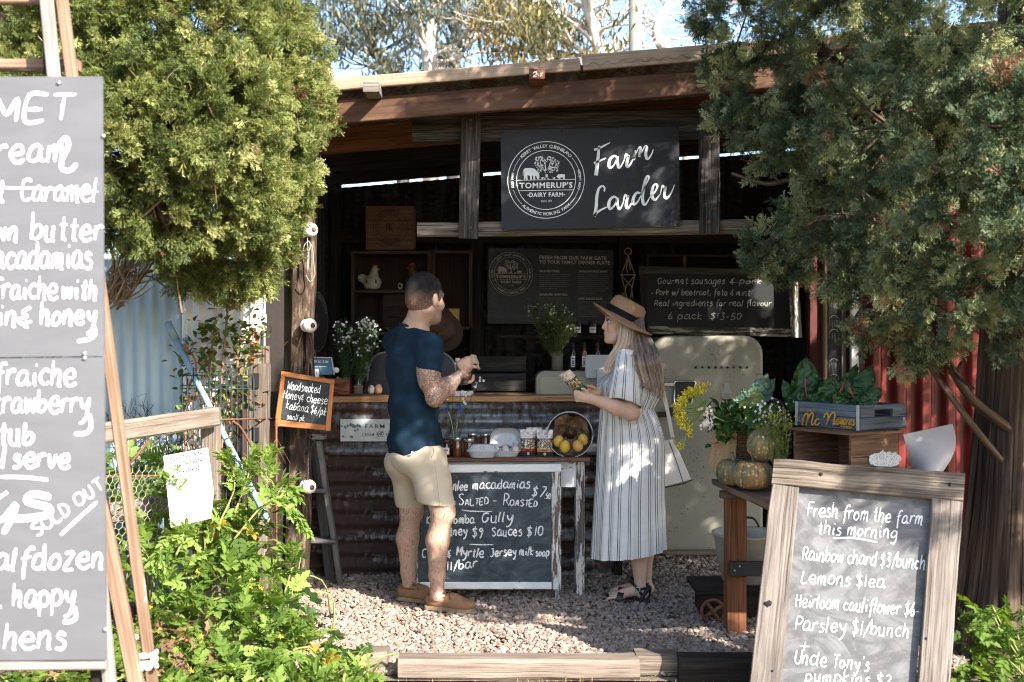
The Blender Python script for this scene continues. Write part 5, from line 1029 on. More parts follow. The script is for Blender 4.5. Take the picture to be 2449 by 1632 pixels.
# ---------------------------------------------------------------- soft solids: smooth unions meshed by surface nets
def sdf_mesh(prims,h=.005,k=.02,cuts=(),warp=None,pad=.03):
    """prims: ('e',centre,radii[,R]) ('c',a,b,ra,rb[,k]) ; optional leading '-' subtracts. cuts: (point, normal) keep side opposite normal"""
    lo = np.full(3,1e9); hi = -lo
    bb = []
    for p in prims:
        t = p[0].strip('-')
        if t == 'e': c = np.array(p[1]); r = max(p[2]); a,b = c - r,c + r
        else: a = np.minimum(np.array(p[1]) - p[3],np.array(p[2]) - p[4]); b = np.maximum(np.array(p[1]) + p[3],np.array(p[2]) + p[4])
        bb.append((a,b))
        if p[0][0] != '-': lo = np.minimum(lo,a); hi = np.maximum(hi,b)
    lo = lo - pad; hi = hi + pad; n = np.ceil((hi - lo) / h).astype(int) + 1; D = np.full(n,9.,np.float32)
    ax = [lo[i] + h * np.arange(n[i]) for i in range(3)]
    for p,(a,b) in zip(prims,bb):
        kk = p[5] if p[0].strip('-') == 'c' and len(p) > 5 else (p[4] if p[0].strip('-') == 'e' and len(p) > 4 else k)
        m = max(kk,.01) * 1.5 + 2 * h; i0 = np.clip(((a - m - lo) / h).astype(int),0,n - 1); i1 = np.clip(((b + m - lo) / h).astype(int) + 2,1,n)
        sl = tuple(slice(i0[i],i1[i]) for i in range(3)); X = np.stack(np.meshgrid(*[ax[i][sl[i]] for i in range(3)],indexing='ij'),-1).astype(np.float32)
        if p[0].strip('-') == 'e':
            q = X - np.array(p[1],np.float32); r = np.array(p[2],np.float32)
            if len(p) > 3 and p[3] is not None: q = q @ np.array(p[3],np.float32)      # R maps local -> place
            k0 = np.linalg.norm(q / r,axis=-1); k1 = np.linalg.norm(q / (r * r),axis=-1); d = np.where(k1 > 1e-6,k0 * (k0 - 1) / np.maximum(k1,1e-6),-r.min())
        else:
            A,B = np.array(p[1],np.float32),np.array(p[2],np.float32); ba = B - A; t = np.clip(((X - A) @ ba) / max(float(ba @ ba),1e-9),0,1); d = np.linalg.norm(X - A - t[...,None] * ba,axis=-1) - (p[3] + (p[4] - p[3]) * t)
        s = D[sl]
        if p[0][0] == '-': hh = np.clip(.5 - .5 * (s + d) / kk,0,1); D[sl] = s * (1 - hh) + (-d) * hh + kk * hh * (1 - hh)
        else: hh = np.clip(.5 + .5 * (s - d) / kk,0,1); D[sl] = s * (1 - hh) + d * hh - kk * hh * (1 - hh)
    if warp is not None or cuts:
        X = np.stack(np.meshgrid(*ax,indexing='ij'),-1).astype(np.float32)
        if warp is not None: D = D + warp(X).astype(np.float32)
        for c in cuts:
            cp_,cn = np.array(c[0],np.float32),np.array(c[1],np.float32); cn = cn / np.linalg.norm(cn); D = np.maximum(D,(X - cp_) @ cn)
    S = D < 0; cells = np.zeros(n - 1,int); acc = np.zeros((*(n - 1),3),np.float32); cnt = np.zeros(n - 1,np.float32)
    o8 = [(0,0,0),(1,0,0),(0,1,0),(1,1,0),(0,0,1),(1,0,1),(0,1,1),(1,1,1)]
    def cs(A,o): return A[o[0]:o[0] + n[0] - 1,o[1]:o[1] + n[1] - 1,o[2]:o[2] + n[2] - 1]
    tot = sum(cs(S,o).astype(np.int8) for o in o8); act = (tot > 0) & (tot < 8); I = np.argwhere(act); 
    vals = np.stack([D[I[:,0] + o[0],I[:,1] + o[1],I[:,2] + o[2]] for o in o8],1); ps = np.zeros((len(I),3)); c_ = np.zeros(len(I))
    for a in range(8):
        for b in range(a + 1,8):
            if sum(abs(o8[a][i] - o8[b][i]) for i in range(3)) != 1: continue
            va,vb = vals[:,a],vals[:,b]; m = (va < 0) != (vb < 0); t = va / np.where(m,va - vb,1); pa,pb_ = np.array(o8[a],float),np.array(o8[b],float); ps += np.where(m[:,None],pa + t[:,None] * (pb_ - pa),0); c_ += m
    verts = lo + (I + ps / np.maximum(c_,1)[:,None]) * h; idx = np.full(n - 1,-1,int); idx[tuple(I.T)] = np.arange(len(I)); F = []
    for d_ in range(3):
        e = [0,0,0]; e[d_] = 1; u,v = [i for i in range(3) if i != d_]
        s0 = S[tuple(slice(0,n[i] - (1 if i == d_ else 0)) for i in range(3))]; s1 = S[tuple(slice(1 if i == d_ else 0,n[i]) for i in range(3))]; E = np.argwhere(s0 != s1); ok = (E[:,u] > 0) & (E[:,v] > 0) & (E[:,u] < n[u] - 1) & (E[:,v] < n[v] - 1); E = E[ok]
        if not len(E): continue
        fl = s0[tuple(E.T)]; q = []
        for du,dv in ((-1,-1),(0,-1),(0,0),(-1,0)):
            k_ = E.copy(); k_[:,u] += du; k_[:,v] += dv; q.append(idx[tuple(k_.T)])
        q = np.stack(q,1); sgn = fl if d_ != 1 else ~fl; q = np.where(sgn[:,None],q,q[:,::-1]); F.append(q[(q >= 0).all(1)])
    return verts,np.concatenate(F)
def relax(v,f,it=2,lam=.5):
    for _ in range(it):
        s = np.zeros_like(v); c = np.zeros(len(v))
        for a,b in ((0,1),(1,2),(2,3),(3,0)):
            np.add.at(s,f[:,a],v[f[:,b]]); np.add.at(c,f[:,a],1); np.add.at(s,f[:,b],v[f[:,a]]); np.add.at(c,f[:,b],1)
        v = v + lam * (s / np.maximum(c,1)[:,None] - v)
    return v
# ---------------------------------------------------------------- table and what stands on it
ZT = 1.444 - (1094 - CY) / FPX * 6.52
tb = thing('side_table','small white painted table with a chipped brown top','table',(W(1200,0,6.62).x,6.65,0))
xl,xr_ = W(1003,0,6.5).x,W(1411,0,6.5).x
mb = MB(); beam(mb,(xl,6.65,ZT - .012),(xr_,6.65,ZT - .012),.30,.024,bev=.004,rough=.001); mb.build('tabletop',M['brown_lino'],tb)
for x in (xl + .06,W(1387,0,6.62).x):
    for y in (6.60,6.75): mb = MB(); beam(mb,(x,y,0),(x,y,ZT - .024),.05,.045,(0,1,0),.003,.002); mb.build('leg',M['white_flaky'],tb)
mb = MB(); beam(mb,(xl + .03,6.59,ZT - .10),(xr_ - .06,6.59,ZT - .10),.02,.15,bev=.002); mb.build('apron',M['white_paint'],tb)
amber = plain('honey_dark',(.10,.028,.008),.08,0,.2,20,0,.8); tin = plain('tin_lid',(.62,.60,.56),.25,.9,.08,40)
def jar(name,label,cat,loc,r,h,content,lidm,group,lab=None,lidh=.018):
    t = thing(name,label,cat,loc,group); c = V(loc); mb = MB(); lathe(mb,[(0,.001),(r * .92,.001),(r,.006),(r,h * .80),(r * .88,h * .88),(r * .86,h)],c,24); mb.build('jar_body',content,t)
    mb = MB(); z = h; lathe(mb,[(r * .9,z - lidh * .5),(r * .97,z - lidh * .5),(r * .97,z + lidh * .5),(r * .9,z + lidh * .62),(0,z + lidh * .62)],c,24); mb.build('lid',lidm,t)
    if lab:
        mb = MB(); n = 9; vs = []
        for z in (h * .18,h * .62):
            for j in range(n): a = math.radians(-130 + 80 * j / (n - 1)); vs.append(c + V(((r + .001) * math.cos(a),(r + .001) * math.sin(a),z)))
        mb.add(vs,[(j,j + 1,n + j + 1,n + j) for j in range(n - 1)]); l_ = mb.build('label',M['paper'],t)
        pl = Plane(c + V((0,-r - .0025,0)),(0,-1,0)); q = lambda z: c.z + z; mb = MB()
        for z,w_,m in ((.52,.5,0),(.42,.75,1),(.30,.4,0)):
            mb.add([c + V((-r * w_ * .6,-r - .003,h * z - .002)),c + V((r * w_ * .6,-r - .003,h * z - .002)),c + V((r * w_ * .6,-r - .003,h * z + .003)),c + V((-r * w_ * .6,-r - .003,h * z + .003))],[(0,1,2,3)],mi=m)
        mb.build('label_print',[plain('orange_print',(.5,.2,.06),.6) if 'orange_print' not in bpy.data.materials else bpy.data.materials['orange_print'],M['blackink']],l_)
    return t
def tp(px,Y): return V(((px - CX) / FPX * Y,Y,ZT))
gj = 'dark preserve jars with silver lids'
jar('preserve_jar','dark honey jar with silver lid nearest the man on the table','jar',tp(1093,6.56),.030,.098,amber,tin,gj)
jar('preserve_jar','dark honey jar with silver lid just behind the closed egg carton','jar',tp(1122,6.55),.031,.092,amber,tin,gj)
jar('preserve_jar','back row silver lidded jar half hidden between the others','jar',tp(1130,6.70),.029,.110,amber,tin,gj)
jar('preserve_jar','silver lidded dark jar standing next to the open egg carton','jar',tp(1161,6.70),.032,.108,amber,tin,gj)
jar('relish_jar','small dark jar with a white label beside the man','jar',tp(1067,6.55),.028,.085,plain('relish',(.03,.012,.01),.1,0,.2,20,0,.8),M['iron'],None,True)
pulp = plain('egg_pulp',(.50,.52,.55),.9,0,.08,120,.25,.1)
def carton(name,label,c,op,rz_=0.):
    t = thing(name,label,'egg carton',c); w_,d = .172,.115; z0 = c.z; mb = MB(); R = Matrix.Rotation(rz_,3,'Z')
    def P(x,y,z): return V(c) + R @ V((x,y,z))
    ring = []; nr = 48
    def outline(k,s,lobes): 
        a = 2 * math.pi * k / nr; ca,sa = math.cos(a),math.sin(a); e = (abs(ca) ** 4 + abs(sa) ** 4) ** -.25
        return ca * e * w_ / 2 * s,sa * e * d / 2 * s * (1 - lobes * .08 * (.5 + .5 * math.cos(a * 1 * 3 + 1.5)))
    def shell(levels,close0,close1):
        vs = []; fs = []
        for (z,s,lb) in levels:
            for k in range(nr): x,y = outline(k,s,lb); vs.append(P(x,y,z))
        for i in range(len(levels) - 1):
            for k in range(nr): k2 = (k + 1) % nr; fs.append((i * nr + k,i * nr + k2,(i + 1) * nr + k2,(i + 1) * nr + k))
        if close0: fs.append(tuple(range(nr - 1,-1,-1)))
        if close1: m = (len(levels) - 1) * nr; fs.append(tuple(m + k for k in range(nr)))
        mb.add(vs,fs,None,0,True)
    shell([(0,.72,1),(.004,.78,1),(.030,.93,1),(.034,1.03,.2),(.037,1.03,.2),(.036,.93,.3),(.022,.85,.8)],True,op); mb.build('tray',pulp,t); mb = MB()
    if not op:
        shell([(.038,1.03,.2),(.041,1.03,.2),(.044,.96,.4),(.068,.74,.3),(.072,.66,.2)],True,True); o = mb.build('lid',pulp,t); mb = MB()
        tube(mb,[P(.012 * math.cos(a * .4),-.050 + .004 * math.sin(a * .4),.056 + .010 * math.sin(a * .4)) for a in range(16)],.0012,4); mb.build('clasp_shadow',plain('carton_shadow',(.2,.21,.22),.9),o)  # thin dark line that paints the shadow round the carton fastener
    else:
        # lid folded up behind the tray
        for k in (0,):
            pts = []
            for s,y in ((1.03,.055),(.97,.075),(.74,.095)):
                row = []
                for j in range(33):
                    a = math.pi * j / 32; ca,sa = math.cos(a),math.sin(a); e = (abs(ca) ** 4 + abs(sa) ** 4) ** -.25; row.append(P(ca * e * w_ / 2 * s,y,.034 + sa * e * .118 * s))
                pts.append(row)
            sheet(mb,pts,0,True); m = [P(x,.096,z) for x,z in ((-.06,.04),(.06,.04),(.06,.115),(-.06,.115))]
            row = pts[-1]; mb.add([P(0,.094,.06)] + row,[(0,i,i + 1) for i in range(1,33)],None,0,True); mb.add([P(-w_ / 2,.054,.034),P(w_ / 2,.054,.034),P(w_ * .37,.095,.034),P(-w_ * .37,.095,.034)],[(0,1,2,3)])
        for x in (-.062,.062): ball(mb,P(x,.088,.065),(.018,.012,.018),10,8)
        mb.build('lid',pulp,t); mb = MB()
        for x in (-.028,.028): lathe(mb,[(.011,.02),(.006,.045),(0,.048)],P(x,0,0),10)
        mb.build('divider',pulp,t)
    return t
carton('egg_carton','closed grey pulp egg carton at the front of the small table',tp(1154,6.53),False)
cx = tp(1209,6.57); carton('egg_carton','open grey egg carton with its lid folded up and eggs showing',cx,True)
def egg(c,m,label,group,r=.0215):
    mb = MB(); pr = []
    for i in range(13): th = math.pi * i / 12; z = -math.cos(th) * r * 1.3; pr.append((max(1e-5,r * math.sin(th) * (1 - .13 * math.cos(math.pi - th))),z + r * 1.3))
    lathe(mb,pr,c,18); return tag(mb.build('egg',m),label,'egg',group)
ew,ep,eb = plain('egg_white',(.66,.64,.58),.5),plain('egg_pink',(.62,.48,.42),.5),plain('egg_brown',(.52,.30,.19),.5)
for x,y,m,l in ((-.055,-.028,ew,'pale egg at the left front of the open carton'),(0,-.028,ep,'pinkish egg in the middle of the open carton'),(.055,-.028,ep,'rosy white egg at the right front of the open carton'),(-.055,.026,ep,'back row egg at the left end of the open carton'),(.055,.026,ew,'back row white egg at the right end of the open carton')): egg(cx + V((x,y,.012)),m,l,'eggs in the open carton')
# nut packets
def packet(c,w_,h_,label,band,rz_=0.,tilt=0.,group='packets of macadamia nuts',R=None):
    t = thing('nut_packet',label,'packet',c,group); R = R or (Matrix.Rotation(rz_,3,'Z') @ Matrix.Rotation(tilt,3,'X')); NX,NZ = 12,18; mats = ('clear_film','nut_mix','blackink',band)
    def S(i,k,side):
        u,v = i / NX * 2 - 1,k / NZ; th = .5 * h_ * .22 * max(0,(1 - abs(u) ** 2.4)) * max(0,math.sin(math.pi * min(1,v * 1.02 + .02)) ** .6) * (1.15 - .6 * v); x = u * w_ / 2 * (1 - .05 * math.sin(math.pi * v))
        z = v * h_ + (.004 * mn.noise(V((u * 3,v * 3,c[0] * 9))) if v > .7 else 0); th *= 1 + .25 * mn.noise(V((u * 2.5,v * 5,c[0] * 7 + side)))
        return V(c) + R @ V((x,-th * side,z))
    def part(v0,v1,nm,m,off=0):
        mb = MB(); k0,k1 = round(v0 * NZ),round(v1 * NZ)
        for sd in (1,-1):
            sheet(mb,[[S(i,k,sd) + R @ V((0,-off * sd,0)) for i in range(NX + 1)] for k in range(k0,k1 + 1)],0,True)
        return mb.build(nm,m,t)
    part(0,.17,'base_band',M['blackink']); part(.17,.28,'flavour_band',band); part(.28,.60,'nut_picture',M['nutmix']); part(.60,.68,'title_band',M['blackink']); part(.68,1,'clear_top',M['film'])
    mb = MB()
    def onp(x,z,off=.0016):
        i = (x / (w_ / 2) + 1) / 2 * NX; k = z / h_ * NZ; i0,k0 = min(int(i),NX - 1),min(int(k),NZ - 1); fi,fk = i - i0,k - k0
        p = S(i0,k0,1).lerp(S(i0 + 1,k0,1),fi).lerp(S(i0,k0 + 1,1).lerp(S(i0 + 1,k0 + 1,1),fi),fk); return p + R @ V((0,-off,0))
    def tx(s,x0,x1,z,cap,bd=.01):
        vs,fs,a,b = typeset(s,bd); sx = (x1 - x0) / (b - a); mb.add([onp(x0 + (x - a) * sx,z + y * cap / .7) for x,y in vs],fs)
    tx("Macadamia Nuts",-w_ * .38,w_ * .38,h_ * .625,h_ * .033)
    for k in range(12):
        a = k * .5236; b = a + .5236; mb.add([onp(0,h_ * .085),onp(w_ * .09 * math.cos(a),h_ * .085 + w_ * .09 * math.sin(a)),onp(w_ * .09 * math.cos(b),h_ * .085 + w_ * .09 * math.sin(b))],[(0,1,2)])
    mb.build('print',M['creamink'],t); mb = MB(); tx("Raw" if 'amber' in label else "Chilli",-w_ * .16,w_ * .16,h_ * .205,h_ * .04,.03); mb.build('flavour_name',M['blackink'],t)
    mb = MB()
    for sg in (-1,1): mb.add([onp(sg * w_ * x,h_ * z,.002) for x,z in ((.01,.80),(.03,.87),(.06,.91),(.05,.82))],[(0,1,2,3)])
    mb.build('red_mark',plain('red_print',(.40,.03,.02),.5) if 'red_print' not in bpy.data.materials else bpy.data.materials['red_print'],t); return t
nm_ = N('nut_mix'); vo = nm_.n('TexVoronoi'); vo.inputs['Scale'].default_value = 150; nm_.l(nm_.coord('Object'),vo.inputs['Vector']); nm_.set(nm_.ramp(vo.outputs['Color'],[(.25,(.03,.018,.012)),(.5,(.22,.11,.05)),(.68,(.55,.45,.28)),(.9,(.66,.60,.45))]),.35,0,.5); M['nutmix'] = nm_.m
fi = N('film'); fi.set(fi.ramp(fi.noise(fi.coord('Object'),60,4),[(.35,(.38,.30,.22)),(.65,(.66,.62,.56))]),.15,0,.7); M['film'] = fi.m
ob,rb = plain('amber_band',(.50,.21,.05),.4),plain('red_band',(.42,.03,.02),.4)
packet(tp(1263,6.60),.088,.148,'nut packet with a red band standing left of its neighbour',rb,.12,-.08); packet(tp(1303,6.57),.09,.150,'nut packet with an amber band standing right of its neighbour',ob,-.03,-.08)
packet(tp(1278,6.70),.09,.152,'amber capped nut packet half hidden in the back row',ob,.1,-.05); packet(tp(1322,6.70),.085,.152,'hindmost amber nut packet touching the tin bucket',ob,-.1,-.05)
# bucket lying on its side with sacking and lemons
bc = W(1363,1040,6.56); ax = (V((-.10,-.94,-.02))).normalized(); Rb = ax.to_track_quat('Z','Y').to_matrix()
bk = thing('tin_bucket','dull tin bucket lying on its side with its mouth facing out','bucket',(bc.x,bc.y + .1,ZT)); mb = MB(); rb_ = .128
lathe(mb,[(0,-.17),(.098,-.17),(.10,-.165),(rb_ - .004,-.004),(rb_,0),(rb_ + .004,.003),(rb_ + .003,-.004),(rb_,-.006)],bc,40,Rb,cap=False); bd = lathe(mb,[(0,-.166),(.095,-.166),(rb_ - .006,-.002)],bc,40,Rb,cap=False); mb.build('shell',M['steel'],bk)
mb = MB(); tube(mb,[bc + Rb @ V((rb_ * math.cos(t * .2094),rb_ * math.sin(t * .2094),.002)) for t in range(31)],.004,6); mb.build('rim',M['steel'],bk)
mb = MB()
for s in (1,-1): ball(mb,bc + Rb @ V((s * (rb_ + .008),-.03,-.01)),(.012,.01,.014),8,6)
mb.build('ear',M['iron'],bk)
mb = MB(); P = []
for i in range(14):
    f = i / 13; row = []
    for j in range(49):
        a = 2 * math.pi * j / 48; lower = .5 - .5 * math.cos(a - math.radians(-90)); r = (.035 + .082 * f ** .7) * (1 + .13 * math.sin(a * 5 + f * 4) * f + .06 * math.sin(a * 11)); z = -.10 + .085 * f ** 2 + .03 * math.sin(f * 3.1) * (1 + .9 * math.sin(a * 3 + 1)) * 1.0 + .018 * mn.noise(V((math.cos(a) * 3,math.sin(a) * 3,f * 5)))
        r = min(r,rb_ - .012); row.append(bc + Rb @ V((r * math.cos(a),r * math.sin(a),z)))
    P.append(row)
sheet(mb,P,0,True); lathe(mb,[(0,-.11),(.05,-.10)],bc,24,Rb); tag(mb.build('burlap_lining',M['burlap']),'crumpled brown hessian stuffed inside the tipped bucket','hessian')
lem = N('lemon_skin'); l1 = lem.noise(lem.coord('Object'),7,4); l2 = lem.noise(lem.coord('Object'),170,2); lem.bump(l2,.25,.002); lem.set(lem.ramp(l1,[(.35,(.62,.34,.06)),(.65,(.66,.45,.045))]),.4,0,.5)
def lemon(px,py,Y,r,ang,label,m=None):
    c = W(px,py,Y); R = Matrix.Rotation(ang,3,'Y') @ Matrix.Rotation(.4,3,'X'); mb = MB(); pr = []
    for i in range(17): th = math.pi * i / 16; z = -math.cos(th); pr.append((max(1e-5,r * math.sin(th) ** .92),r * z * 1.16 + (.10 * r * z ** 15)))
    lathe(mb,pr,c,20,R); ball(mb,c + R @ V((0,0,-r * 1.22)),r * .12,8,6); return tag(mb.build('lemon',m or lem.m),label,'lemon','lemons in the tipped bucket')
l1o = lemon(1351,1068,6.47,.030,.1,'bright yellow lemon lying at the front left of the bucket'); lemon(1382,1067,6.48,.029,-.35,'orange tinted lemon beside the brightest one',plain('lemon_orange',(.60,.33,.085),.45,0,.12,12)); lemon(1336,1056,6.53,.029,.3,'lemon half behind at the left of the bucket mouth'); lemon(1394,1052,6.54,.029,-.2,'stalked lemon sitting at the right in the bucket mouth')
tv,tf = leaflet(1,.24,False,.25,.35); q = np.array([tuple(W(1365,1022,6.46))]); lo = scatter(q,np.array([(.55,-.2,-.75)]),np.array([.062]),[(tv,tf)],leafmat('lemon_leaf',[(0,(.03,.08,.03)),(1,(.05,.12,.04))],.2,.3),'lemon_leaf'); tag(lo,'single dark green lemon leaf on the hessian','leaf')
# flowers ---------------------------------------------------------
whp = plain('white_petal',(.74,.74,.72),.6); fstem = plain('flower_stem',(.07,.12,.035),.6)
def bunch(stems_,base,tops,r=.0013,leaf=None,heads=None,headm=None,headr=.010,name='flowers',nfl=5):
    """stems from base to tops with small flower heads"""
    mb = MB(); hb = MB(); P = []; D = []
    for tpnt in tops:
        tpnt = V(tpnt); m = (V(base) + tpnt) / 2 + V((random.gauss(0,.012),random.gauss(0,.012),.01)); q = spline([V(base) + V((random.gauss(0,.006),random.gauss(0,.006),0)),m,tpnt],5); tube(mb,q,r,4,cap=False)
        for p in q[3:]:
            for _ in range(2): P.append(tuple(p)); D.append(tuple(V((random.gauss(0,1),random.gauss(0,1),.6))))
        for _ in range(heads if heads is not None else 3):
            e = tpnt + V((random.gauss(0,.012),random.gauss(0,.012),random.gauss(0,.009))); tube(mb,[q[-2],e],r * .7,3,cap=False)
            for k in range(nfl):
                a = 6.283 * k / nfl + random.random(); d = V((math.cos(a),random.uniform(-.6,.1),math.sin(a))) * headr; hb.add([e,e + d * .6 + V((d.z,0,-d.x)) * .35,e + d,e + d * .6 - V((d.z,0,-d.x)) * .35],[(0,1,2,3)])
    return mb,hb,np.array(P),np.array(D)
featherl = spray_template(9,6,.03)[:2]
def vase(name,label,base,bh,br,tops,headm,wrap=None,lcstops=None,headr=.008,heads=3,wraph=.055,leafs=.03,group=None):
    t = thing(name,label,'vase',base,group); c = V(base); mb = MB(); lathe(mb,[(0,.002),(br,.002),(br,bh * .45),(br * .8,bh * .68),(br * .5,bh * .85),(br * .52,bh * .97),(br * .6,bh)],c,20); mb.build('bottle',M['glass'],t)
    if wrap:
        mb = MB(); lathe(mb,[(0,-.001),(br * 1.16,0),(br * 1.12,wraph * .5),(br * 1.10,wraph * .95),(br * 1.2,wraph),(br * 1.0,wraph - .002)],c,24); w_ = mb.build('burlap_wrap',M['burlap_grey'],t); mb = MB(); tube(mb,[c + V((br * 1.15 * math.cos(a * .35),br * 1.15 * math.sin(a * .35),wraph * .82)) for a in range(19)],.0016,4); mb.build('twine',M['string'],w_)
    sm,hm,P,D = bunch(None,c + V((0,0,.02)),tops,.0012,None,heads,headm,headr); sm.build('flower_stems',fstem,t); hm.build('blossoms',headm,t)
    if len(P): scatter(P,D,leafs * (.5 + RNG.random(len(P))),[featherl],leafmat('feather_' + name + str(len(P)),lcstops or [(0,(.02,.05,.02)),(1,(.07,.13,.035))],.25),'leaves',t)
    return t
M['burlap_grey'] = plain('burlap_grey',(.17,.15,.125),.95,0,.35,200,.5,.1)
ZC = 1.119
def cp(px,Y,z=ZC): return V(((px - CX) / FPX * Y,Y,z))
rd = random.Random(12)
tops = [W(rd.gauss(858,22),765 + abs(rd.gauss(0,32)),7.15 + rd.gauss(0,.05)) for _ in range(30)] + [W(rd.gauss(880,16),800 + rd.gauss(0,22),7.1) for _ in range(9)] + [W(885,838,7.08),W(902,782,7.1),W(856,846,7.05)]
vase('flower_bottle','glass bottle of tiny white flowers wrapped in grey hessian on the counter',cp(857,7.12),.115,.026,tops,whp,True,None,.008,3,.06)
tops = [W(rd.gauss(828,16),770 + abs(rd.gauss(0,34)),7.22 + rd.gauss(0,.05)) for _ in range(24)]
vase('flower_bottle','second bottle of white flowers behind the small wooden box',cp(829,7.25),.13,.034,tops,whp,None,None,.007,2)
# cornflower vase on the table
tops = [W(1093,870,6.58),W(1105,895,6.6),W(1075,905,6.6),W(1147,908,6.55),W(1112,960,6.55),W(1065,948,6.6),W(1137,921,6.56),W(1082,925,6.6),W(1120,940,6.56)]
cv = vase('cornflower_vase','hessian wrapped jar holding white sprigs and blue cornflowers',tp(1089,6.66),.105,.028,tops,whp,True,None,.009,4,.06,.02); mb = MB(); hb = MB()
for px,py in ((1070,980),(1097,971),(1100,983)):
    c = W(px,py,6.56); tube(mb,spline([tp(1089,6.64) + V((0,0,.05)),(tp(1089,6.64) + V((0,0,.12)) + c) / 2,c],4),.002,5)
    for k in range(22):
        a = k * 2.4; d = V((math.cos(a),-.3 + .5 * rd.random(),math.sin(a))).normalized() * (.008 + .010 * rd.random()); s = V((d.z,0,-d.x)) * .35; hb.add([c,c + d * .7 + s,c + d,c + d * .7 - s],[(0,1,2,3)])
mb.build('pale_stems',plain('pale_stem',(.45,.48,.4),.6),cv); hb.build('cornflowers',plain('cornflower_blue',(.02,.07,.34),.6,0,.3,60),cv)
# ---------------------------------------------------------------- on the counter
mb = MB(); PL_ = Plane(cp(770,7.14),(.05,-1,.18)); slab(mb,[PL_.at(*q,0) for q in ((728,853),(793,855),(800,896),(730,897))],.004); b_ = tag(mb.build('brochure',plain('brochure_blue',(.07,.16,.25),.45,0,.2,6)),'blue brochure with white edge propped behind the hanging slate','brochure'); mb = MB()
printed(mb,PL_,"SCENIC RIM",740,868,785,869,6,.03); ribbon(mb,[(787,855),(793,855.5),(800,896)],2.5,mapper=lambda x,y: PL_.at(x,y),taper=False); ribbon(mb,[(793,856),(799,896)],2.2,mapper=lambda x,y: PL_.at(x,y),taper=False); ribbon(mb,[(728,854),(793,856)],1.4,mapper=lambda x,y: PL_.at(x,y),taper=False); ribbon(mb,[(742,877),(781,877)],1.5,mapper=lambda x,y: PL_.at(x,y)); mb.build('lettering',M['whiteink'],b_)
PL2 = Plane(cp(750,7.10),(0,-1,.15)); mb = MB(); slab(mb,[PL2.at(*q,0) for q in ((730,883),(763,884),(763,902),(730,902))],.003); b2 = tag(mb.build('leaflet',M['paper']),'small white leaflet standing in front of the blue brochure','leaflet'); mb = MB()
for x in range(737,760,5): ribbon(mb,[(x,888),(x + 1,898)],2,mapper=lambda a,b: PL2.at(a,b))
mb.build('print',plain('grey_print',(.15,.17,.19),.7),b2)
mb = MB(); tube(mb,[W(797,886,7.25),W(805,886,7.15)],.017,14); tag(mb.build('rolled_paper',M['paper']),'rolled white paper lying behind the brochure','paper roll')
bx = thing('wooden_box','small reddish brown wooden box on the counter corner','box',cp(800,7.1)); p0,p1 = W(765,949,7.06),W(835,906,7.06); mb = MB()
box(mb,(p0.x,7.06,ZC),(p1.x,7.075,p1.z)); box(mb,(p0.x,7.15,ZC),(p1.x,7.165,p1.z)); box(mb,(p0.x,7.076,ZC),(p0.x + .012,7.149,p1.z)); box(mb,(p1.x - .012,7.076,ZC),(p1.x,7.149,p1.z)); box(mb,(p0.x + .013,7.076,ZC + .001),(p1.x - .013,7.149,ZC + .01)); mb.build('boards',wood('box_red',(.05,.02,.012),(.24,.085,.04),(.36,.15,.07),14,9,.9,.3,.7,.6),bx)
for x in (775,808):
    mb = MB(); q = W(x,904,7.11); box(mb,q - V((.009,.006,.03)),q + V((.009,.006,.006))); tag(mb.build('wooden_peg',M['green_wood']),'small pale peg poking out of the wooden box' + (' at its left' if x < 800 else ' at its right'),'peg')
mb = MB(); PC = Plane(cp(875,7.3),(0,-1,.05)); slab(mb,[PC.at(*q,0) for q in ((862,865),(884,865),(881,897),(862,897))],.003); pc = tag(mb.build('picture_card',plain('card_blue',(.16,.42,.55),.5,0,.35,9)),'small bright picture card with orange and blue behind the flower bottle','card'); mb = MB(); polyfill(mb,lambda x,y: PC.at(x,y),[(863,866),(883,866),(882,876),(863,878)]); mb.build('orange_patch',plain('card_orange',(.72,.36,.2),.5),pc)
# dark oval-cornered tray with a metal edge
tr = thing('serving_tray','large dark tray with rounded steel edge standing on the counter','tray',cp(980,7.36)); q = []
for a0,cx_,cy_ in ((180,925,885),(270,1045,885)):
    for k in range(9): a = math.radians(a0 + 90 * k / 8); q.append((cx_ + 44 * math.cos(a),cy_ + 42 * math.sin(a)))
PT = Plane(cp(980,7.36),(0,-1,.12)); q = [(872,950)] + q + [(1094,950)]; mb = MB(); slab(mb,[PT.at(*p,0) for p in q],.01); mb.build('face',plain('tray_dark',(.018,.010,.011),.35,0,.2,4),tr); mb = MB(); tube(mb,[PT.at(*p,.002) for p in q],.008,8); mb.build('rim',plain('dull_edge',(.22,.22,.21),.4,.7),tr)
mb = MB(); c0 = cp(912,7.16)
for z in (.0,.075): tube(mb,[c0 + V((.13 * math.cos(a * .2618),.07 * math.sin(a * .2618),.004 + z)) for a in range(25)],.0015,4)
for a in range(12): x,y = .13 * math.cos(a * .5236),.07 * math.sin(a * .5236); tube(mb,[c0 + V((x,y,.004)),c0 + V((x,y,.079))],.001,4)
tube(mb,spline([c0 + V((-.13,0,.079)),c0 + V((-.05,0,.16)),c0 + V((.02,0,.20)),c0 + V((.09,0,.15)),c0 + V((.13,0,.079))],6),.0018,5); tube(mb,[c0 + V((.02,0,.20)),c0 + V((.02,-.068,.004))],.0012,4); tag(mb.build('wire_basket',M['iron']),'open wire egg basket on the counter edge','basket')
egg(cp(888,7.12,ZC + .001),ew,'white egg in the wire basket','eggs in the wire basket',.022); egg(cp(905,7.11,ZC + .001),eb,'brown egg in the wire basket','eggs in the wire basket',.024)
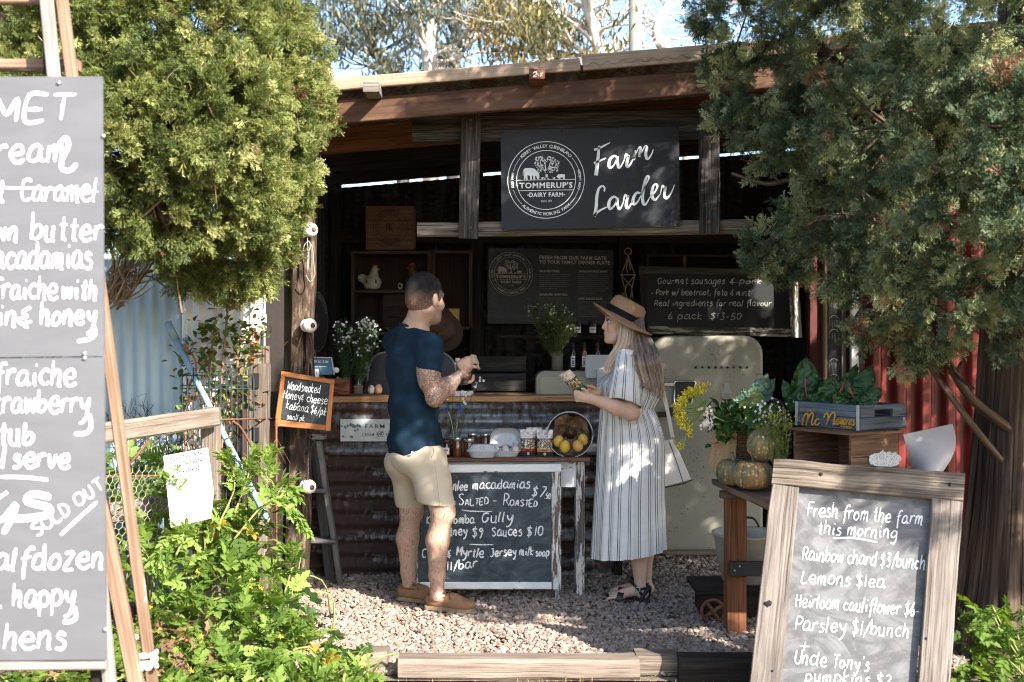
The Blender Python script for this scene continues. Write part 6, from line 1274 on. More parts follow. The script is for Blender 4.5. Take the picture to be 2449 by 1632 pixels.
PN = Plane(cp(1110,7.08),(0,-1,.1)); mb = MB(); slab(mb,[PN.at(*q,0) for q in ((1072,936),(1132,935),(1132,951),(1072,951))],.003); pn = tag(mb.build('price_card',M['paper']),'folded white card with a printed sprig beside the man elbow','card'); mb = MB()
for s in ([(1112,946),(1117,938),(1122,936)],[(1115,942),(1120,944)],[(1084,948),(1090,941)],[(1103,947),(1108,940)]): ribbon(mb,s,1.8,mapper=lambda x,y: PN.at(x,y))
mb.build('sprig_print',plain('sprig_grey',(.12,.13,.12),.7),pn)
# potatoes & onions crate
pcx = thing('produce_crate','dark slatted potato and onion crate on the floor behind the counter','crate',(W(1197,0,7.9).x,8.0,.72)); x0,x1 = W(1128,0,7.9).x,W(1258,0,7.9).x; dk = wood('crate_dark',(.02,.017,.015),(.055,.048,.043),(.10,.088,.08),26,2,.4,.3)
for y0,y1 in ((853,889),(893,936),(939,949),(951,990)):
    mb = MB(); zt,zb = W(0,y0,7.9).z,W(0,y1,7.9).z; box(mb,(x0,7.9,zb),(x1,7.915,zt)); mb.build('slat',dk,pcx)
mb = MB(); box(mb,(x0,7.917,.72),(x0 + .02,8.2,1.34)); box(mb,(x1 - .02,7.917,.72),(x1,8.2,1.36)); box(mb,(x0,8.2,.72),(x1,8.215,1.34)); mb.build('sides',M['dark_wood'],pcx)
PO = Plane((0,7.9,0),(0,-1,0)); mb = MB(); printed(mb,PO,"POTATOES",1156,910,1220,909,8,.02); printed(mb,PO,"&",1176,921,1182,921,7,.02); printed(mb,PO,"ONIONS",1172,932,1220,931,8,.02); mb.build('stencil',M['blackink'],pcx)
# cream enamel cabinet
ce = N('old_enamel'); n1 = ce.noise(ce.coord('Object'),9,6,.7); n2 = ce.noise(ce.coord('Object',(1,1,.6)),2.2,4); n3 = ce.noise(ce.coord('Object'),55,4,.7)
cc = ce.ramp(n2,[(.3,(.26,.245,.19)),(.7,(.34,.32,.26))]); f = ce.math('MULTIPLY',ce.ramp(n3,[(.56,0),(.63,1)]),ce.ramp(n1,[(.50,0),(.60,1)])); ce.set(ce.mix(f,cc,(.16,.07,.03)),.42,0,.45); M['enamel_cream'] = ce.m
def roundslab(pl,x0,y0,x1,y1,r,thick,corners=(1,1,1,1),off=0,bulge=0.):
    q = []
    for k,(cx_,cy_,a0) in enumerate(((x0 + r,y0 + r,180),(x1 - r,y0 + r,270),(x1 - r,y1 - r,0),(x0 + r,y1 - r,90))):
        if corners[k]: q += [(cx_ + r * math.cos(math.radians(a0 + 90 * i / 7)),cy_ + r * math.sin(math.radians(a0 + 90 * i / 7))) for i in range(8)]
        else: q.append(((x0,y0),(x1,y0),(x1,y1),(x0,y1))[k])
    return [pl.at(a,b,off) for a,b in q]
def pillow(mb,P,n,depth,bev):
    """rounded-edge slab from outline P: thickness depth, soft front edge bev"""
    P = [V(p) for p in P]; c = sum(P,V()) / len(P); k = len(P); rings = [[p - n * depth for p in P],[p - n * bev for p in P]]
    for t in (30,60,90): a = math.radians(t); rings.append([p + (c - p).normalized() * bev * (1 - math.cos(a)) - n * bev * (1 - math.sin(a)) for p in P])
    vs = [p for r in rings for p in r]; fs = []
    for i in range(len(rings) - 1):
        for j in range(k): j2 = (j + 1) % k; fs.append((i * k + j,i * k + j2,(i + 1) * k + j2,(i + 1) * k + j))
    fs.append(tuple((len(rings) - 1) * k + j for j in range(k))); fs.append(tuple(range(k - 1,-1,-1))); mb.add(vs,fs,None,0,False); return mb
PY = Plane((0,7.25,0),(0,-1,0)); ec = thing('enamel_cabinet','low cream enamel cabinet with a chipped rounded corner on the counter','cabinet',cp(1370,7.35)); mb = MB(); pillow(mb,roundslab(PY,1281,888,1475,953,20,.3,(1,1,0,0)),V((0,-1,0)),.25,.010); mb.build('body',M['enamel_cream'],ec); mb = MB(); pillow(mb,roundslab(PY,1291,902,1470,953,8,.3,(1,1,0,0),.008),V((0,-1,0)),.012,.004); mb.build('door',plain('enamel_green',(.36,.34,.24),.4,0,.08,6),ec); mb = MB(); box(mb,W(1325,949,7.235) - V((.02,.01,0)),W(1352,945,7.235),.002); mb.build('hinge',M['iron'],ec)
zc_ = W(0,888,7.3).z
tops = [W(rd.gauss(1330,20),730 + abs(rd.gauss(0,45)),7.3 + rd.gauss(0,.06)) for _ in range(22)] + [W(1275 + rd.gauss(0,12),735 + rd.gauss(0,14),7.3) for _ in range(6)]
vase('flower_bottle','hessian wrapped bottle of feathery dill on the cream cabinet',V((W(1333,0,7.33).x,7.33,zc_)),.19,.032,tops,plain('dim_white',(.4,.42,.4),.7),True,[(0,(.03,.05,.012)),(1,(.10,.11,.03))],.006,2,.115,.05)
def bottle(px,Y,z,m,label,h=.178,r=.0195):
    t = thing('sauce_bottle',label,'bottle',(W(px,0,Y).x,Y,z),'sauce bottles on the cream cabinet'); c = V((W(px,0,Y).x,Y,z)); mb = MB(); lathe(mb,[(0,0),(r,0),(r,h * .60),(r * .85,h * .68),(r * .45,h * .76),(r * .42,h * .90)],c,20); mb.build('bottle_body',m,t); mb = MB(); lathe(mb,[(r * .5,h * .84),(r * .56,h * .85),(r * .56,h),(0,h)],c,14); mb.build('cap',M['iron'],t)
    mb = MB(); n = 7; mb.add([c + V(((r + .001) * math.cos(math.radians(-130 + 80 * j / 6)),(r + .001) * math.sin(math.radians(-130 + 80 * j / 6)),zz)) for zz in (h * .14,h * .52) for j in range(7)],[(j,j + 1,n + j + 1,n + j) for j in range(6)]); lb = mb.build('label',M['paper'],t); mb = MB()
    for z_,w_,hh in ((.44,.5,.008),(.30,.35,.026),(.19,.5,.007)): mb.add([c + V((-r * w_,-r - .002,h * z_ - hh / 2)),c + V((r * w_,-r - .002,h * z_ - hh / 2)),c + V((r * w_,-r - .002,h * z_ + hh / 2)),c + V((-r * w_,-r - .002,h * z_ + hh / 2))],[(0,1,2,3)])
    mb.build('label_print',plain('label_grey',(.2,.2,.2),.7) if 'label_grey' not in bpy.data.materials else bpy.data.materials['label_grey'],lb)
sd_ = plain('sauce_dark',(.03,.012,.008),.08,0,.2,10,0,.8); sr_ = plain('sauce_red',(.14,.035,.012),.08,0,.2,10,0,.8)
bottle(1370,7.33,zc_,sd_,'dark sauce bottle nearest the dill bottle'); bottle(1397,7.33,zc_,sr_,'reddish sauce bottle in the middle of three'); bottle(1428,7.33,zc_,sd_,'dark sauce bottle half hidden behind the white screen')
mb = MB(); zs = W(0,802,7.75).z; beam(mb,(W(1195,0,7.8).x,7.82,zs - .012),(W(1500,0,7.8).x,7.82,zs - .012),.16,.022,rough=.001); tag(mb.build('jar_shelf',M['dark_wood']),'dark plank shelf carrying three labelled jars','shelf')
for px,l in ((1381,'labelled dark jar at the left of the jar shelf'),(1417,'middle dark jar with cream label on the shelf'),(1453,'dark labelled jar on the shelf behind the hat brim')): jar('chutney_jar',l,'jar',V((W(px,0,7.80).x,7.80,zs)),.032,.088,plain('chutney',(.02,.012,.01),.1,0,.2,10,0,.8) if 'chutney' not in bpy.data.materials else bpy.data.materials['chutney'],M['iron'],'chutney jars on the back shelf',True)
# white sales screen
PM = Plane((0,7.05,0),(0.06,-1,.1)); sn = thing('sales_screen','white backed sales screen on a white stand beside the woman','screen',cp(1432,7.12)); wp = plain('white_plastic',(.56,.57,.58),.35,0,.02,5); mb = MB(); pillow(mb,roundslab(PM,1400,849,1520,905,7,.01),PM.n,.014,.003); mb.build('housing',wp,sn); mb = MB(); PM2 = Plane((0,7.02,0),(0.06,-1,.1)); pillow(mb,roundslab(PM2,1428,883,1475,955,2,.01),PM2.n,.03,.002); mb.build('stand',wp,sn)
# ---------------------------------------------------------------- fridge
fr = thing('old_fridge','tall rounded cream vintage fridge speckled with rust','fridge',(W(1690,0,7.8).x,8.0,0)); PFd = Plane((0,7.62,0),(0,-1,0)); mb = MB(); pillow(mb,roundslab(Plane((0,7.72,0),(0,-1,0)),1558,806,1822,1332,42,.6),V((0,-1,0)),.55,.03); mb.build('body',M['enamel_cream'],fr); mb = MB(); pillow(mb,roundslab(PFd,1556,803,1826,1320,44,.1,(1,1,1,1)),V((0,-1,0)),.09,.035); dr = mb.build('door',M['enamel_cream'],fr)
mb = MB(); PF2 = Plane((0,7.615,0),(0,-1,0)); q = roundslab(PF2,1612,912,1664,968,6,.01); nx = [(p.x,p.y,p.z) for p in q]; zlo = min(p.z for p in q); zhi = max(p.z for p in q); q = [V((p.x - .03 * (1 - (p.z - zlo) / (zhi - zlo)),p.y,p.z)) if p.x > W(1640,0,7.6).x else p for p in q]; slab(mb,q,.014); hd = mb.build('grille',plain('mesh_dark',(.045,.035,.025),.5,.4,.5,300),dr); mb = MB(); tube(mb,[p + V((0,-.006,0)) for p in q + [q[0]]],.007,8); mb.build('chrome_edge',M['chrome'],hd)
mb = MB(); box(mb,W(1584,925,7.60) - V((0,.008,0)),W(1612,915,7.60) + V((0,.006,0)),.003); mb.build('handle_arm',M['chrome'],dr); mb = MB(); box(mb,W(1574,998,7.60) - V((0,.02,0)),W(1605,985,7.60) + V((0,.006,0)),.003); box(mb,W(1600,996,7.60) - V((0,.012,0)),W(1613,975,7.60) + V((0,.006,0)),.003); mb.build('latch',M['iron'],dr)
mb = MB()
for k,x in enumerate((1664,1680,1696,1712,1726,1740,1755,1771,1787)): ball(mb,W(x,879,7.612),(.010 - .001 * (k % 3 == 1),.004,.0075),8,6)
mb.build('badge_mark',M['iron'],dr); mb = MB(); polyfill(mb,lambda x,y: PF2.at(x,y,-.003),[(1727,966),(1727,940),(1732,928),(1734,917),(1743,917),(1745,928),(1750,940),(1750,966)]); bo = mb.build('milk_bottle_decal',plain('decal_grey',(.34,.34,.31),.5),dr); mb = MB(); PF3 = Plane((0,7.616,0),(0,-1,0))
for y,w_ in ((944,8),(950,10),(956,7)): ribbon(mb,[(1738.5 - w_,y),(1738.5 + w_,y)],2.5,mapper=lambda a,b: PF3.at(a,b,.001))
mb.build('decal_print',plain('decal_dark',(.08,.08,.08),.6),bo)
# ---------------------------------------------------------------- shelves and bric-a-brac at the back
PB_ = 8.50
def shelfbox(name,label,x0,y0,x1,y1,Y,d,m,boards,t_=.02,bm=None):
    t = thing(name,label,'shelf',(W((x0 + x1) / 2,0,Y).x,Y,W(0,y1,Y).z)); a,b = W(x0,y1,Y),W(x1,y0,Y); k = 0
    for y in boards: mb = MB(); z = W(0,y,Y).z; beam(mb,(a.x,Y + d / 2,z),(b.x,Y + d / 2,z),d,t_,rough=.001); mb.build('board',m,t)
    for x in (a.x - t_ / 2,b.x + t_ / 2): mb = MB(); beam(mb,(x,Y + d / 2,a.z),(x,Y + d / 2,b.z + .01),t_,d,(0,1,0)); mb.build('side',m,t)
    mb = MB(); box(mb,(a.x,Y + d,a.z),(b.x,Y + d + .006,b.z)); mb.build('back',bm or M['dark_wood'],t)
sw = wood('shelf_wood',(.02,.012,.008),(.08,.048,.03),(.15,.095,.06),30,2,.5,.2); sb = wood('shelf_back',(.012,.006,.004),(.04,.020,.013),(.06,.032,.02),20,2,.2,.1)
shelfbox('wall_shelf','dark wooden wall shelf holding ornamental hens',846,604,1022,800,8.28,.24,sw,(604,697,798),.022,sb); shelfbox('wall_cabinet','dark open cabinet frame with a pale right edge',1040,603,1121,785,8.40,.14,sw,(603,785),.024,sb); shelfbox('pigeonhole_shelf','shallow dark pigeonhole shelf above the sausage board',1552,612,1900,660,8.42,.14,wood('cubby',(.01,.008,.006),(.035,.02,.013),(.07,.04,.025),26,2,.4,.2),(612,))
mb = MB(); a,b = W(1637,640,8.4),W(1637,612,8.4); box(mb,(a.x - .012,8.4,a.z),(a.x + .012,8.54,b.z)); tag(mb.build('shelf_divider',M['red_wood']),'short upright board dividing the pigeonhole shelf','board')
def stampbox(label,x0,y0,x1,y1,Y,m,ink,cx,cy,full=True):
    t = thing('stamped_crate',label,'crate',(W((x0 + x1) / 2,0,Y).x,Y,W(0,y1,Y).z)); a,b = W(x0,y1,Y),W(x1,y0,Y); mb = MB(); d = min(.2,8.5 - Y)
    for k in range(3): z0,z1 = a.z + (b.z - a.z) * k / 3,a.z + (b.z - a.z) * (k + 1) / 3; box(mb,(a.x,Y,z0 + .001),(b.x,Y + .014,z1),.002)
    mb.build('front',m,t); mb = MB(); box(mb,(a.x,Y + .015,a.z),(a.x + .012,Y + d,b.z)); box(mb,(b.x - .012,Y + .015,a.z),(b.x,Y + d,b.z)); box(mb,(a.x + .013,Y + .015,b.z - .012),(b.x - .013,Y + d,b.z)); mb.build('sides',m,t)
    pl = Plane((0,Y,0),(0,-1,0)); mp = lambda x,y: pl.at(cx + x,cy - y,.002); mb = MB(); ring(mb,mp,41,1.5); ring(mb,mp,29,1)
    arctext(mb,mp,"QUEENSLAND",35,232,308,8,True); 
    for s,x in (("R",-4),("K",2)): vs,fs,p,q = typeset(s,.02); mb.add([mp(x - 6 + (vx - p) * 17,-10 + vy * 28) for vx,vy in vs],fs)
    if full: printed(mb,pl,"PRODUCE OF",910,505,958,505,5,0); printed(mb,pl,"AUSTRALIA",909,590,958,590,8,.01)
    for a0 in range(60,215,12): ring(mb,mp,35,4,a0,a0 + 5,2)
    mb.build('stamp',ink,t)
sm1 = wood('stamp_wood',(.10,.045,.025),(.17,.085,.05),(.23,.125,.075),20,2,.2,.15,.8,.2)
stampbox('brown square crate with a round ink stamp standing on the wall shelf',875,493,989,598,8.30,sm1,plain('faded_ink',(.045,.03,.025),.8),934,544); stampbox('dim stamped crate tucked in the lower shelf opening',916,706,1000,788,8.33,wood('stamp_shaded',(.025,.014,.01),(.055,.03,.02),(.08,.045,.03),20,2,.2,.1),M['blackink'],950,745,False)  # lower crate uses a darker copy of the wood, shelf shade painted in
def hen(px,py,Y,s,label,body,head,comb,flip=1):
    t = thing('hen_ornament',label,'ornament',W(px,py,Y),'hens on the wall shelf'); c = W(px,py,Y); mb = MB()
    prim = [('e',(0,0,.052),(.072,.052,.052)),('e',(.012 * flip,0,.105),(.034,.030,.045)),('e',(.02 * flip,0,.150),(.024,.022,.026)),('e',(-.075 * flip,0,.082),(.035,.016,.032)),('e',(0,0,.01),(.055,.045,.012))]
    v,f = sdf_mesh([(k,tuple(c + V(p) * s),tuple(x * s for x in r)) for k,p,r in prim],.006,.02 * s); npmesh('body',v,f,body,t,smooth=True); mb = MB()
    for k in range(4): ball(mb,c + V(((.008 + k * .009) * flip,0,.178 - k * .003)) * s,(.008 * s,.005 * s,.011 * s),8,6)
    ball(mb,c + V((.036 * flip,0,.128)) * s,(.008 * s,.006 * s,.014 * s),8,6); mb.build('comb',comb,t); mb = MB(); R = Matrix.Rotation(1.5708 * flip,3,'Y'); lathe(mb,[(.009 * s,0),(0,.02 * s)],c + V((.040 * flip,0,.15)) * s,8,R); mb.build('beak',plain('beak_%d' % px,(.5,.3,.08),.5),t); mb = MB()
    for x in (-.035,.035): ball(mb,c + V((x,-.052,.055)) * s,(.006 * s,.004 * s,.016 * s),8,6)
    mb.build('wing_mark',M['blackink'],t)
# macrame hanger
mc = thing('macrame_hanger','knotted string plant hanger on a brass ring','plant hanger',W(1502,720,8.25)); mb = MB(); st = plain('macrame',(.26,.20,.145),.9,0,.2,100)
tube(mb,[W(1502 + 8 * math.cos(a * .314),602 + 8 * math.sin(a * .314),8.25) for a in range(21)],.0025,5,cap=False); mb.build('ring',plain('brass',(.5,.34,.14),.35,.8),mc); mb = MB()
for a,b in (((1502,612),(1486,658)),((1502,612),(1518,658)),((1502,612),(1498,640)),((1502,612),(1507,645)),((1486,658),(1510,685)),((1518,658),(1496,685)),((1486,657),(1518,657)),((1486,658),(1494,690)),((1518,658),(1511,690)),((1494,690),(1499,712)),((1511,690),(1508,712)),((1496,685),(1493,715)),((1510,685),(1513,712)),((1498,640),(1502,657))): tube(mb,[W(*a,8.24),W((a[0] + b[0]) / 2,(a[1] + b[1]) / 2 + 1,8.235),W(*b,8.24)],.004,5)
for x,y in ((1502,614),(1486,658),(1518,658),(1496,687),(1511,687)): ball(mb,W(x,y,8.235),.008,8,6)
mb.build('cords',st,mc); n = 26; P = np.array([tuple(W(RNG.normal(1488,14),RNG.normal(722,7),8.2 + RNG.normal() * .04)) for _ in range(n)]); scatter(P,rdir(n) + np.array([0,-.4,.3]),.03 + .03 * RNG.random(n),[leaflet(1,.3,False)],leafmat('fern',[(0,(.02,.06,.015)),(1,(.07,.15,.03))],.3),'plant_leaves',mc)
# yellow tin, hats, saw blade disc
tn = thing('yellow_tin','yellow tin with red edge and red lettering in the open cabinet','tin',W(1080,783,8.34)); a,b = W(1058,783,8.34),W(1098,739,8.34); mb = MB(); box(mb,(a.x,8.34,a.z),(b.x,8.40,b.z),.006); mb.build('tin_body',plain('tin_yellow',(.50,.30,.03),.45,0,.15,20),tn); mb = MB(); box(mb,(a.x - .001,8.338,b.z - .002),(b.x + .001,8.402,b.z + .006),.002); mb.build('lid',plain('tin_red',(.28,.03,.015),.4),tn); mb = MB(); pt_ = Plane((0,8.338,0),(0,-1,0)); printed(mb,pt_,"EAL",1070,768,1085,768,5,.02); printed(mb,pt_,"cream",1072,779,1092,779,4,.02); ribbon(mb,spline([(1063,752),(1068,748),(1073,753),(1080,749)],4),2,mapper=lambda x,y: pt_.at(x,y)); mb.build('lettering',bpy.data.materials['tin_red'],tn)
def hat(px,py,Y,label,tilt):
    c = W(px,py,Y); R = Matrix.Rotation(math.radians(tilt),3,'Y') @ Matrix.Rotation(math.radians(70),3,'X'); mb = MB(); lathe(mb,[(.145,.008),(.14,.0),(.095,.0),(.085,.05),(.075,.10),(.05,.115),(0,.11)],c,28,R); t = mb.build('felt_hat',plain('felt_brown',(.095,.052,.03),.9,0,.2,40) if 'felt_brown' not in bpy.data.materials else bpy.data.materials['felt_brown']); return tag(t,label,'hat','felt hats on the back wall')
hat(1040,778,8.1,'brown felt hat hanging just behind the man face',-25); hat(1058,795,8.15,'lower brown felt hat beside the other hat',35)
sd = thing('round_metal_sign','large round blackened metal disc hung on the left inner wall','disc',W(758,845,7.6)); c = W(757,770,7.55); nn_ = V((1,-.05,0)).normalized(); Rs = V((.95,-.20,.0)).normalized().to_track_quat('Z','Y').to_matrix(); mb = MB(); lathe(mb,[(0,-.004),(.195,-.004),(.2,0),(.195,.004),(0,.004)],c,48,Rs,smooth=False); mb.build('plate',plain('disc_black',(.05,.05,.052),.45,.5,.3,20),sd); mb = MB(); mp = lambda x,y: c + Rs @ V((y,-x,.0065)) if False else c + Rs @ V((x,y,.0065)); ring(mb,mp,.19,.004,0,360,48); rd = random.Random(1)
for k in range(18): a = 20 + k * 8; ring(mb,mp,.165,.028,a,a + 3.5,1)
ring(mb,mp,.03,.012,0,360,16); mb.build('pale_print',plain('disc_print',(.26,.26,.25),.5,.3),sd)
mb = MB(); q = W(757,763,7.5); box(mb,q - V((.004,.03,.03)),q + V((.012,.03,.03))); mb.build('hub',M['iron'],sd)
# step ladder behind the post
sl = thing('step_ladder','old grey wooden step ladder leaning behind the post','ladder',G(790,1410)); lw_ = wood('ladder_wood',(.045,.043,.042),(.13,.125,.12),(.22,.215,.205),26,2,.4,.3)
for a,b,w_,ya,yb in (((762,1052),(816,1405),.042,6.72,6.85),((650,1052),(620,1405),.042,6.72,6.85)): mb = MB(); beam(mb,W(*a,ya),W(*b,yb),.028,.06,(0,1,0),.003,.002); mb.build('stile',lw_,sl)
mb = MB(); beam(mb,W(752,1060,6.86),W(790,1402,6.98),.05,.022,(0,1,0),.003,.002); mb.build('prop_leg',lw_,sl)
for y,x1,Y in ((1046,778,6.72),(1172,785,6.76),(1292,806,6.80)): mb = MB(); a,b = W(640,y,Y),W(x1,y,Y); beam(mb,(a.x,Y,a.z),(b.x,Y,b.z),.12,.022,bev=.004,rough=.001); mb.build('tread',lw_,sl)
mb = MB(); ball(mb,G(741,1396) + V((0,0,.035)),(.028,.03,.04),12,8,dist=.3); tag(mb.build('grey_rock',plain('rock',(.36,.30,.26),.9,0,.3,30,.4)),'rounded pale rock at the foot of the post','rock')
# ---------------------------------------------------------------- produce bench on the right
ZB = .74; be = thing('produce_bench','rough brown timber bench loaded with pumpkins and crates','bench',(1.5,5.5,0)); bwood = wood('bench_wood',(.05,.03,.02),(.15,.09,.06),(.27,.18,.13),28,2,.6,.4)
mb = MB(); q = [W(1702,1146,5.97),W(1842,1207,5.02),V((1.84,5.02,.735)),V((1.84,5.97,.735))]; q = [V((p.x,p.y,ZB)) for p in q]; slab(mb,q,.026,0,(0,0,1)) if False else mb.add([*q,*[p - V((0,0,.026)) for p in q]],[(0,1,2,3),(7,6,5,4),(0,4,5,1),(1,5,6,2),(2,6,7,3),(3,7,4,0)]); mb.build('top',bwood,be)
mb = MB(); a = W(1717,1168,5.78); beam(mb,(a.x,5.72,ZB - .045),(1.83,5.72,ZB - .045),.05,.035); mb.build('bearer',bwood,be)
p = W(1760,1520,5.74); mb = MB(); beam(mb,(p.x,5.76,0),(p.x,5.76,ZB - .062),.098,.09,(0,1,0),.004,.003); mb.build('leg',M['red_wood'],be); mb = MB(); beam(mb,(1.77,5.76,0),(1.77,5.76,ZB - .062),.098,.09,(0,1,0),.004,.003); mb.build('leg',M['red_wood'],be)
mb = MB(); a = W(1745,1359,5.70); beam(mb,(a.x,5.69,a.z),(1.80,5.69,a.z),.03,.07,bev=.002); rl = mb.build('brace',plain('black_brace',(.02,.018,.018),.6),be)
for x,y in ((1769,1355),(1757,1365)): mb = MB(); ball(mb,W(x,y,5.672),.005,8,5); mb.build('screw',M['steel'],rl)
# tub on a trolley
tr_ = thing('hand_trolley','low dark timber trolley with spoked iron wheels under the bench','trolley',(W(1760,0,6.1).x,6.1,0)); mb = MB(); z1,z0 = W(0,1408,5.95).z,W(0,1422,5.95).z; a = W(1666,1415,5.95); beam(mb,(a.x,6.12,z0 + .012),(1.95,6.12,z0 + .012),.36,.024,rough=.002); mb.build('deck',M['dark_wood'],tr_); mb = MB(); b = W(1680,1430,5.99); box(mb,(b.x,5.99,.035),(1.9,6.24,z0 - .001)); mb.build('frame',M['dark_wood'],tr_)
for wx,wy in ((W(1706,0,5.94).x,5.945),(1.7,5.945)):
    c = V((wx,wy,.072)); mb = MB(); tube(mb,[c + V((.058 * math.cos(a * .2618),0,.058 * math.sin(a * .2618))) for a in range(25)],.009,6,cap=False)
    for k in range(4): a = .6 + k * 1.5708; tube(mb,[c,c + V((.055 * math.cos(a),0,.055 * math.sin(a)))],[.013,.008],6)
    ball(mb,c,(.018,.02,.018),10,6); mb.build('wheel',M['rusty'] if wx < 1.4 else M['iron'],tr_)
tu = thing('tin_tub','large tapered galvanised tub on the trolley under the bench','tub',V((W(1790,0,6.18).x,6.18,z0 + .024))); c = V((W(1790,0,6.18).x,6.18,z0 + .025)); hh = W(0,1282,6.05).z - c.z; mb = MB(); lathe(mb,[(0,0),(.135,0),(.14,.01),(.182,hh - .02),(.19,hh - .012),(.19,hh),(.184,hh),(.180,hh - .02),(.134,.012),(0,.012)],c,36); mb.build('shell',plain('tub_zinc',(.40,.36,.29),.5,.35,.25,7),tu); mb = MB(); tube(mb,spline([c + V((-.03,.16,hh)),c + V((0,.165,hh + .045)),c + V((.06,.165,hh + .045)),c + V((.09,.16,hh))],5),.006,6); mb.build('handle',M['iron'],tu)
# pumpkins
def pumpkin(c,r,h,label,seed,tilt=(0,0),stalk=True):
    a = N('pumpkin_skin_%d' % seed); co = a.coord('Object',(1,1,1),(seed * 3.,0,0)); vo = a.n('TexVoronoi'); vo.inputs['Scale'].default_value = 62; vo.inputs['Randomness'].default_value = 1; a.l(co,vo.inputs['Vector']); n2 = a.noise(co,5,5); rd_ = a.n('SeparateColor'); a.l(vo.outputs['Color'],rd_.inputs[0])
    th = a.math('MULTIPLY',a.ramp(rd_.outputs[0],[(.28,0),(1,.55)]),a.ramp(n2,[(.3,.6),(.6,1.)])); sp = a.math('LESS_THAN',vo.outputs['Distance'],th); base = a.ramp(n2,[(.34,(.055,.065,.035)),(.48,(.15,.13,.065)),(.60,(.36,.19,.06))]); a.set(a.mix(sp,base,(.55,.36,.18)),.45,0,.4)
    t = thing('pumpkin',label,'pumpkin',c,'speckled pumpkins on the bench'); R = Matrix.Rotation(tilt[0],3,'X') @ Matrix.Rotation(tilt[1],3,'Y'); mb = MB(); n,m = 96,26; vs = []; fs = []; cc = V(c) + V((0,0,h))
    for i in range(m + 1):
        th = math.pi * i / m
        for j in range(n):
            p = 2 * math.pi * j / n; rib = 1 - .11 * (1 - abs(math.sin(p * 6.5))) ** 2 * abs(math.sin(th)) ** .5; k = r * abs(math.sin(th)) ** .8 * rib; z = math.cos(th) * h * (1 - .30 * math.exp(-(math.sin(th) / .35) ** 2)) * (1 if i < m / 2 else 1); vs.append(cc + R @ V((k * math.cos(p),k * math.sin(p),z)))
    for i in range(m):
        for j in range(n): j2 = (j + 1) % n; fs.append((i * n + j,(i + 1) * n + j,(i + 1) * n + j2,i * n + j2))
    mb.add(vs,fs,None,0,True); mb.build('flesh',a.m,t)
    if stalk: mb = MB(); tube(mb,spline([cc + R @ V((0,0,h * .62)),cc + R @ V((.003,0,h * .95)),cc + R @ V((-.006,-.004,h * 1.3))],5),[.016,.013,.011,.010,.009,.009,.009,.009,.010,.011,.011],8); mb.build('stalk',M['green_wood'],t)
bz = lambda px,Y: V((W(px,0,Y).x,Y,ZB))
pumpkin(bz(1801,5.50),.096,.076,'brown green speckled pumpkin at the front with its stalk up',1); pumpkin(bz(1752,5.66),.082,.071,'speckled pumpkin half hidden behind the front one',2); pumpkin(W(1827,1103,5.46),.080,.076,'blue grey pumpkin perched on the two others',3,(.35,.15))
# wicker basket
ba = thing('wicker_basket','tall brown wicker basket with a dark wound handle','basket',bz(1775,5.88)); c = bz(1775,5.88); mb = MB(); wk = plain('wicker',(.20,.105,.055),.7,0,.4,60,.3); hB = .26
for k in range(24):
    f = k / 23; r = .10 + .035 * f; z = .004 + f * hB; tube(mb,[c + V((r * (1 + .03 * (1 if (j + k) % 2 else -1)) * math.cos(j * .1963),r * (1 + .03 * (1 if (j + k) % 2 else -1)) * math.sin(j * .1963),z)) for j in range(33)],.0062,5,cap=False)
lathe(mb,[(0,.003),(.098,.003),(.128,hB - .01)],c,24); mb.build('weave',wk,ba); mb = MB(); tube(mb,spline([c + V((-.10,.05,hB)),c + V((-.02,.05,hB + .13)),c + V((.12,.02,hB + .155)),c + V((.2,0,hB + .11)),c + V((.13,-.06,hB - .02))],8),.013,8); mb.build('handle',plain('handle_dark',(.03,.024,.02),.8,0,.5,200,.8),ba)
mb = MB(); P = []
for i in range(12):
    f = i / 11; row = []
    for j in range(15):
        a = math.radians(178 + 72 * j / 14); r = .142 + .012 * math.sin(j * 1.3) * f + .012 * f; dz = -.30 * f * (1 - .35 * abs(j - 6) / 8); row.append(c + V((r * math.cos(a) - .012 * f,r * math.sin(a) - .01 * f,hB + .008 + dz * .75 + (.004 * random.random() if i == 11 else 0))))
    P.append(row)
sheet(mb,P,0,True); tag(mb.build('burlap_cloth',plain('burlap_gold',(.42,.27,.15),.95,0,.3,220,.5,.1)),'golden hessian cloth draped over the rim of the wicker basket','cloth')
# greens
def bigleaf(mb,base,tip,wd,n_=None,ruff=.25,curl=.2,seed=0,mi=0):
    base,tip = V(base),V(tip); d = tip - base; L = d.length; d = d.normalized(); nn = V(n_ or (0,-1,.25)); s = d.cross(nn).normalized(); nn = s.cross(d).normalized(); m,k = 26,14; P = []
    for i in range(m + 1):
        f = i / m; row = []; w_ = wd * (math.sin(math.pi * (f * .80 + .13)) ** .6) * (1 - f ** 7) ** .5 * (1 + .16 * mn.noise(V((f * 7,seed,1))))
        for j in range(k + 1):
            u = j / k * 2 - 1; e = abs(u); hgt = .10 * wd * e + ruff * wd * e * e * mn.noise(V((f * 5.5 + seed,u * 2.2,seed * 3.1))) + .24 * wd * mn.noise(V((f * 14,u * 7,seed))) ; row.append(base + d * (L * f * (1 - .06 * e)) + s * (u * w_) + nn * (hgt - curl * L * f * f))
        P.append(row)
    sheet(mb,P,mi,True)
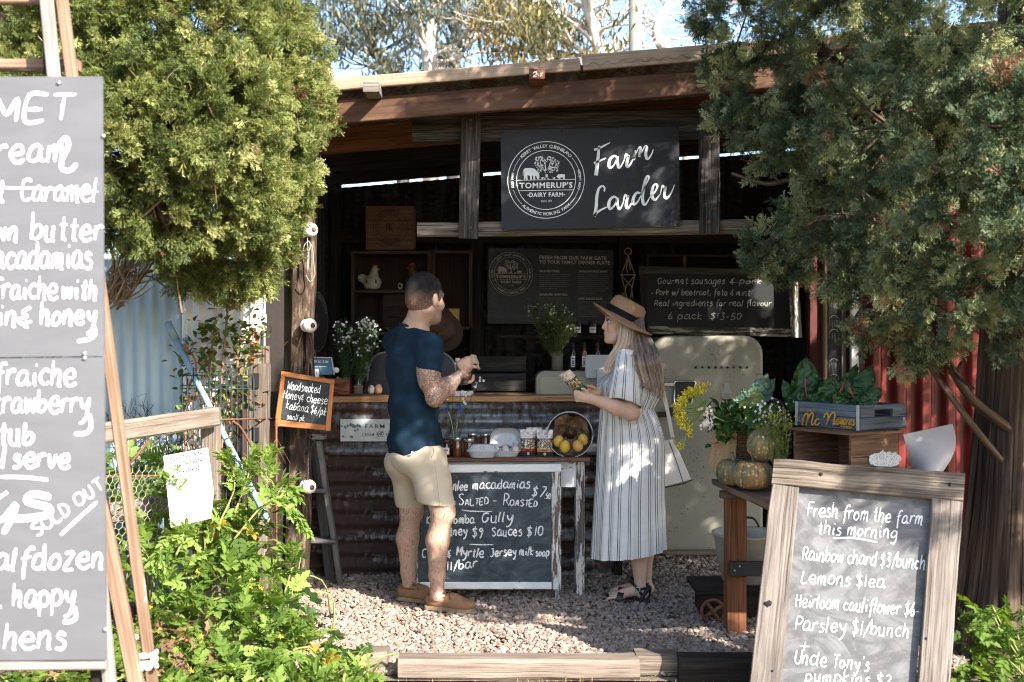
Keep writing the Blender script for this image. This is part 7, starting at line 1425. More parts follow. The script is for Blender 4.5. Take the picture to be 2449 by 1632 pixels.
def greenmat(name,a_,b_,c_=None):
    g = N(name); n1 = g.noise(g.coord('Object'),24,5,.6); col_ = g.ramp(n1,[(.3,a_),(.6,b_),(.8,c_ or b_)]); g.bump(n1,.5,.01); g.set(col_,.38,0,.5); t = g.n('BsdfTranslucent'); g.l(col_,t.inputs[0]); mx = g.n('MixShader'); mx.inputs[0].default_value = .22; g.l(g.b.outputs[0],mx.inputs[1]); g.l(t.outputs[0],mx.inputs[2]); g.l(mx.outputs[0],g.out.inputs[0]); return g.m
kale = greenmat('kale_green',(.035,.075,.05),(.075,.14,.09),(.13,.20,.14)); chardm = greenmat('chard_green',(.012,.045,.012),(.03,.095,.02),(.12,.19,.03)); lime = greenmat('lime_green',(.10,.15,.035),(.19,.24,.07)); cb = V(c) + V((0,0,hB))
kb = thing('kale_bunch','bunch of blue green kale leaves standing in the basket','vegetables',cb); mb = MB()
for i,(a,b,w_) in enumerate((((1795,985),(1838,892),.052),((1785,1000),(1778,930),.045),((1800,975),(1855,905),.04),((1770,1000),(1748,955),.04),((1750,1005),(1728,965),.035))): bigleaf(mb,W(*a,5.78),W(*b,5.72),w_,None,.5,.12,i * 3.3)
mb.build('leaves',kale,kb); mb = MB(); bigleaf(mb,W(1800,1000,5.7),W(1812,930,5.66),.05,None,.2,.1,20); bigleaf(mb,W(1800,1000,5.7),W(1768,955,5.66),.03,None,.2,.1,23); mb.build('pale_leaf',lime,kb)
pk = thing('herb_bunch','dense dark green herb bunch spilling over the basket front','herbs',cb + V((-.05,-.08,0))); n = 260; P = np.array([tuple(W(RNG.normal(1742,22),RNG.normal(1003,20),5.72 + RNG.normal() * .05)) for _ in range(n)]); scatter(P,rdir(n) + np.array([-.1,-.5,.2]),.035 + .03 * RNG.random(n),[leaflet(1,.3,False),CMP[0]],leafmat('herb_leaf',[(0,(.02,.05,.012)),(.6,(.05,.11,.025)),(1,(.13,.2,.05))],.3),'leaves',pk); mb = MB()
for i in range(26): tube(mb,spline([cb + V((-.02,-.05,-.02)),W(1745 + random.gauss(0,12),1020,5.72),W(random.gauss(1742,24),random.gauss(1000,18),5.70)],4),.002,4)
mb.build('stalks',plain('yellow_stalk',(.30,.30,.09),.6),pk)
hl = thing('hosta_leaves','broad glossy leaves with small white flowers beside the pumpkins','leaves',W(1800,1040,5.6)); mb = MB()
for i,(a,b,w_) in enumerate((((1832,1000),(1780,1012),.05),((1830,1015),(1790,1040),.045),((1828,1000),(1800,975),.045),((1835,1020),(1800,1060),.04),((1840,990),(1850,965),.04),((1800,1050),(1790,1082),.02))): bigleaf(mb,W(*a,5.62),W(*b,5.55),w_,(0,-1,.5),.12,.1,i * 2.1)
mb.build('leaves',greenmat('hosta_green',(.03,.085,.02),(.07,.16,.035)),hl); mb = MB()
for i in range(50):
    e = W(random.gauss(1835,26),random.gauss(982,16),5.58 + random.gauss(0,.03))
    for k in range(4): a = k * 1.57 + i; d = V((math.cos(a),-.3,math.sin(a))) * .007; mb.add([e,e + d * .6 + V((d.z,0,-d.x)) * .35,e + d,e + d * .6 - V((d.z,0,-d.x)) * .35],[(0,1,2,3)])
mb.build('white_flowers',whp,hl)
# dill umbel
dl_ = thing('dill_flower','large yellow dill flower head fanning out at the left of the basket','flower',W(1700,985,5.6)); o = W(1690,985,5.6); mb = MB(); hb = MB(); yl = plain('dill_yellow',(.55,.44,.03),.7,0,.3,80); rd = random.Random(6)
for i in range(60):
    a = math.radians(rd.uniform(88,235)); Lp = rd.uniform(52,66); e = W(1690 + Lp * math.cos(a) * 1.02 - 4,985 - Lp * math.sin(a) * .95,5.6 + rd.gauss(0,.05)); tube(mb,spline([o,(o + e) / 2 + V((0,0,.006)),e],3),.0012,4,cap=False)
    for k in range(16):
        q = e + V((rd.gauss(0,.009),rd.gauss(0,.008),rd.gauss(0,.009))); tube(mb,[e + (o - e) * .12,q],.0006,3,cap=False); ball(hb,q,.0045,5,4)
for q in ([(1690,985),(1715,1000),(1740,1010)],[(1720,1015),(1690,1015),(1665,1020),(1645,1035),(1632,1070)],[(1665,1020),(1650,1035)]): tube(mb,spline([W(x,y,5.6) for x,y in q],5),.003,5)
for cx_,cy_,r_ in ((1627,1067,9),(1650,1040,5)):
    for k in range(60): ball(hb if k % 3 else mb,W(cx_ + rd.gauss(0,r_ * .5),cy_ + rd.gauss(0,r_ * .55),5.6 + rd.gauss(0,.012)),.0035,5,4)
mb.build('rays',plain('dill_stem',(.22,.30,.08),.6),dl_); hb.build('florets',yl,dl_); mb = MB()
for cx_,cy_ in ((1690,990),(1683,1018),(1695,1010)):
    for k in range(14):
        e = W(cx_ + rd.gauss(0,7),cy_ + rd.gauss(0,7),5.56)
        for s in range(4): a = s * 1.57 + k; d = V((math.cos(a),-.3,math.sin(a))) * .008; mb.add([e,e + d * .6 + V((d.z,0,-d.x)) * .35,e + d,e + d * .6 - V((d.z,0,-d.x)) * .35],[(0,1,2,3)])
tag(mb.build('blossom_cluster',plain('blush_petal',(.66,.55,.48),.6)),'small cluster of blush white blossoms under the dill flower','flower')
tops = [W(rd.gauss(1862,18),985 + abs(rd.gauss(0,28)),5.4 + rd.gauss(0,.03)) for _ in range(34)]
vase('flower_bottle','tiny glass of yellow green flowering stems in front of the brown crate',bz(1870,5.36),.06,.02,tops,plain('yellow_green',(.36,.36,.05),.6),None,[(0,(.16,.17,.02)),(1,(.36,.34,.05))],.004,3,0,.02)
# crates
fx,fy = V((-.492,.870,0)),V((.857,.515,0))
def crate(name,label,cat,corner,lx,ly,h,m,mside=None,open_left=False,handle=False,slats=2,straps=False,th=.012):
    """corner = nearest bottom corner, lx along the left face, ly along the right face"""
    t = thing(name,label,cat,corner + fx * lx / 2 + fy * ly / 2); c = V(corner)
    def panel(a,b,nm,inner,hole=False,mat=None):
        mb = MB(); d = (b - a).normalized(); L = (b - a).length; up = V((0,0,1))
        for s in range(slats):
            z0,z1 = h * s / slats + .001,h * (s + 1) / slats - .001
            if hole and s == slats - 1:
                for f0,f1,za,zb in ((0,.30,z0,z1),(.70,1,z0,z1),(.30,.70,z0,h * .52),(.30,.70,h * .80,z1)):
                    p,q = a + d * L * f0 + up * (za + zb) / 2,a + d * L * f1 + up * (za + zb) / 2; beam(mb,p,q,th,zb - za,up,.001)
            else: beam(mb,a + up * (z0 + z1) / 2,b + up * (z0 + z1) / 2,th,z1 - z0,up,.002,.0012)
        return mb.build(nm,mat or m,t)
    i = (fx + fy) * (th / 2)
    if open_left: pass
    else: panel(c + i,c + fx * lx + fy * th / 2,'left_panel',fy)
    f = panel(c + fx * (th + .001) + fy * (th / 2) - fx * th / 2 + fy * 0,c + fy * ly + fx * th / 2,'front_panel',fx,handle)
    panel(c + fy * (ly - th / 2) + fx * (th + .001),c + fy * (ly - th / 2) + fx * lx,'right_panel',fy); panel(c + fx * (lx - th / 2) + fy * th,c + fx * (lx - th / 2) + fy * (ly - th),'back_panel',fx)
    mb = MB(); z = .004; q = [c + i,c + fx * (lx - th) + fy * th,c + fx * (lx - th) + fy * (ly - th),c + fy * (ly - th) + fx * th]; mb.add([p + V((0,0,.002)) for p in q] + [p + V((0,0,.010)) for p in q],[(0,3,2,1),(4,5,6,7),(0,1,5,4),(1,2,6,5),(2,3,7,6),(3,0,4,7)]); mb.build('base',m,t)
    return t
cr_m = wood('crate_brown',(.05,.025,.014),(.16,.085,.048),(.29,.175,.11),24,2.2,.5,.35)
C1 = W(2033,1122,5.05); C1.z = ZB + .002; hC = W(0,1042,5.05).z - C1.z
t1 = crate('brown_crate','reddish brown slatted crate under the blue crate with a white paint smudge','crate',C1,.36,.30,hC,cr_m,None,True,False,3)
mb = MB(); a = C1 + fx * .004 - fy * .0; 
q = [C1 + V((0,0,hC + .012)) - fx * .02 - fy * .01,C1 + V((0,0,hC + .012)) + fx * .36 - fy * .01,C1 + V((0,0,hC + .012)) + fx * .36 + fy * .32,C1 + V((0,0,hC + .012)) - fx * .02 + fy * .31]
mb.add([p for p in q] + [p - V((0,0,.011)) for p in q],[(0,1,2,3),(7,6,5,4),(0,4,5,1),(1,5,6,2),(2,6,7,3),(3,7,4,0)]); mb.build('lid_board',cr_m,t1)
mb = MB(); rd = random.Random(9); Pc = Plane(C1 - fx * .002,-fx)
polyfill(mb,lambda x,y: Pc.at(x,y,.003),[(2115 + 40 * math.cos(k * .2) * (1 + .12 * rd.uniform(-1,1)),1099 + 20 * math.sin(k * .2) * (1 + .2 * rd.uniform(-1,1))) for k in range(31)]); mb.build('paint_smudge',chalk('smudge',(.55,.57,.58),.46),t1)
C2 = W(2056,1037,5.15); C2.z = C1.z + hC + .0125; hM = .112; gm_ = wood('crate_blue',(.05,.05,.05),(.10,.12,.15),(.19,.21,.24),26,2.2,.6,.35)
t2 = crate('lettered_crate','low blue grey crate with orange script lettering holding chard','crate',C2,.40,.30,hM,gm_,None,False,True,2); Pm = Plane(C2 - fy * .002,-fy); mb = MB()
MC = [[(1919,1018),(1922,1000),(1928,990),(1933,992),(1930,1010),(1928,1018)],[(1930,1012),(1936,995),(1943,988),(1946,993),(1942,1010),(1944,1017),(1950,1010)],[(1960,1004),(1955,1002),(1950,1010),(1953,1017),(1962,1012)],[(1966,1016),(1968,1016)],[(1955 + 16,1000),(1974,992),(1980,989),(1981,1000),(1977,1017)],[(1979,1012),(1985,996),(1993,987),(1998,990),(1996,1005),(1994,1016),(1999,1012)]]
for s in MC: q = spline(s,5); ribbon(mb,q,3.4,mapper=lambda x,y: Pm.at(x,y,.002))
handwrite(mb,Pm,'amaras',1999,1015,2044,1017,13,2.9,.35,.03,off=.002)
printed(mb,Pm,"TOP QUALITY",1913,983,1953,985,6,.0); printed(mb,Pm,"T'WMBA.",2010,1025,2040,1026,6.5,.02); mb.build('lettering',plain('orange_script',(.62,.30,.03),.5),t2)
for e in (fx * .001,fx * .385):
    mb = MB(); beam(mb,C2 + e + fx * .008 - fy * .0025,C2 + e + fx * .008 - fy * .0025 + V((0,0,hM)),.016,.002,-fy,.0005); o = mb.build('metal_strap',M['steel'],t2)
ch_ = thing('chard_bunch','heap of crinkled dark green chard leaves in the lettered crate','vegetables',C2 + fx * .2 + fy * .14 + V((0,0,.02))); mb = MB()
for i,(a,b,w_) in enumerate((((1925,975),(1928,850),.065),((1960,985),(1965,900),.06),((1900,985),(1872,905),.03),((1925,985),(1950,920),.04),((1990,980),(1990,895),.065),((2030,980),(2060,925),.065),((2000,980),(2055,868),.04),((2040,975),(2085,870),.055),((2060,980),(2108,925),.04),((1985,985),(1945,940),.045),((2020,985),(2020,900),.055),((1960,990),(1925,945),.035),((2070,985),(2095,955),.035),((1945,985),(1905,930),.04),((2040,985),(1990,940),.045))):
    Y = 5.29 + max(0,(2056 - a[0]) / 154 * .35) + .02 * (i % 4); bigleaf(mb,W(*a,Y),W(*b,Y - .02),w_,(random.uniform(-.5,.5),-1,.3),.75,.10,i * 4.7 + 2)
mb.build('leaves',chardm,ch_); mb = MB()
for a,b in (((1930,975),(1926,905)),((2000,960),(2018,915)),((2045,960),(2030,925))): Y = 5.27 + max(0,(2056 - a[0]) / 154 * .35); tube(mb,[W(*a,Y),W(*b,Y - .03)],.0035,6)
mb.build('ribs',plain('chard_rib',(.35,.06,.04),.5),ch_); mb = MB(); tube(mb,[W(1825,995 - 40,5.9),W(1825,920,5.9)],.010,10); tag(mb.build('white_tube',M['paper']),'short white plastic tube standing behind the kale','tube')
# plastic sheet
mb = MB(); sp_ = plain('milky_plastic',(.50,.46,.47),.3,0,.06,5,0,.5); P = []
for i in range(9):
    f = i / 8; row = []
    L_ = ((2160,1040),(2182,1124)); R_ = ((2278,1014),(2256,1128))
    for j in range(11):
        u = j / 10; bulge = 18 * math.sin(math.pi * f) * u; x = (L_[0][0] * (1 - f) + L_[1][0] * f) * (1 - u) + (R_[0][0] * (1 - f) + R_[1][0] * f + bulge) * u; y = (L_[0][1] * (1 - f) + L_[1][1] * f) * (1 - u) + (R_[0][1] * (1 - f) + R_[1][1] * f) * u; row.append(W(x,y,5.38 - .10 * math.sin(u * 2.4) * f))
    P.append(row)
sheet(mb,P,0,True); sheet(mb,[[p + V((0,.003,0)) for p in reversed(r)] for r in P],0,True); tag(mb.build('plastic_sheet',sp_),'curled milky plastic sheet wedged between crate and tree trunk','sheet')
cer = plain('ceramic_cream',(.40,.36,.28),.35,0,.08,12); cmb = plain('comb_red',(.35,.05,.03),.5)
hen(890,692,8.36,.95,'cream ceramic hen with red comb on the wall shelf',cer,cer,cmb); hen(992,692,8.36,1.0,'brown rooster ornament peeking over the man head',plain('ceramic_brown',(.12,.05,.025),.5,0,.4,30),cer,cmb,-1)
mb = MB(); ball(mb,W(957,685,8.33),(.020,.018,.024),14,10); ball(mb,W(957,684,8.314),(.009,.004,.010),10,6,mi=1); tag(mb.build('egg_ornament',[plain('pale_ceramic',(.36,.38,.33),.4),M['blackink']]),'small pale ornament with a dark hole between the hens','ornament')
# ---------------------------------------------------------------- people
def yawmat(deg,pitch=0.):
    return np.array((Matrix.Rotation(math.radians(deg),3,'Z') @ Matrix.Rotation(math.radians(pitch),3,'Y')))
def t3(v): return tuple(float(x) for x in v)
def head_prims(c,R,s,fem=False):
    L = lambda x,y,z: t3(np.array(c) + R @ (np.array((x,y,z)) * s)); E = lambda p,r,k=.02: ('e',L(*p),t3(np.array(r) * s),R,k * s); C = lambda a,b,ra,rb,k=.015: ('c',L(*a),L(*b),ra * s,rb * s,k * s)
    j = .88 if fem else 1.
    P = [E((-.012,0,.035),(.100,.077,.092)),E((.034,0,-.03),(.060,.061 * j,.088),.03),E((.052,0,-.088),(.042,.043 * j,.034),.03)]
    for y in (-1,1): P += [C((-.002,y * .054 * j,-.055),(.058,y * .026 * j,-.100),.018,.015,.025),E((.066,y * .040 * j,-.030),(.024,.020,.024),.02),E((-.008,y * .077,-.012),(.020,.009,.032),.010),('-e',L(.094,y * .032,.004),t3(np.array((.012,.015,.009)) * s),R,.014 * s)]
    P += [C((.089,-.028,.024),(.089,.028,.024),.010,.010,.02),C((.094,0,.004),(.110,0,-.034),.0075,.0105,.012),E((.103,0,-.040),(.012,.016,.009),.008),C((.096,-.014,-.062),(.096,.014,-.062),.0075,.0075,.01),C((.094,-.012,-.074),(.094,.012,-.074),.008,.008,.01),E((.080,0,-.108),(.019,.021,.017),.02)]
    return P,L
def finger(P,pts,r0,r1):
    n = len(pts) - 1
    for i in range(n): P.append(('c',t3(pts[i]),t3(pts[i + 1]),r0 + (r1 - r0) * i / n,r0 + (r1 - r0) * (i + 1) / n,.004))
def skinmat(name,c1,c2,tattoo=False):
    a = N(name); co = a.coord('Object'); n1 = a.noise(co,26,5,.6); n2 = a.noise(a.coord('Object',(1,1,.22)),210,3,.6); c = a.ramp(n1,[(.3,c1),(.7,c2)])
    hair = a.math('MULTIPLY',a.ramp(n2,[(.52,0),(.66,.75)]),a.attr('hairy')); c = a.mix(hair,c,(.10,.055,.035)); c = a.mix(a.math('MULTIPLY',a.attr('stub'),.55),c,(.20,.12,.09))
    if tattoo:
        vo = a.n('TexVoronoi',feature='DISTANCE_TO_EDGE'); vo.inputs['Scale'].default_value = 74; m = a.coord('Object',(1,1,.75)); a.l(m,vo.inputs['Vector']); vc = a.n('TexVoronoi'); vc.inputs['Scale'].default_value = 74; a.l(m,vc.inputs['Vector']); sp = a.n('SeparateColor'); a.l(vc.outputs['Color'],sp.inputs[0])
        fill = a.ramp(sp.outputs[0],[(.2,(.42,.26,.18)),(.4,(.34,.11,.06)),(.55,(.46,.29,.20)),(.75,(.15,.11,.10)),(1,(.44,.28,.19))]); lines = a.ramp(vo.outputs['Distance'],[(.03,1),(.12,0)]); n3 = a.noise(co,17,5,.7,1.)
        t = a.mix(a.math('MULTIPLY',lines,.85),fill,(.035,.03,.032)); t = a.mix(a.math('MULTIPLY',a.ramp(n3,[(.38,0),(.50,.95)]),a.attr('dark')),t,(.03,.032,.04)); c = a.mix(a.math('MULTIPLY',a.attr('tat'),.82),c,t)
    a.b.inputs['Subsurface Weight'].default_value = .12; a.b.inputs['Subsurface Radius'].default_value = (.01,.004,.002); a.bump(n1,.06,.003); return a.set(c,.5,0,.35)
def capd(v,a,b):
    a,b = np.array(a),np.array(b); ba = b - a; t = np.clip(((v - a) @ ba) / (ba @ ba),0,1); return np.linalg.norm(v - a - t[:,None] * ba,axis=1),t
def cloth(name,c,var=.18,sc_=9,bump=.25,fine=400):
    a = N(name); n1 = a.noise(a.coord('Object'),sc_,4); n2 = a.noise(a.coord('Object'),fine,2); a.bump(a.math('ADD',n1,a.math('MULTIPLY',n2,.35)),bump,.006); return a.set(a.ramp(n1,[(.3,tuple(x * (1 - var) for x in c)),(.7,tuple(x * (1 + var) for x in c))]),.85,0,.2)
def join(name,parts,mat,parent,smooth_it=3,lam=.5):
    V_,F_ = [],[]; o = 0
    for v,f in parts:
        v = relax(v,f,smooth_it,lam); V_.append(v); F_.append(f + o); o += len(v)
    return npmesh(name,np.concatenate(V_),np.concatenate(F_),mat,parent,smooth=True)
def folds(X,c,dirs,amp):
    d = np.zeros(X.shape[:-1])
    for (kx,ky,kz,ph,w_) in dirs: d = d + w_ * np.sin(X[...,0] * kx + X[...,1] * ky + X[...,2] * kz + ph)
    return d * amp
# ------------------------------ the man
Ym = 6.3; man = thing('person','man in navy t-shirt, beige shorts and tan boat shoes seen from behind','person',(W(1010,0,Ym).x,Ym,0)); RB = yawmat(41); RH = yawmat(50,4)
hc = np.array(W(1017,714,6.27)); HP,HL = head_prims(hc,RH,1.09); P = list(HP)
sh_r,sh_l = np.array(W(1028,824,6.17)),np.array(W(945,818,6.43)); nb = np.array(W(988,800,6.30))
P += [('c',HL(-.030,0,-.055),t3(nb),.058,.066,.03),('c',t3(nb),t3(sh_r),.062,.055,.05),('c',t3(nb),t3(sh_l),.062,.055,.05),('e',t3(W(987,880,Ym)),(.115,.170,.19),RB,.05),('e',t3(W(990,1000,Ym)),(.105,.150,.17),RB,.05),('e',t3(W(992,1090,Ym)),(.115,.155,.12),RB,.05)]
el,wr = np.array(W(1040,952,6.11)),np.array(W(1103,894,6.22))
ar0 = np.array(W(1026,880,6.14)); P += [('c',t3(sh_r),t3(ar0),.055,.056,.03),('c',t3(ar0),t3(el),.057,.043,.03),('e',t3(W(1022,905,6.12)),(.050,.052,.07),None,.03),('c',t3(el),t3(el * .55 + wr * .45),.044,.047,.03),('c',t3(el * .55 + wr * .45),t3(wr),.045,.028,.02)]
# right hand closing on the lid
P += [('e',t3(W(1115,875,6.22)),(.036,.040,.034),None,.02),('c',t3(wr),t3(W(1113,878,6.22)),.028,.034,.02),('c',t3(W(1100,872,6.20)),t3(W(1118,862,6.20)),.02,.022,.02)]
for (a,b,c_,d) in (((1118,861),(1129,852),(1136,853),(1138,862)),((1121,866),(1132,859),(1139,862),(1140,871)),((1123,872),(1134,866),(1142,869),(1142,878)),((1124,880),(1134,877),(1143,879),(1146,882))): k = a[1] - 861; finger(P,[W(*a,6.20 - k * .0004),W(*b,6.185 - k * .0006),W(*c_,6.20),W(*d,6.225)],.0100,.0078)
finger(P,[W(1102,872,6.25),W(1094,864,6.26),W(1092,861,6.275),W(1098,860,6.29)],.0115,.0088)
# left arm and cupped hand under the jar
ll,lw2 = np.array(W(1015,930,6.50)),np.array(W(1093,909,6.33)); P += [('c',t3(sh_l),t3(ll),.055,.043,.03),('c',t3(ll),t3(lw2),.044,.028,.02),('e',t3(W(1110,912,6.28)),(.038,.042,.020),None,.015)]
for k,Y in enumerate((6.19,6.215,6.24,6.265)): finger(P,[W(1112,914,Y),W(1124,914,Y - .005),W(1131,909,Y - .005),W(1132,899 + (k == 0) * 5,Y)],.0098,.0078)
finger(P,[W(1100,909,6.22),W(1104,904,6.18),W(1112,902,6.165)],.0110,.0085)
# legs
kr,cr,ar_,fr_ = W(1059,1224,6.15),W(1047,1292,6.17),W(1045,1376,6.20),W(1046,1424,6.21); kl,cl_,al_,fl_ = W(984,1222,6.41),W(975,1288,6.43),W(977,1366,6.44),W(979,1412,6.45)
hr_,hl_ = W(1022,1105,6.22),W(966,1105,6.40)
for h_,k_,c_,a_,f_,s in ((hr_,kr,cr,ar_,fr_,1),(hl_,kl,cl_,al_,fl_,-1)):
    P += [('c',t3(h_),t3(k_),.088,.060,.04),('c',t3(k_),t3(c_),.056,.058,.03),('c',t3(c_),t3(a_),.060,.042,.03),('c',t3(a_),t3(f_),.041,.036,.02),('e',t3(V(k_) + V((.022,-.01 * s,0))),(.038,.04,.05),None,.03),('c',t3(f_),t3(V(f_) + V((.06,-.01,-.035))),.036,.03,.02),('e',t3(V(f_) + V((.0,-.034,.005))),(.012,.008,.014),None,.01)]
v,f = sdf_mesh(P,.0042,.02); v = relax(v,f,2,.4)
tat = np.zeros(len(v)); d1,t1_ = capd(v,ar0 - np.array((0,0,-.02)),el); d2,t2_ = capd(v,el,wr); tat = np.maximum(d1 < .075,d2 < .068).astype(float) * (v[:,1] < 6.34); dark = np.where((d2 < .068) & (t2_ > .35),1.,0.) * smooth((t2_ - .35) / .3)
tat *= 1 - .9 * ((d2 < .068) & (t2_ > .97)); hairy = smooth((.62 - v[:,2]) / .06) * .9; loc = (v - hc) @ RH / 1.09; stub = ((loc[:,2] < -.03) & (loc[:,2] > -.14) & (loc[:,0] > .005) & (np.abs(loc[:,1]) < .075)).astype(float) * .6
npmesh('body',v,f,skinmat('skin_man',(.44,.27,.195),(.53,.345,.26),True),man,attr={'tat': tat,'dark': dark,'hairy': hairy,'stub': stub},smooth=True)
# cropped hair
pn = np.array((.14,0,-.15)); pn = RH @ (pn / np.linalg.norm(pn)); hv,hf = sdf_mesh([('e',HL(-.012,0,.035),t3(np.array((.104,.080,.096)) * 1.09),RH),('e',HL(-.03,0,-.01),t3(np.array((.083,.070,.075)) * 1.09),RH,.02),('c',HL(.035,-.072,.03),HL(.03,-.067,-.005),.012,.008,.01),('c',HL(.035,.072,.03),HL(.03,.067,-.005),.012,.008,.01)],.004,.02,[(HL(.085,0,.072),t3(RH @ np.array((.8,0,-.45)))),(HL(-.05,0,-.062),t3(RH @ np.array((.25,0,-.97))))]); hv = relax(hv,hf,2)
hl = (hv - hc) @ RH / 1.09; fade = smooth((hl[:,2] + .075 + .35 * np.minimum(hl[:,0],.05) * 0) / .13)
a = N('cropped_hair'); n2 = a.noise(a.coord('Object'),150,5,.75); c = a.ramp(n2,[(.35,(.003,.0025,.0025)),(.62,(.016,.013,.013)),(.8,(.04,.034,.032))]); sk = a.mix(a.math('MULTIPLY',a.ramp(n2,[(.40,1),(.55,.1)]),.75),(.26,.15,.11),(.03,.022,.02)); a.bump(n2,.6,.004); a.set(a.mix(a.attr('fade'),sk,c),.75,0,.25)
npmesh('hair',hv,hf,a.m,man,attr={'fade': fade},smooth=True)
# t-shirt: torso and two sleeves
wp_ = lambda X: folds(X,None,[(18,10,26,0,.6),(-14,30,38,2,.5),(40,-22,14,1,.35),(8,6,62,4,.3)],.0055) * (.4 + smooth((1.25 - X[...,2]) / .2))
zh = W(0,1076,6.28).z; TS = [('e',t3(W(985,880,Ym)),(.124,.174,.20),RB,.05),('c',t3(sh_r + np.array((-.012,0,-.01))),t3(sh_l + np.array((.012,0,-.01))),.066,.066,.05),('c',t3(nb),t3(sh_r),.076,.066,.04),('c',t3(nb),t3(sh_l),.076,.066,.04),('e',t3(W(990,985,Ym)),(.123,.164,.18),RB,.06),('e',t3(W(992,1065,Ym)),(.130,.168,.15),RB,.06),('c',t3(W(986,806,6.31)),t3(W(986,840,6.3)),.076,.10,.03),('c',t3(sh_r),t3(W(1012,870,6.19)),.06,.05,.04)]
nk = [(t3(W(987,785,6.3)),t3(V((.35,.1,.93))))]
s1 = sdf_mesh(TS,.0045,.03,[(t3((0,0,zh)),(.06,0,-1))] + nk,wp_)
ud = (el - sh_r); ud = ud / np.linalg.norm(ud); cutp = np.array(W(1026,889,6.13)); nrm_ = ud + np.array((-.22,0,0))
s2 = sdf_mesh([('c',t3(sh_r + np.array((-.01,0,0))),t3(sh_r * .6 + cutp * .4),.070,.067,.03),('c',t3(sh_r * .6 + cutp * .4),t3(cutp + ud * .03),.067,.067,.03)],.0042,.03,[(t3(cutp),t3(nrm_))],lambda X: folds(X,None,[(30,20,60,0,.5),(60,-10,22,1,.4)],.003))
ud2 = (ll - sh_l); ud2 = ud2 / np.linalg.norm(ud2); s3 = sdf_mesh([('c',t3(sh_l),t3(sh_l + ud2 * .2),.070,.064,.03)],.0045,.03,[(t3(sh_l + ud2 * .17),t3(ud2))])
navy = cloth('navy_cotton',(.0055,.020,.038),.3,14,.35); ts = join('t_shirt',[s1,s2,s3],navy,man)
mb = MB(); c0 = np.array(W(986,787,6.295)); nn_ = np.array((.35,.1,.93)); nn_ /= np.linalg.norm(nn_); u_ = np.cross(nn_,(0,1,0)); u_ /= np.linalg.norm(u_); v_ = np.cross(nn_,u_); tube(mb,[V(c0 + u_ * .073 * math.cos(k * .2618) + v_ * .073 * math.sin(k * .2618)) for k in range(25)],.008,8,cap=False); mb.build('collar',navy,ts)
mb = MB(); p = W(986,1083,6.135); ball(mb,p,(.006,.003,.009),10,6); mb.build('hem_tag',M['whiteink'],ts)
# shorts
zs_ = W(0,1217,6.16).z; wq = lambda X: folds(X,None,[(26,14,20,0,.6),(-20,22,34,1,.6),(50,20,-12,2,.3)],.005)
beige = cloth('beige_cotton',(.50,.41,.305),.08,8,.25)
q1 = sdf_mesh([('e',t3(W(992,1090,Ym)),(.128,.168,.115),RB,.05),('c',t3(W(1022,1112,6.22)),t3(W(1049,1230,6.16)),.102,.082,.05),('c',t3(W(1035,1090,6.20)),t3(W(1064,1225,6.15)),.055,.055,.05)],.0045,.03,[((0,0,zs_),(-.06,0,-1)),(t3((0,0,W(0,1062,Ym).z)),(0,0,1))],wq)
q2 = sdf_mesh([('c',t3(W(970,1105,6.40)),t3(W(981,1225,6.42)),.092,.072,.05),('e',t3(W(975,1100,6.36)),(.12,.12,.11),None,.05)],.0045,.03,[((0,0,W(0,1213,6.42).z),(0,0,-1))],wq); so = join('shorts',[q1,q2],beige,man)
mb = MB(); tube(mb,spline([W(1037,1072,6.10),W(1036,1084,6.095),W(1031,1095,6.095)],4),.0016,4); tube(mb,spline([W(1038,1100,6.09),W(1045,1150,6.075),W(1052,1212,6.072)],4),.0012,4); mb.build('seam',plain('beige_seam',(.34,.25,.16),.9),so)
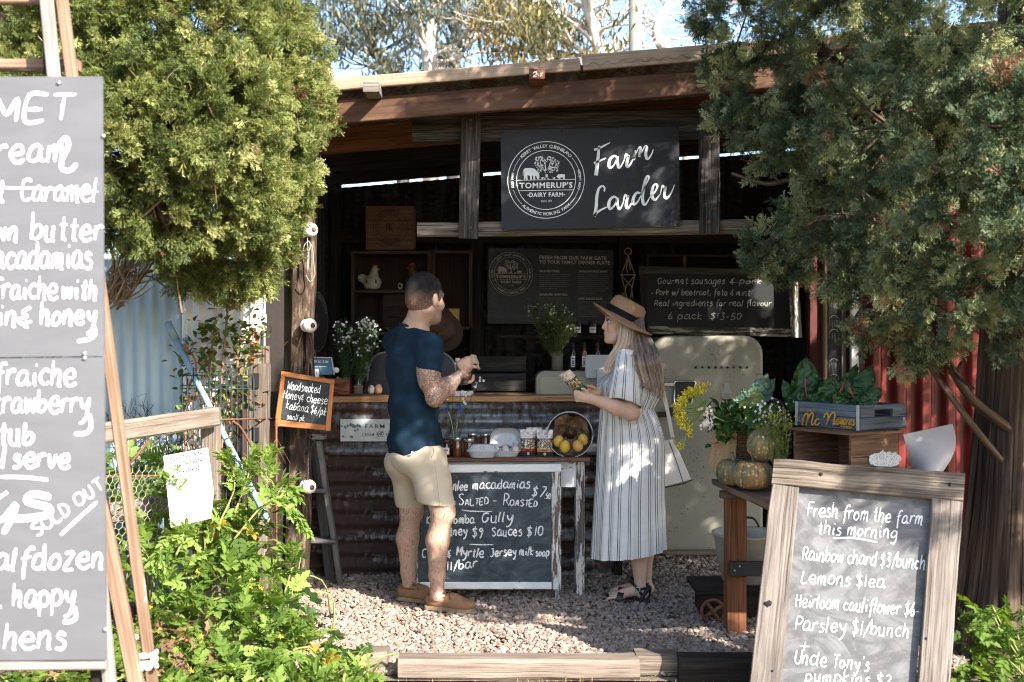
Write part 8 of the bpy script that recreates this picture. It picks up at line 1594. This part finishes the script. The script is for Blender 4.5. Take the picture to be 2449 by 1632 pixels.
# boat shoes
tan = cloth('tan_leather',(.27,.145,.075),.18,22,.12,200); tan.node_tree.nodes['Principled BSDF'].inputs['Roughness'].default_value = .5; solem = plain('sole_tan',(.30,.20,.12),.8,0,.15,60); lace = plain('lace_brown',(.16,.065,.03),.6)
def shoe(heel,toe,label):
    heel,toe = V(heel),V(toe); d = (toe - heel); L = d.length; d.normalize(); s = V((0,0,1)).cross(d); R = np.array(Matrix((d,s,V((0,0,1)))).transposed()); q = lambda x,y,z: t3(heel + d * x * L + s * y + V((0,0,z)))
    v,f = sdf_mesh([('e',q(.17,0,.050),(.052,.037,.046),R),('e',q(.40,0,.045),(.085,.040,.044),R),('e',q(.72,0,.034),(.078,.047,.034),R),('e',q(.55,0,.055),(.05,.03,.032),R),('-e',q(.27,0,.108),(.062,.028,.032),R,.008)],.0035,.03,[(q(0,0,.016),(0,0,-1))]); v = relax(v,f,2); o = npmesh('shoe',v,f,tan,man,smooth=True)
    mb = MB(); ring_ = [(x,w_) for x,w_ in ((0,.020),(.05,.034),(.2,.037),(.4,.035),(.6,.044),(.75,.048),(.9,.036),(.97,.020),(1.0,.004))]; o1 = [q(x - .015,w_,0) for x,w_ in ring_] + [q(x - .015,-w_,0) for x,w_ in reversed(ring_)]; k = len(o1); mb.add([V(p) for p in o1] + [V(p) + V((0,0,.020)) for p in o1],[tuple(range(k)),tuple(range(2 * k - 1,k - 1,-1))] + [(i,k + i,k + (i + 1) % k,(i + 1) % k) for i in range(k)]); mb.build('sole',solem,o)
    mb = MB(); tube(mb,spline([q(.02,0,.080),q(.12,-.034,.078),q(.28,-.040,.072),q(.42,-.036,.072),q(.50,-.02,.080)],5),.0035,6); tube(mb,spline([q(.02,0,.080),q(.12,.034,.078),q(.28,.040,.072),q(.42,.036,.072)],5),.0035,6)
    for a in (.48,.55,.62): tube(mb,spline([q(a,-.026,.074 - (a - .48) * .12),q(a + .01,0,.090 - (a - .48) * .12),q(a,.026,.074 - (a - .48) * .12)],4),.003,5)
    for sg in (-1,1): tube(mb,spline([q(.5,0,.092),q(.46,sg * .02,.104),q(.40,sg * .035,.094),q(.47,sg * .012,.090),q(.52,sg * .03,.082),q(.56,sg * .045,.070)],5),.0028,5)
    mb.build('lace',lace,o)
gy = lambda px,Y: V((W(px,0,Y).x,Y,.018)); shoe(gy(1020,6.25),gy(1137,6.15),''); shoe(gy(955,6.47),gy(1052,6.36),'')
jar('held_jar','small brown jar the man turns over in his hands','jar',t3(W(1116,910,6.225)),.0255,.058,plain('jar_red',(.16,.045,.015),.1,0,.2,20,0,.8),M['iron'],None)
# ------------------------------ the woman
Yw = 6.5; wo = thing('person','smiling woman in straw hat and striped white midi dress holding a packet','person',(W(1510,0,Yw).x,Yw,0)); RW = yawmat(187,-3); RT = yawmat(184)
hw = np.array(W(1489,771,6.47)); P,HL = head_prims(hw,RW,.97,True); nbw = np.array(W(1512,840,6.50))
P += [('c',HL(-.02,0,-.05),t3(nbw),.050,.054,.03),('e',t3(W(1512,905,Yw)),(.09,.14,.14),RT,.05)]
ss,ee,ww = np.array(W(1502,862,6.36)),np.array(W(1511,986,6.29)),np.array(W(1412,953,6.25)); P += [('c',t3(nbw),t3(ss),.05,.045,.04),('c',t3(ss),t3(ee),.047,.042,.03),('c',t3(ee),t3(ee * .6 + ww * .4),.042,.043,.02),('c',t3(ee * .6 + ww * .4),t3(ww),.042,.025,.02)]
P += [('e',t3(W(1394,948,6.25)),(.040,.022,.030),None,.015),('c',t3(ww),t3(W(1398,950,6.25)),.026,.027,.015)]
for i,(a,b,c_,d) in enumerate((((1385,938),(1377,936),(1375,931),(1381,928)),((1383,944),(1375,943),(1375,937),(1382,934)),((1384,951),(1377,951),(1376,945),(1383,940)),((1387,958),(1380,959),(1379,953),(1385,947)))): finger(P,[W(*a,6.25),W(*b,6.255),W(*c_,6.285),W(*d,6.30)],.0092,.0068)
finger(P,[W(1403,944,6.24),W(1402,936,6.225),W(1397,931,6.215),W(1392,930,6.212)],.0100,.0070)
e2,w2 = np.array(W(1482,985,6.66)),np.array(W(1438,944,6.44)); P += [('c',t3(W(1510,862,6.64)),t3(e2),.045,.04,.03),('c',t3(e2),t3(w2),.04,.025,.02),('e',t3(W(1422,937,6.38)),(.040,.020,.026),None,.015),('c',t3(w2),t3(W(1424,938,6.385)),.025,.025,.015)]
for i,(a,b,c_) in enumerate((((1412,930),(1402,927),(1396,929)),((1411,936),(1400,934),(1394,936)),((1412,942),(1402,941),(1396,942)),((1415,947),(1406,947),(1400,947)))): finger(P,[W(*a,6.36),W(*b,6.34),W(*c_,6.315)],.0088,.0066)
finger(P,[W(1425,930,6.36),W(1414,924,6.32),W(1404,923,6.30)],.0095,.007)
for kx,Y,s in ((1526,6.47,1),(1540,6.60,-1)):
    a0,a1,a2 = W(kx - 2,1225,Y),W(kx + 1,1318,Y),W(kx + 5,1398 - (s < 0) * 10,Y); tz = W(1452 + (s < 0) * 3,1431 - (s < 0) * 19,Y - .02)
    P += [('c',t3(W(kx - 8,1080,Y)),t3(a0),.085,.056,.03),('c',t3(a0),t3(a1),.052,.053,.03),('c',t3(a1),t3(a2),.051,.030,.03),('e',t3(V((a2.x + .014,Y,.050))),(.034,.030,.034),None,.02),('c',t3(V((a2.x - .01,Y,.075))),t3(V((tz.x + .06,Y - .01,.042))),.034,.024,.02),('e',t3(V((tz.x + .055,Y - .012,.038))),(.045,.038,.020),None,.015)]
    for k in range(5): finger(P,[V((tz.x + .035 + .008 * k,Y - .038 + .016 * k * (1 if s > 0 else 1),.034)),V((tz.x + .004 + .010 * k,Y - .042 + .0165 * k,.030))],.0095 - .0008 * k,.0085 - .0008 * k)
v,f = sdf_mesh(P,.0040,.02); v = relax(v,f,2,.4); z0 = np.zeros(len(v)); loc = (v - hw) @ RW / .97
npmesh('body',v,f,skinmat('skin_woman',(.60,.37,.26),(.68,.44,.32)),wo,attr={'hairy': z0,'stub': z0},smooth=True)
eyw,iris,lip,brow,teeth = plain('eye_white',(.62,.6,.58),.2),plain('iris_brown',(.03,.018,.012),.15),plain('lip_rose',(.46,.15,.12),.4),plain('brow_brown',(.07,.04,.028),.8),plain('tooth_white',(.78,.75,.70),.3)
for y in (.031,-.031):
    mb = MB(); ball(mb,HL(.082,y,.002),.0115,12,8); o = mb.build('eye',eyw,wo); mb = MB(); ball(mb,HL(.0885,y + .001,.002),.0068,10,8); mb.build('iris',iris,o)
    mb = MB(); tube(mb,spline([HL(.078,y * 1.48,.003),HL(.0925,y * 1.2,.0115),HL(.0965,y * .80,.010),HL(.0945,y * .55,.002)],4),.0021,5); mb.build('lash',iris,o)
    mb = MB(); tube(mb,spline([HL(.074,y * 1.62,.022),HL(.093,y * 1.25,.032),HL(.100,y * .75,.029),HL(.101,y * .45,.022)],4),[.001,.002,.0026,.003,.003,.003,.0028,.0028,.0026,.0026,.0025,.002,.0015],5); mb.build('eyebrow',brow,wo)
mb = MB(); tube(mb,spline([HL(.078,-.033,-.053),HL(.097,-.015,-.0605),HL(.1035,0,-.0625),HL(.097,.015,-.0605),HL(.078,.033,-.053)],5),.0034,6); tube(mb,spline([HL(.078,-.033,-.054),HL(.094,-.016,-.078),HL(.100,0,-.0815),HL(.094,.016,-.078),HL(.078,.033,-.054)],5),.0042,6); lp = mb.build('lips',lip,wo); mb = MB(); tube(mb,spline([HL(.080,-.028,-.060),HL(.0955,-.012,-.069),HL(.099,0,-.071),HL(.0955,.012,-.069),HL(.080,.028,-.060)],5),.0062,6); mb.build('teeth',teeth,lp)
# hat
up_ = V((.465,-.03,.885)).normalized(); xh_ = V((-.885,-.05,.465)).normalized(); yh_ = up_.cross(xh_); RHt = Matrix((xh_,yh_,up_)).transposed(); ho = W(1488,764,6.475); straw = N('straw'); wv = straw.n('TexWave',wave_type='BANDS',bands_direction='Z'); wv.inputs['Scale'].default_value = 130; wv.inputs['Distortion'].default_value = 1.2; sco = straw.n('UVMap'); straw.l(straw.coord('UV'),wv.inputs['Vector']); wv.bands_direction = 'X'; straw.bump(wv.outputs['Fac'],.5,.003); straw.set(straw.ramp(wv.outputs['Fac'],[(.1,(.30,.16,.085)),(.8,(.52,.31,.18))]),.75,0,.25)
def hatpt(r,a,z): 
    y = r * math.sin(a); x = r * math.cos(a); dz = -.55 * max(0,r - .10) * abs(math.sin(a)) ** 2 * .55 + .10 * max(0,r - .1) * (math.cos(a) > 0) * math.cos(a) ** 2; return ho + RHt @ V((x * (1.06 if r < .12 else 1.0),y * .90,z + dz))
mb = MB(); ringz = [(.186,-.002),(.186,.002),(.15,.004),(.115,.006),(.102,.010),(.100,.04),(.096,.075),(.090,.098),(.075,.112),(.05,.114),(.025,.106),(.0001,.103)]; n = 56
vs = [hatpt(r,2 * math.pi * j / n,z) for r,z in ringz]if False else [hatpt(r,2 * math.pi * j / n,z + (-.02 * math.exp(-((2 * math.pi * j / n - math.pi) / .5) ** 2) * 0)) for r,z in ringz for j in range(n)]
fs = []; uvs = []
for i in range(len(ringz) - 1):
    for j in range(n): j2 = (j + 1) % n; fs.append((i * n + j,i * n + j2,(i + 1) * n + j2,(i + 1) * n + j)); L0,L1 = i * .02,(i + 1) * .02; uvs.append([(L0,j * .01),(L0,(j + 1) * .01),(L1,(j + 1) * .01),(L1,j * .01)])
mb.add(vs,fs,uvs,0,True); ht = mb.build('straw_hat',straw.m,wo)
mb = MB(); vs = [hatpt(.110,2 * math.pi * j / n,-.003) if k == 0 else hatpt(.186,2 * math.pi * j / n,-.003) for k in (0,1) for j in range(n)]; mb.add(vs,[(j,(j + 1) % n,n + (j + 1) % n,n + j) for j in range(n)],[[(0,0),(0,.01),(.08,.01),(.08,0)]] * n,0,True); mb.build('brim_lining',straw.m,ht)
mb = MB(); vs = [hatpt(r,2 * math.pi * j / n,z) for r,z in ((.1045,.009),(.1030,.045)) for j in range(n)]; mb.add(vs,[(j,(j + 1) % n,n + (j + 1) % n,n + j) for j in range(n)],None,0,True); mb.build('ribbon_band',cloth('black_ribbon',(.010,.010,.012),.3,20,.1),ht)
# hair
hairm = N('long_hair'); hn = hairm.noise(hairm.coord('UV',(3,60,1)),1,3); hcol = hairm.ramp(hairm.attr('lc'),[(0,(.045,.032,.028)),(.3,(.18,.13,.105)),(.55,(.42,.30,.21)),(.8,(.66,.49,.34)),(1,(.76,.60,.44))]); hairm.set(hcol,.42,0,.45); hairm.b.inputs['Anisotropic'].default_value = .5
HV,HF,HA = [],[],[]
def lock(pts,wd,tone0,tone1):
    q = spline(pts,5); m = len(q); base = sum(len(x) for x in HV); vs = []; lc = []
    for i,p in enumerate(q):
        t = (q[min(i + 1,m - 1)] - q[max(i - 1,0)]).normalized(); s = t.cross(V((0,-1,.1))).normalized(); k = i / (m - 1); w_ = wd * (1 - .75 * k ** 2.5) * (.5 + .5 * min(1,k * 5)); vs += [p - s * w_,p + V((0,-w_ * .6,0)),p + s * w_]; lc += [tone0 + (tone1 - tone0) * k] * 3
    HV.append(np.array([t3(x) for x in vs])); HA.append(np.array(lc)); F = []
    for i in range(m - 1):
        for j in (0,1): F.append((base + i * 3 + j,base + i * 3 + j + 1,base + i * 3 + j + 4,base + i * 3 + j + 3))
    HF.append(np.array(F))
rd = random.Random(21)
for i in range(190):        # falling in front of the shoulder
    u = rd.random(); lay = rd.random(); Y = 6.385 - .015 * lay + u * .01; j = rd.gauss(0,2)
    lock([W(1484 + 30 * u,754 + 14 * u,Y + .02),W(1486 + 28 * u + j,785,Y),W(1480 + 30 * u + j,822,Y - .005),W(1458 + 40 * u + j,856,6.37 - .02 * u),W(1445 + 34 * u + j * 1.5 + 8 * lay,898 - 26 * u - 22 * lay * rd.random(),6.36)],.0042 + .0025 * rd.random(),min(1,max(.08,rd.gauss(.66 - .30 * u,.16))),min(1,max(.05,rd.gauss(.58 - .2 * u,.14))))
for i in range(300):        # down the back
    u = rd.random(); lay = rd.random(); j = rd.gauss(0,2.5); Y0_ = 6.39 + .03 * u + .05 * lay
    by = lambda x: 6.5 - .178 * math.sqrt(max(.02,1 - ((x - 1516) / 68) ** 2)) - .012 - .02 * lay
    lock([W(1506 + 34 * u,768 + 26 * u,Y0_ + .03 * u),W(1512 + 44 * u + j,815,Y0_ - .01),W(1518 + 54 * u + j,860,by(1518 + 54 * u)),W(1526 + 56 * u + j,895,by(1526 + 54 * u)),W(1532 + 52 * u + j * 1.6,918 + 28 * u * rd.random() + 18 * rd.random() - (1 - u) * 12,by(1532 + 50 * u))],.0045 + .003 * rd.random(),min(1,max(.0,rd.gauss(.34 - .16 * u,.14))),min(1,max(.1,rd.gauss(.42,.15))))
for i in range(40):         # far side
    u = rd.random(); lock([W(1470 + 20 * u,770,6.56),W(1468 + 14 * u,820,6.57),W(1466 + 12 * u,850,6.58),W(1466 + 14 * u,872,6.56)],.005,.5,.6)
bv,bf = sdf_mesh([('e',HL(-.035,0,.02),t3(np.array((.085,.082,.10))),RW),('c',HL(-.06,0,-.05),t3(W(1548,850,6.50)),.065,.06,.04),('c',t3(W(1548,850,6.50)),t3(W(1562,915,6.50)),.055,.02,.04),('c',HL(-.015,.062,.02),t3(W(1496,830,6.41)),.020,.018,.02)],.006,.03,[(HL(.03,0,0),t3(RW @ np.array((1.,0,.25))))]); off = sum(len(x) for x in HV); HV.append(relax(bv,bf,2)); HA.append(np.full(len(bv),.12)); HF.append(bf + off)
npmesh('hair',np.concatenate(HV),np.concatenate(HF),hairm.m,wo,attr={'lc': np.concatenate(HA)},smooth=True)
# dress
st = N('striped_linen'); uv = st.n('UVMap'); sx = st.n('SeparateXYZ'); st.l(st.coord('UV'),sx.inputs[0]); fr_u = st.math('FRACT',sx.outputs[0]); l1_ = st.math('LESS_THAN',st.math('ABSOLUTE',st.math('SUBTRACT',fr_u,.40)),.032); l2_ = st.math('LESS_THAN',st.math('ABSOLUTE',st.math('SUBTRACT',fr_u,.60)),.032); n1 = st.noise(st.coord('Object'),25,4); n2 = st.noise(st.coord('Object'),500,2); st.bump(st.math('ADD',n1,st.math('MULTIPLY',n2,.3)),.25,.005)
st.set(st.mix(st.math('MAXIMUM',l1_,l2_),st.ramp(n1,[(.3,(.68,.65,.61)),(.7,(.76,.73,.69))]),(.03,.04,.06)),.85,0,.15)
def loft(rows,n,count,fold,name=None,yaw=0,u0=0.):
    """rows: (py, x_left, x_right, half depth in Y, Yc, fold amp, dy_front)"""
    vs = []; uvs = []; m = len(rows)
    for i,(py,xl_,xr2,b,Yc,am,tilt) in enumerate(rows):
        A,B = W(xl_,py,Yc),W(xr2,py,Yc); cx_,a_ = (A.x + B.x) / 2,(B.x - A.x) / 2
        for j in range(n + 1):
            th = 2 * math.pi * j / n; k = 1 + am * (math.sin(th * fold + .6 * math.sin(th * 3) + py * .004) + .5 * math.sin(th * (fold * 1.7) + 1 + py * .006)); x = a_ * math.cos(th) * k; y = b * math.sin(th) * k
            vs.append(V((cx_ + x,Yc + y,A.z + tilt * math.cos(th) + .006 * am * 10 * math.sin(th * fold)))); uvs.append((u0 + count * j / n,i * .05))
    fs = [(i * (n + 1) + j,i * (n + 1) + j + 1,(i + 1) * (n + 1) + j + 1,(i + 1) * (n + 1) + j) for i in range(m - 1) for j in range(n)]; return vs,fs,[[uvs[x] for x in f_] for f_ in fs]
def interp(keys,N_):
    K = np.array(keys,float); t = np.linspace(0,len(K) - 1,N_); out = []
    for q in t:
        i = min(int(q),len(K) - 2); r = q - i; p0,p1,p2,p3 = K[max(i - 1,0)],K[i],K[i + 1],K[min(i + 2,len(K) - 1)]; out.append(.5 * (2 * p1 + (p2 - p0) * r + (2 * p0 - 5 * p1 + 4 * p2 - p3) * r * r + (3 * p1 - p0 - 3 * p2 + p3) * r ** 3))
    return out
mb = MB(); bod = interp([(822,1497,1540,.055,6.5,0,0),(834,1490,1548,.075,6.5,0,0),(846,1482,1560,.135,6.5,0,0),(862,1470,1572,.165,6.5,.004,0),(890,1452,1580,.172,6.5,.008,0),(918,1431,1582,.165,6.5,.012,0),(945,1432,1578,.150,6.5,.02,0),(966,1436,1568,.135,6.5,.028,0),(980,1438,1561,.128,6.5,.032,0)],34); mb.add(*loft(bod,150,22,23),0,True)
sk_ = interp([(978,1438,1561,.128,6.5,.034,0),(990,1437,1566,.132,6.5,.034,0),(1010,1435,1575,.145,6.5,.026,0),(1060,1430,1588,.170,6.5,.022,0),(1120,1427,1588,.182,6.5,.018,.002),(1190,1422,1588,.190,6.5,.020,.005),(1260,1418,1590,.198,6.5,.024,.010),(1322,1414,1592,.205,6.5,.028,.026)],44); mb.add(*loft(sk_,240,22,14,u0=.3),0,True)
# inside of the skirt so the hem has depth
sl_ = []
A_,B_ = np.array(W(1500,842,6.37)),np.array(W(1494,966,6.27)); slv = [(0,.050),(.15,.060),(.4,.068),(.7,.080),(1,.090),(1.0,.086)]; n = 60; vs = []; uvs = []; axd = (B_ - A_) / np.linalg.norm(B_ - A_); sd1 = np.cross(axd,(0,1,0)); sd1 /= np.linalg.norm(sd1); sd2 = np.cross(axd,sd1)
for i,(t_,r) in enumerate(slv):
    for j in range(n + 1):
        th = 2 * math.pi * j / n; rr = r * (1 + .05 * t_ * math.sin(th * 7) + .03 * t_ * math.sin(th * 3 + 1)); skew = .016 * t_ * math.cos(th); vs.append(A_ + (B_ - A_) * t_ + sd1 * rr * math.cos(th) + sd2 * rr * .82 * math.sin(th) + axd * skew); uvs.append((9 * j / n,t_))
fs = [(i * (n + 1) + j,i * (n + 1) + j + 1,(i + 1) * (n + 1) + j + 1,(i + 1) * (n + 1) + j) for i in range(len(slv) - 1) for j in range(n)]; mb.add([V(x) for x in vs],fs,[[uvs[x] for x in f_] for f_ in fs],0,True)
mb.add(*(lambda P_: (P_,[(0,1,2,3),(3,2,5,4)],[[(.0,0),(.3,0),(.3,.1),(0,.1)]] * 2))([W(1500,832,6.42),W(1514,818,6.43),W(1536,820,6.44),W(1528,836,6.405),W(1545,850,6.42),W(1550,832,6.46)]),0,False)
mb.build('dress',st.m,wo)
# sandals
blk = plain('black_leather',(.014,.013,.014),.45,0,.2,60)
for s,Y,yo in ((1,6.47,1441),(-1,6.60,1421)):
    sd = MB(); xa,xb = W(1440 + (s < 0) * 4,0,Y).x,W(1553 - (s < 0) * 2,0,Y).x; L = xb - xa; o1 = [(xa + L * t_,Y - .012 + w_ * sg,0) for sg,seq in ((-1,((0,.012),(.05,.030),(.25,.044),(.5,.036),(.75,.031),(.95,.026),(1,.010))),(1,((1,.010),(.95,.026),(.75,.031),(.5,.034),(.25,.040),(.05,.03),(0,.012)))) for t_,w_ in seq]; k = len(o1)
    sd.add([V(p) + V((0,0,.004)) for p in o1] + [V(p) + V((0,0,.021)) for p in o1],[tuple(range(k - 1,-1,-1)),tuple(range(k,2 * k))] + [(i,(i + 1) % k,k + (i + 1) % k,k + i) for i in range(k)]); so = sd.build('sandal',plain('sole_dark' + ('' if s > 0 else '_far'),(.045,.03,.022),.7),wo)
    mb = MB()
    def strap(c_,ry,rz_,wdt,tilt):
        P_ = []
        for e in (-1,1):
            row = []
            for i in range(15): a = math.pi * (-.08 + 1.16 * i / 14); row.append(V((c_[0] + e * wdt / 2 + tilt * math.sin(a) * .02,c_[1] - ry * math.cos(a),c_[2] + rz_ * math.sin(a))))
            P_.append(row)
        sheet(mb,P_,0,True)
    strap((xa + L * .32,Y - .012,.02),.044,.046,.036,1)
    tube(mb,spline([V((xa + L * .86,Y - .032,.03)),V((xa + L * .76,Y - .040,.075)),V((xa + L * .66,Y - .034,.104)),V((xa + L * .62,Y,.112)),V((xa + L * .66,Y + .034,.104)),V((xa + L * .80,Y + .034,.08)),V((xa + L * 1.0,Y + .01,.085)),V((xa + L * 1.0,Y - .02,.085)),V((xa + L * .80,Y - .042,.082))],5),.0075,6); tube(mb,spline([V((xa + L * .8,Y - .036,.02)),V((xa + L * .9,Y - .034,.06)),V((xa + L * 1.0,Y - .012,.085)),V((xa + L * .98,Y + .03,.02))],5),.012,6); mb.build('straps',blk,so)
    mb = MB(); bx_ = V((xa + L * .73,Y - .049,.084)); tube(mb,[bx_ + V((x,0,z)) for x,z in ((-.011,-.010),(.009,-.014),(.013,.006),(-.007,.010),(-.011,-.010))],.002,5); mb.build('buckle',M['chrome'],so)
# handbag and packet
hb = thing('handbag','pale tapered leather shoulder bag with black piping behind the woman','bag',W(1620,1165,6.6)); leather = plain('pale_leather',(.74,.68,.63),.45,0,.05,30,.05); mb = MB(); q = [(1560,1058),(1611,1050),(1654,1148),(1560,1172)]; bq = Plane((0,6.52,0),(.12,-1,0)); slabp = [bq.at(*p,0) for p in q]; pillow(mb,slabp,bq.n,.13,.006); mb.build('body',leather,hb); mb = MB(); tube(mb,[bq.at(*p,.001) for p in ((1600,1056),(1618,1105),(1635,1158))],.0022,5); tube(mb,[bq.at(*p,.0) for p in ((1560,1172),(1635,1157),(1654,1148))],.0035,5); mb.build('piping',blk,hb)
def band(mb,pts,wd,th=.003):
    q = spline(pts,5); vs = []; m = len(q)
    for i,p in enumerate(q): t = (q[min(i + 1,m - 1)] - q[max(i - 1,0)]).normalized(); s = t.cross(V((0,-1,0))).normalized(); vs += [p - s * wd / 2,p + s * wd / 2,p + s * wd / 2 + V((0,th,0)),p - s * wd / 2 + V((0,th,0))]
    mb.add(vs,[(i * 4 + j,i * 4 + (j + 1) % 4,i * 4 + 4 + (j + 1) % 4,i * 4 + 4 + j) for i in range(m - 1) for j in range(4)],None,0,False)
mb = MB(); band(mb,[W(1520,850,6.335),W(1556,872,6.36),W(1577,900,6.40),W(1588,945,6.44),W(1599,995,6.47),W(1609,1048,6.50)],.020); stp = mb.build('strap',leather,hb); mb = MB(); band(mb,[W(1594,985,6.50),W(1603,1020,6.52),W(1612,1052,6.53)],.008); mb.build('black_edge',blk,stp); mb = MB()
for x,y in ((1589,921),(1592,925)): tube(mb,[W(x - 5,y - 3,6.415),W(x + 5,y - 5,6.415),W(x + 7,y + 2,6.415),W(x - 3,y + 4,6.415),W(x - 5,y - 3,6.415)],.0015,5)
tube(mb,[W(1609,1046,6.50),W(1613,1056,6.50),W(1615,1064,6.50)],.005,6); mb.build('gold_ring',plain('gold',(.6,.42,.2),.3,.9),hb)
pz = V((-.52,-.25,.55)).normalized(); px_ = V((.62,-.45,.32)); px_ = (px_ - pz * px_.dot(pz)).normalized(); py_ = pz.cross(px_); packet(W(1392,937,6.262),.082,.150,'nut packet with a green band held in the woman hands',plain('green_band',(.02,.16,.07),.4),group=None,R=Matrix((px_,py_,pz)).transposed())
